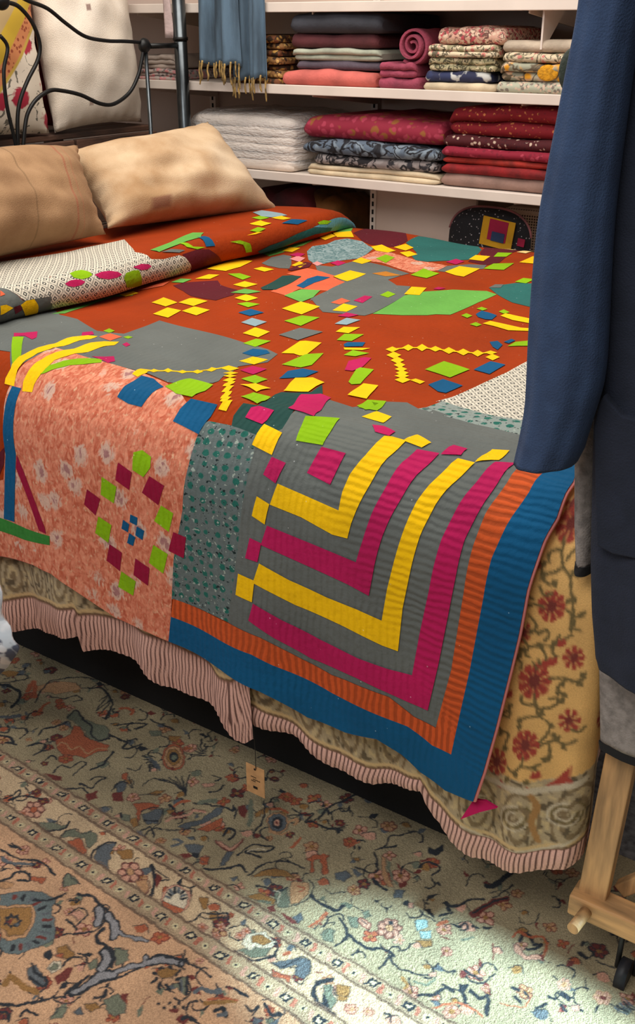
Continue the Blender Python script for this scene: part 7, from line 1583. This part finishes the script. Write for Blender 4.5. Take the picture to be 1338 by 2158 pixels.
def linen_mat(name, c, c2, lines=None, spots=None):
    m = mat(name, c, .95, noise=.1, scale=9, bump=.6, bscale=420, c2=c2, bdist=.002)
    nt = m.node_tree; N, L = nt.nodes, nt.links; b = N['Principled BSDF']; src = b.inputs['Base Color'].links[0].from_socket
    uvn = N.new('ShaderNodeUVMap'); uvn.uv_map = 'UVMap'; sp_ = N.new('ShaderNodeSeparateXYZ'); L.new(uvn.outputs[0], sp_.inputs[0])
    def band(center, w_, col, amt, prev, ax=0, blob=None):
        s1 = N.new('ShaderNodeMath'); s1.operation = 'SUBTRACT'; s1.inputs[1].default_value = center; L.new(sp_.outputs[ax], s1.inputs[0])
        s2 = N.new('ShaderNodeMath'); s2.operation = 'ABSOLUTE'; L.new(s1.outputs[0], s2.inputs[0]); sock = s2.outputs[0]
        if blob is not None:
            s3 = N.new('ShaderNodeMath'); s3.operation = 'SUBTRACT'; s3.inputs[1].default_value = blob; L.new(sp_.outputs[1 - ax], s3.inputs[0]); s4 = N.new('ShaderNodeMath'); s4.operation = 'ABSOLUTE'; L.new(s3.outputs[0], s4.inputs[0])
            s5 = N.new('ShaderNodeMath'); s5.operation = 'MAXIMUM'; L.new(s4.outputs[0], s5.inputs[0]); L.new(sock, s5.inputs[1]); sock = s5.outputs[0]
        r = N.new('ShaderNodeMapRange'); r.inputs[1].default_value = w_*1.25; r.inputs[2].default_value = w_*.75; r.inputs[4].default_value = amt; L.new(sock, r.inputs[0])
        mx = N.new('ShaderNodeMix'); mx.data_type = 'RGBA'; mx.inputs[7].default_value = L4(col); L.new(prev, mx.inputs[6]); L.new(r.outputs[0], mx.inputs[0]); return mx.outputs[2]
    for a in (lines or []): src = band(*a, src)
    for a in (spots or []): src = band(*a[:4], src, a[4], a[5])
    L.new(src, b.inputs['Base Color']); return m
L1m = linen_mat('raw_linen_red_stripes', (164, 128, 92), (134, 100, 68), lines=[(.62, .012, (150, 84, 60), .6), (.70, .007, (160, 96, 70), .4), (.18, .008, (110, 84, 54), .5), (-.45, .006, (120, 92, 60), .5)])
L2m = linen_mat('worn_linen_lit_end', (204, 176, 142), (170, 134, 96), spots=[(-.48, .10, (132, 84, 66), .75, 0, -.80), (.75, .5, (234, 214, 184), .45, 0, -.3)])  # brown patch is a stain; pale right end is lamplight put into the colour
nr = (.80, -.12, .58)
pillow('linen_pillow', 'brown linen pillow with faint red stripes at the left edge of the bed', (-1.79, 1.20, .835), (-1.835, 1.80, .83), (-2.03, 1.92, 1.008), (-2.03, 1.22, 1.03), .19, L1m, nr, seed=1, pinch=.08)
pillow('linen_pillow', 'pale worn linen pillow with a patched stain leaning below the white linens', (-1.86, 1.83, .835), (-1.795, 2.44, .80), (-2.06, 2.46, 1.028), (-2.11, 1.90, .985), .19, L2m, nr, seed=5, pinch=.14, wr=.009)
# ================= crate with cushions behind the headboard =================
cw = mat('old_dark_crate_wood', (94, 64, 48), .7, noise=.25, scale=7, stretch=(6, 1, 6), bump=.5, bscale=60)
crate = thing('wooden_crate', 'old dark wooden crate bench standing behind the iron headboard', 'crate', (-2.72, 2.3, 0))
for i, (y0, y1) in enumerate(((1.2, 1.66), (1.67, 2.30), (2.31, 2.66))): box('plank', (-2.455, (y0 + y1)/2, .93), (.02, y1 - y0, .075), cw, crate, .003)
for i in range(4): box('plank', (-2.47 - .115*i - .05, 1.93, .978), (.108, 1.47, .016), cw, crate, .003)
for i in range(3): box('plank', (-2.455, 1.93, .845 - i*.088), (.02, 1.46, .08), cw, crate, .003)
for y in (1.22, 2.63): box('corner_post', (-2.50, y, .48), (.05, .05, .96), cw, crate, .004); box('corner_post', (-2.90, y, .48), (.05, .05, .96), cw, crate, .004)
wc = linen_mat('white_cotton_cushion', (236, 224, 208), (214, 200, 182), spots=[(-.25, .035, (120, 84, 76), .8, 0, .30), (-.40, .04, (130, 96, 84), .7, 0, -.74), (-.1, .16, (200, 40, 100), .8, 0, .62)])
pillow('white_cushion', 'plump white cushion with worn spots standing on the crate', (-2.46, 2.24, .992), (-2.48, 2.63, .995), (-2.56, 2.66, 1.47), (-2.53, 2.24, 1.47), .20, wc, (.95, -.2, .2), seed=7, pinch=.05)['category'] = 'cushion'
wp, nt_, b_, N_, L_ = new_mat('white_mustard_floral_cushion'); b_.inputs['Roughness'].default_value = .9
uvn = N_.new('ShaderNodeUVMap'); uvn.uv_map = 'UVMap'; sx_ = N_.new('ShaderNodeSeparateXYZ'); L_.new(uvn.outputs[0], sx_.inputs[0])
def M_(op, a, b=None):
    q_ = N_.new('ShaderNodeMath'); q_.operation = op
    for i, s_ in enumerate((a, b)):
        if s_ is None: continue
        if isinstance(s_, (int, float)): q_.inputs[i].default_value = s_
        else: L_.new(s_, q_.inputs[i])
    return q_.outputs[0]
def MX(f, a, b):
    q_ = N_.new('ShaderNodeMix'); q_.data_type = 'RGBA'; L_.new(f, q_.inputs[0])
    for i, s_ in ((6, a), (7, b)):
        if isinstance(s_, tuple): q_.inputs[i].default_value = L4(s_)
        else: L_.new(s_, q_.inputs[i])
    return q_.outputs[2]
def RG(s_, lo, hi):
    q_ = N_.new('ShaderNodeMapRange'); q_.inputs[1].default_value = lo; q_.inputs[2].default_value = hi; L_.new(s_, q_.inputs[0]); return q_.outputs[0]
nz = N_.new('ShaderNodeTexNoise'); nz.inputs['Scale'].default_value = 9; nz.inputs['Detail'].default_value = 3; nz.inputs['Distortion'].default_value = 1.5; L_.new(uvn.outputs[0], nz.inputs[0])
vo = N_.new('ShaderNodeTexVoronoi'); vo.inputs['Scale'].default_value = 3.0; L_.new(uvn.outputs[0], vo.inputs[0])
col = MX(RG(nz.outputs[0], .60, .64), (226, 214, 196), (110, 104, 92))
col = MX(RG(M_('SUBTRACT', vo.outputs['Distance'], M_('MULTIPLY', nz.outputs[0], .25)), .20, .14), col, (170, 36, 60))
diag = M_('SUBTRACT', M_('MULTIPLY', sx_.outputs[0], 1.2), M_('ADD', sx_.outputs[1], .86))   # increases to the lower right
vo2 = N_.new('ShaderNodeTexVoronoi'); vo2.inputs['Scale'].default_value = 22; L_.new(uvn.outputs[0], vo2.inputs[0])
band1 = MX(RG(vo2.outputs['Distance'], .32, .40), (150, 70, 40), (206, 132, 84))
col = MX(RG(diag, .24, .22), col, (196, 164, 70)); col = MX(RG(diag, .19, .17), col, band1); col = MX(RG(diag, .0, -.02), col, (196, 162, 44)); col = MX(RG(diag, -.24, -.26), col, (176, 150, 104)); col = MX(RG(M_('ABSOLUTE', M_('ADD', diag, .55)), .09, .07), col, (158, 70, 60))
L_.new(col, b_.inputs['Base Color'])
pillow('floral_cushion', 'cushion printed with red flowers and a diagonal mustard border beside the white one', (-2.44, 1.52, .992), (-2.46, 2.22, .992), (-2.52, 2.26, 1.52), (-2.50, 1.55, 1.52), .17, wp, (.95, -.2, .2), seed=9, pinch=.05)['category'] = 'cushion'
rc = mat('dark_red_piping_cloth', (128, 24, 44), .9)
pillow('red_cushion', 'dark red cushion squeezed between the floral and the white cushion', (-2.62, 2.02, .992), (-2.60, 2.40, .992), (-2.66, 2.40, 1.45), (-2.66, 2.02, 1.45), .16, rc, (.95, -.2, .2), seed=12)['category'] = 'cushion'
# ================= iron headboard =================
XH = -2.31
def H_(pts, r, nm='curled_rod'):
    o = tube(nm, [atx(x, y, XH) for x, y in pts], r, iron, bed, 10, 5); return o
H_([(0, 5), (20, 6), (42, 16), (68, 48), (83, 90), (80, 125), (58, 170), (43, 210), (37, 250), (38, 318)], .0055)
H_([(35, -12), (60, 2), (100, 18), (140, 50), (180, 77), (225, 86), (262, 87), (296, 89)], .0052)
H_([(302, 105), (298, 130), (290, 162), (272, 196), (240, 219), (210, 218), (170, 200), (130, 191), (105, 191), (78, 208), (60, 235), (53, 265), (48, 318)], .0055)
H_([(0, 75), (16, 100), (8, 150), (14, 220), (30, 290), (36, 320)], .005)
ball('joint_ball', tuple(atx(40, 328, XH)), .026, iron, bed, 20, 14, (.8, 1, .9)); ball('joint_ball', tuple(atx(304, 96, XH)), .021, iron, bed, 18, 12, (.8, 1, 1)); ball('joint_ball', tuple(atx(2, 2, XH)), .022, iron, bed)
P0 = atx(307, 110, XH); tube('upright_rod', [P0, (XH, P0[1] + .002, .45)], .0062, steel, bed, 12, 1)
P0 = atx(40, 340, XH); tube('upright_rod', [P0, (XH, P0[1], .45)], .008, iron, bed, 12, 1)
Pp = atx(386, 200, XH); yp = Pp[1]
tube('bed_post', [(XH, yp, .03), (XH, yp, 1.62)], .020, steel, bed, 20, 1)
tube('post_collar', [(XH, yp, 1.245), (XH, yp, 1.235)], .023, iron, bed, 18, 1); tube('post_collar', [(XH, yp, .93), (XH, yp, .91)], .023, iron, bed, 18, 1)
a_ = atx(315, 97, XH); tube('cross_rail', [a_, (XH, yp, a_[2])], .0075, iron, bed, 12, 1)
tube('lower_rail', [(XH, 1.15, .50), (XH, yp, .50)], .011, iron, bed, 12, 1); tube('bed_post', [(XH, 1.15, .03), (XH, 1.15, 1.60)], .0165, steel, bed, 20, 1)
# ================= scarf with fringe =================
scarf = thing('fringed_scarf', 'dusty blue scarf with knotted gold fringe hanging in front of the shelves', 'scarf', (-2.12, 2.63, 1.2))
blue_w = mat('dusty_blue_wool', (92, 116, 136), .95, noise=.22, scale=5, stretch=(5, 5, 1), bump=.4, bscale=300)
goldf = mat('gold_fringe', (180, 146, 84), .8, noise=.25, scale=60, bump=.3)
def hang(name, xl, xr, zb, zt, Y, m, parent, amp, nf, seed, zb2=None):
    rs = np.random.RandomState(seed); nx, nz_ = 60, 24; P = np.zeros((nx, nz_, 3)); zb2 = zb if zb2 is None else zb2
    for i, u_ in enumerate(np.linspace(0, 1, nx)):
        zbi = zb + (zb2 - zb)*u_ + .004*math.sin(u_*17)
        for j, v_ in enumerate(np.linspace(0, 1, nz_)):
            sp_ = .86 + .14*v_
            P[i, j] = ((xl + xr)/2 + (u_ - .5)*(xr - xl)*sp_, Y + amp*math.sin(u_*nf*6.28 + seed)*(.7 + .3*v_) + amp*.4*math.sin(u_*nf*14 + v_*2), zt + (zbi - zt)*v_)
    o = grid_obj(name, P, m); md = o.modifiers.new('thickness', 'SOLIDIFY'); md.thickness = .003; keep(o, parent); return P
Pa = hang('back_fall', -2.125, -1.995, 1.128, 1.56, 2.655, blue_w, scarf, .010, 2.0, 2, 1.135)
Pb = hang('front_fall', -2.225, -2.075, 1.172, 1.56, 2.635, blue_w, scarf, .011, 1.6, 4, 1.170)
rs = np.random.RandomState(2)
for Pk, n_, ln in ((Pa, 9, .055), (Pb, 12, .052)):
    for k in range(n_):
        i = int((k + .5)/n_*59); p = Pk[i, -1]; L_k = ln*rs.uniform(.6, 1.25); dx = rs.uniform(-.008, .008)
        tube('fringe_strand', [p + (0, 0, .006), p + (dx*.5, -.004, -L_k*.35), p + (dx*.2, -.002, -L_k*.7), p + (dx, 0, -L_k)], [.0045, .0024, .0034, .0018], goldf, scarf, 6, 4)
tube('hanging_rod', [(-2.27, 2.65, 1.56), (-1.95, 2.65, 1.56)], .006, iron, scarf, 10, 1)
for x in (-2.25, -1.97): tube('rod_hook', [(x, 2.65, 1.56), (x, 2.65, 1.66), (x, 2.69, 1.67)], .003, iron, scarf, 8, 3)
strip = at(352, 0, 2.62); zb_ = at(352, 80, 2.62)[2]
P = np.array([[(strip[0] - .012 + .026*u_ + .002*math.sin(v_*9), 2.62 + .004*math.sin(u_*3 + v_*5), 1.5 + (zb_ - 1.5)*v_) for v_ in np.linspace(0, 1, 14)] for u_ in np.linspace(0, 1, 6)])
o = grid_obj('cloth_strip', P, pl('pale_pink_cotton', (214, 190, 186))); o.modifiers.new('thickness', 'SOLIDIFY').thickness = .003; tag(o, 'narrow pale pink cloth strip hanging just left of the bed post', 'cloth')
# ================= clothes rack =================
pine = mat('pale_pine', (206, 160, 108), .55, noise=.16, scale=7, stretch=(10, 10, 1.2), bump=.15, bscale=80)
pine_x = mat('pale_pine_lengthwise', (206, 156, 102), .55, noise=.16, scale=7, stretch=(1.2, 10, 10), bump=.15, bscale=80)
rack = thing('clothes_rack', 'pale pine clothes rack with A-frame legs standing by the foot of the bed', 'rack', (-.08, 1.16, 0))
YB = 1.125
bl_ = at(1199, 1886, YB); bb_2 = at(1198, 1927, YB); zt_, zb_ = bl_[2], bb_2[2]
box('base_beam', (bl_[0] + .33, YB + .020, (zt_ + zb_)/2), (.66, .040, zt_ - zb_), pine_x, rack, .003)
tube('dowel_peg', [at(1236, 1920, YB + .002), at(1236, 1920, YB + .002) + (-.004, -.042, .000)], .0085, pine, rack, 18, 1)
def leg(x0, z0, x1, z1, y, w_, th, nm='leg', par=None):
    d = np.array([x1 - x0, 0, z1 - z0]); Ld = np.linalg.norm(d); ang = math.atan2(d[0], d[2])
    return box(nm, ((x0 + x1)/2, y, (z0 + z1)/2), (w_, th, Ld), pine, par or rack, .002, Matrix.Rotation(ang, 3, 'Y'))
yl = YB + .024
pA = at(1251, 1885, yl); pB = at(1312, 1590, yl); k = (pB[0] - pA[0])/(pB[2] - pA[2])
zl = zt_ - .004; xa = pA[0] - .001; leg(xa, zl, xa + k*(1.55 - zl), 1.55, yl + .004, .040, .022)
leg(xa - .004, zl, xa - .004 + k*(.345 - zl), .345, yl + .017, .036, .018, 'leg_splice')
leg(xa + .52, zl, xa + .52 - k*(1.55 - zl), 1.55, yl + .004, .040, .022)
leg(xa + .03, zt_ + .0, xa + .24, .40, yl + .03, .022, .018, 'brace')
for dx in (0, .52 - 2*k*0): pass
box('upper_beam', (xa + .26, yl + .004, 1.50), (.50, .03, .04), pine_x, rack, .003)
tube('hanging_rail', [(xa + .26, .80, 1.56), (xa + .26, 2.1, 1.56)], .014, pine, rack, 16, 1)
box('base_beam', (bl_[0] + .33, 1.98, (zt_ + zb_)/2), (.66, .040, zt_ - zb_), pine_x, rack, .003); leg(xa, zl, xa + k*(1.55 - zl), 1.55, 1.98, .040, .022); leg(xa + .52, zl, xa + .52 - k*(1.55 - zl), 1.55, 1.98, .040, .022)
rub = mat('black_rubber', (32, 32, 38), .55, bump=.1)
def castor(x, y):
    c = bpy.data.objects.new('castor', None); COL.objects.link(c); keep(c, rack)
    zc = .024
    o = tube('wheel', [(x - .008, y - .004, zc), (x + .008, y - .004, zc)], .0235, rub, None, 24, 1); o.parent = c; o.matrix_parent_inverse = (Matrix.Translation(rack.location)).inverted() @ Matrix.Identity(4); o.matrix_parent_inverse = Matrix.Identity(4)
    for nm, pts, r in (('fork', [(x - .013, y + .004, zc), (x - .013, y + .010, zb_ - .008)], .004), ('fork', [(x + .013, y + .004, zc), (x + .013, y + .010, zb_ - .008)], .004), ('stem', [(x, y + .012, zb_ - .02), (x, y + .012, zb_ + .002)], .009)):
        q_ = tube(nm, pts, r, rub, None, 10, 1); q_.parent = c
    c.matrix_parent_inverse = Matrix.Identity(4); c.location = (-rack.location[0], -rack.location[1], 0)
pc = atz(1318, 2062, 0.0)
for x, y in ((pc[0], pc[1] - .012), (pc[0] + .50, pc[1]), (pc[0], 1.98), (pc[0] + .5, 1.98)): castor(x, y)
# ================= garments =================
navy_lit = mat('navy_wool_lit', (50, 70, 102), .95, noise=.12, scale=40, bump=.5, bscale=500, c2=(44, 61, 90))  # coat wool lightened so the sleeve carries its side light in the colour
navy_shade = mat('navy_wool_shaded', (34, 40, 56), .95, noise=.12, scale=40, bump=.5, bscale=500, c2=(28, 34, 48))  # same coat wool darkened, shade of the body put into the colour
grey_w = mat('grey_melange_jersey', (150, 142, 136), .95, noise=.12, scale=90, bump=.5, bscale=400)
blk = mat('black_rib_trim', (18, 18, 20), .9)
def loft(name, rows, m, parent, nseg=48, p=.75, fold=.004, nf=6, seed=0, capb=False):
    """rows: (xl, xr, y, depth, z) cross-sections of a hanging garment part"""
    rows = np.array(rows, float); zz = np.linspace(0, 1, 60); R_ = np.stack([np.interp(zz, np.linspace(0, 1, len(rows)), rows[:, k]) for k in range(rows.shape[1])], -1)
    for _ in range(6): R_[1:-1, :4] = (R_[:-2, :4] + 2*R_[1:-1, :4] + R_[2:, :4])/4
    an = np.linspace(0, 2*math.pi, nseg, endpoint=False); P = []
    zfl = R_.shape[1] > 5
    for i, r in enumerate(R_):
        cx, hw = (r[0] + r[1])/2, (r[1] - r[0])/2; c, s = np.cos(an), np.sin(an)
        x = cx + hw*np.sign(c)*np.abs(c)**p; v_ = i/59
        y = r[2] + r[3]*np.sign(s)*np.abs(s)**.9 + fold*(.3 + .7*v_)*np.sin(an*nf + seed + v_*2) + fold*.5*np.sin(an*(nf*2 + 1) + v_*5)
        z_ = r[4] + (r[5]*(c) if zfl else 0)
        P.append(np.stack([x, y, z_ + 0*x], -1))
    o = grid_obj(name, np.array(P), m, closed_v=True, cap=True, flip=True)
    if parent: keep(o, parent)
    return o
def hanger(par, x, y, z):
    tube('hanger', [(x - .20, y, z - .07), (x, y, z), (x + .20, y, z - .07)], .006, pine, par, 10, 4); tube('hook', [(x, y, z), (x, y, z + .035), (x + .012, y, z + .052), (x + .0, y, z + .068), (x - .012, y, z + .05)], .0018, steel, par, 8, 5)
railx = xa + .26
# navy coat: body and sleeve outlines read at their real distance
coat = thing('navy_coat', 'long navy blue wool coat hanging on the end of the pine rack', 'coat', (-.12, 1.05, 1.0))
YC = 1.065
def xy(px, py, Y=YC): q_ = at(px, py, Y); return q_[0], q_[2]
body = []
for (px, py) in ((1238, 0), (1238, 300), (1240, 600), (1240, 800), (1236, 1016), (1232, 1191), (1234, 1308), (1243, 1400), (1248, 1424)):
    x, z = xy(px, py); body.append((x, -x*0 + .04 + (.10 if True else 0), YC + .020, .026, z))
body = [(-.27, .10, YC + .025, .024, 1.50)] + body
body = [b + (0.0,) for b in body[:-1]] + [(body[-1][0], body[-1][1], YC + .020, .027, body[-1][4] - .010, -.012)]
loft('coat_body', body, navy_shade, coat, 64, .6, .003, 5, 1)
sl = []
for (xl, xr, py) in ((1232, 1372, -60), (1226, 1350, 30), (1200, 1330, 150), (1180, 1316, 260), (1155, 1300, 380), (1138, 1290, 480), (1127, 1284, 600), (1119, 1280, 720), (1116, 1272, 800), (1113, 1248, 870), (1098, 1226, 940), (1089, 1212, 974)):
    a = at(xl, py, YC - .02); b = at(xr, py, YC - .02); sl.append((a[0], b[0], YC - .020, .036, (a[2] + b[2])/2, 0.0))
sl = [(sl[0][0] + .02, sl[0][1] + .02, YC, .035, 1.46, 0.0)] + sl
sl[-1] = sl[-1][:5] + (.0055,)
loft('sleeve', sl, navy_lit, coat, 48, .85, .0022, 4, 3)
# pocket with flap
def panel(name, pts, Y, th, m, par):
    F_ = [np.array(at(x, y, Y)) for x, y in pts]; B_ = [p + (0, th, 0) for p in F_]; n = len(pts)
    o = mesh_obj(name, F_ + B_, [tuple(range(n))[::-1], tuple(range(n, 2*n))] + [(i, (i + 1) % n, (i + 1) % n + n, i + n) for i in range(n)], m, None, smooth=False)
    bv = o.modifiers.new('soft', 'BEVEL'); bv.width = .002; bv.segments = 2
    keep(o, par); return o
panel('patch_pocket', [(1250, 905), (1262, 850), (1272, 832), (1284, 848), (1312, 878), (1380, 895), (1380, 1195), (1338, 1178), (1290, 1168), (1256, 1150)], YC - .006, .012, navy_shade, coat)
hanger(coat, railx, YC + .03, 1.52)
card_g = thing('grey_cardigan', 'grey jersey cardigan with black trim hanging behind the navy coat', 'cardigan', (-.12, 1.15, 1.0))
YG = 1.124
rows = []
for (px, py) in ((1262, 700), (1262, 1000), (1262, 1250), (1262, 1400), (1263, 1480), (1264, 1560)):
    x, z = np.array(at(px, py, YG))[[0, 2]]; rows.append((x, .10, YG, .010, z))
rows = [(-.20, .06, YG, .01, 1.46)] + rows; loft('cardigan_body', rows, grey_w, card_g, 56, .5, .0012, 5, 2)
x, z = np.array(at(1263, 1560, YG))[[0, 2]]; x2, z2 = np.array(at(1264, 1577, YG))[[0, 2]]
loft('hem_trim', [(x - .0008, .101, YG, .0112, z), (x2 - .0008, .101, YG, .0112, z2)], blk, card_g, 56, .5, .0012, 5, 2)
rows = []
for (xl, xr, py) in ((1232, 1290, 700), (1214, 1270, 900), (1214, 1262, 1000), (1214, 1256, 1100), (1217, 1250, 1180)):
    a = at(xl, py, YG - .01); b = at(xr, py, YG - .01); rows.append((a[0], b[0], YG - .01, .018, a[2]))
rows = [(-.24, -.16, YG, .018, 1.42)] + rows; loft('cardigan_sleeve', rows, grey_w, card_g, 30, .9, .001, 3, 1)
a = at(1216, 1178, YG - .01); b = at(1251, 1178, YG - .01); c = at(1217, 1198, YG - .01)
loft('cuff_trim', [(a[0], b[0], YG - .01, .0195, a[2]), (a[0], b[0], YG - .01, .0195, c[2])], blk, card_g, 30, .9, .001, 3, 1)
hanger(card_g, railx, YG + .02, 1.50)
# small dark green bundle peeping out left of the sleeve, pale lining
gp_ = at(1195, 148, 1.30); ball('green_pompom', tuple(gp_ + (.006, 0, 0)), .017, pl('bottle_green_wool', (46, 54, 44), scale=60, bump=.8), None, 18, 14, (.9, 1, 1.5)); tag(bpy.data.objects['green_pompom'], 'dark bottle green knitted pompom peeping out left of the coat sleeve', 'pompom')
tube('pompom_cord', [gp_ + (.012, 0, .01), gp_ + (.07, -.02, .06), gp_ + (.16, -.03, .16), (railx - .02, 1.27, 1.56)], .002, PM['bottle_green_wool'], bpy.data.objects['green_pompom'], 8, 4)
# blue and white printed cloth at the left edge, nearer the camera
bw = CM('blue_white_print', print_mat, (214, 226, 236), [(96, 104, 124), (236, 242, 248)], 26, .42)
e = [at(x, y, .98) for x, y in ((-6, 1225), (6, 1262), (10, 1300), (24, 1330), (36, 1352), (37, 1372), (26, 1392), (8, 1408), (-4, 1424))]
P = np.array([[(p[0] - k_*.035, .98 - .045*math.sin(math.pi*(k_/7)) + .004*math.sin(k_*2 + j), p[2] + .002*math.sin(k_*1.7)) for k_ in range(8)] for j, p in enumerate(smooth_path(e, 3))])
o = grid_obj('printed_throw', P, bw); o.modifiers.new('thickness', 'SOLIDIFY').thickness = .006; tag(o, 'blue and white printed throw at the left edge in front of the bed', 'throw')
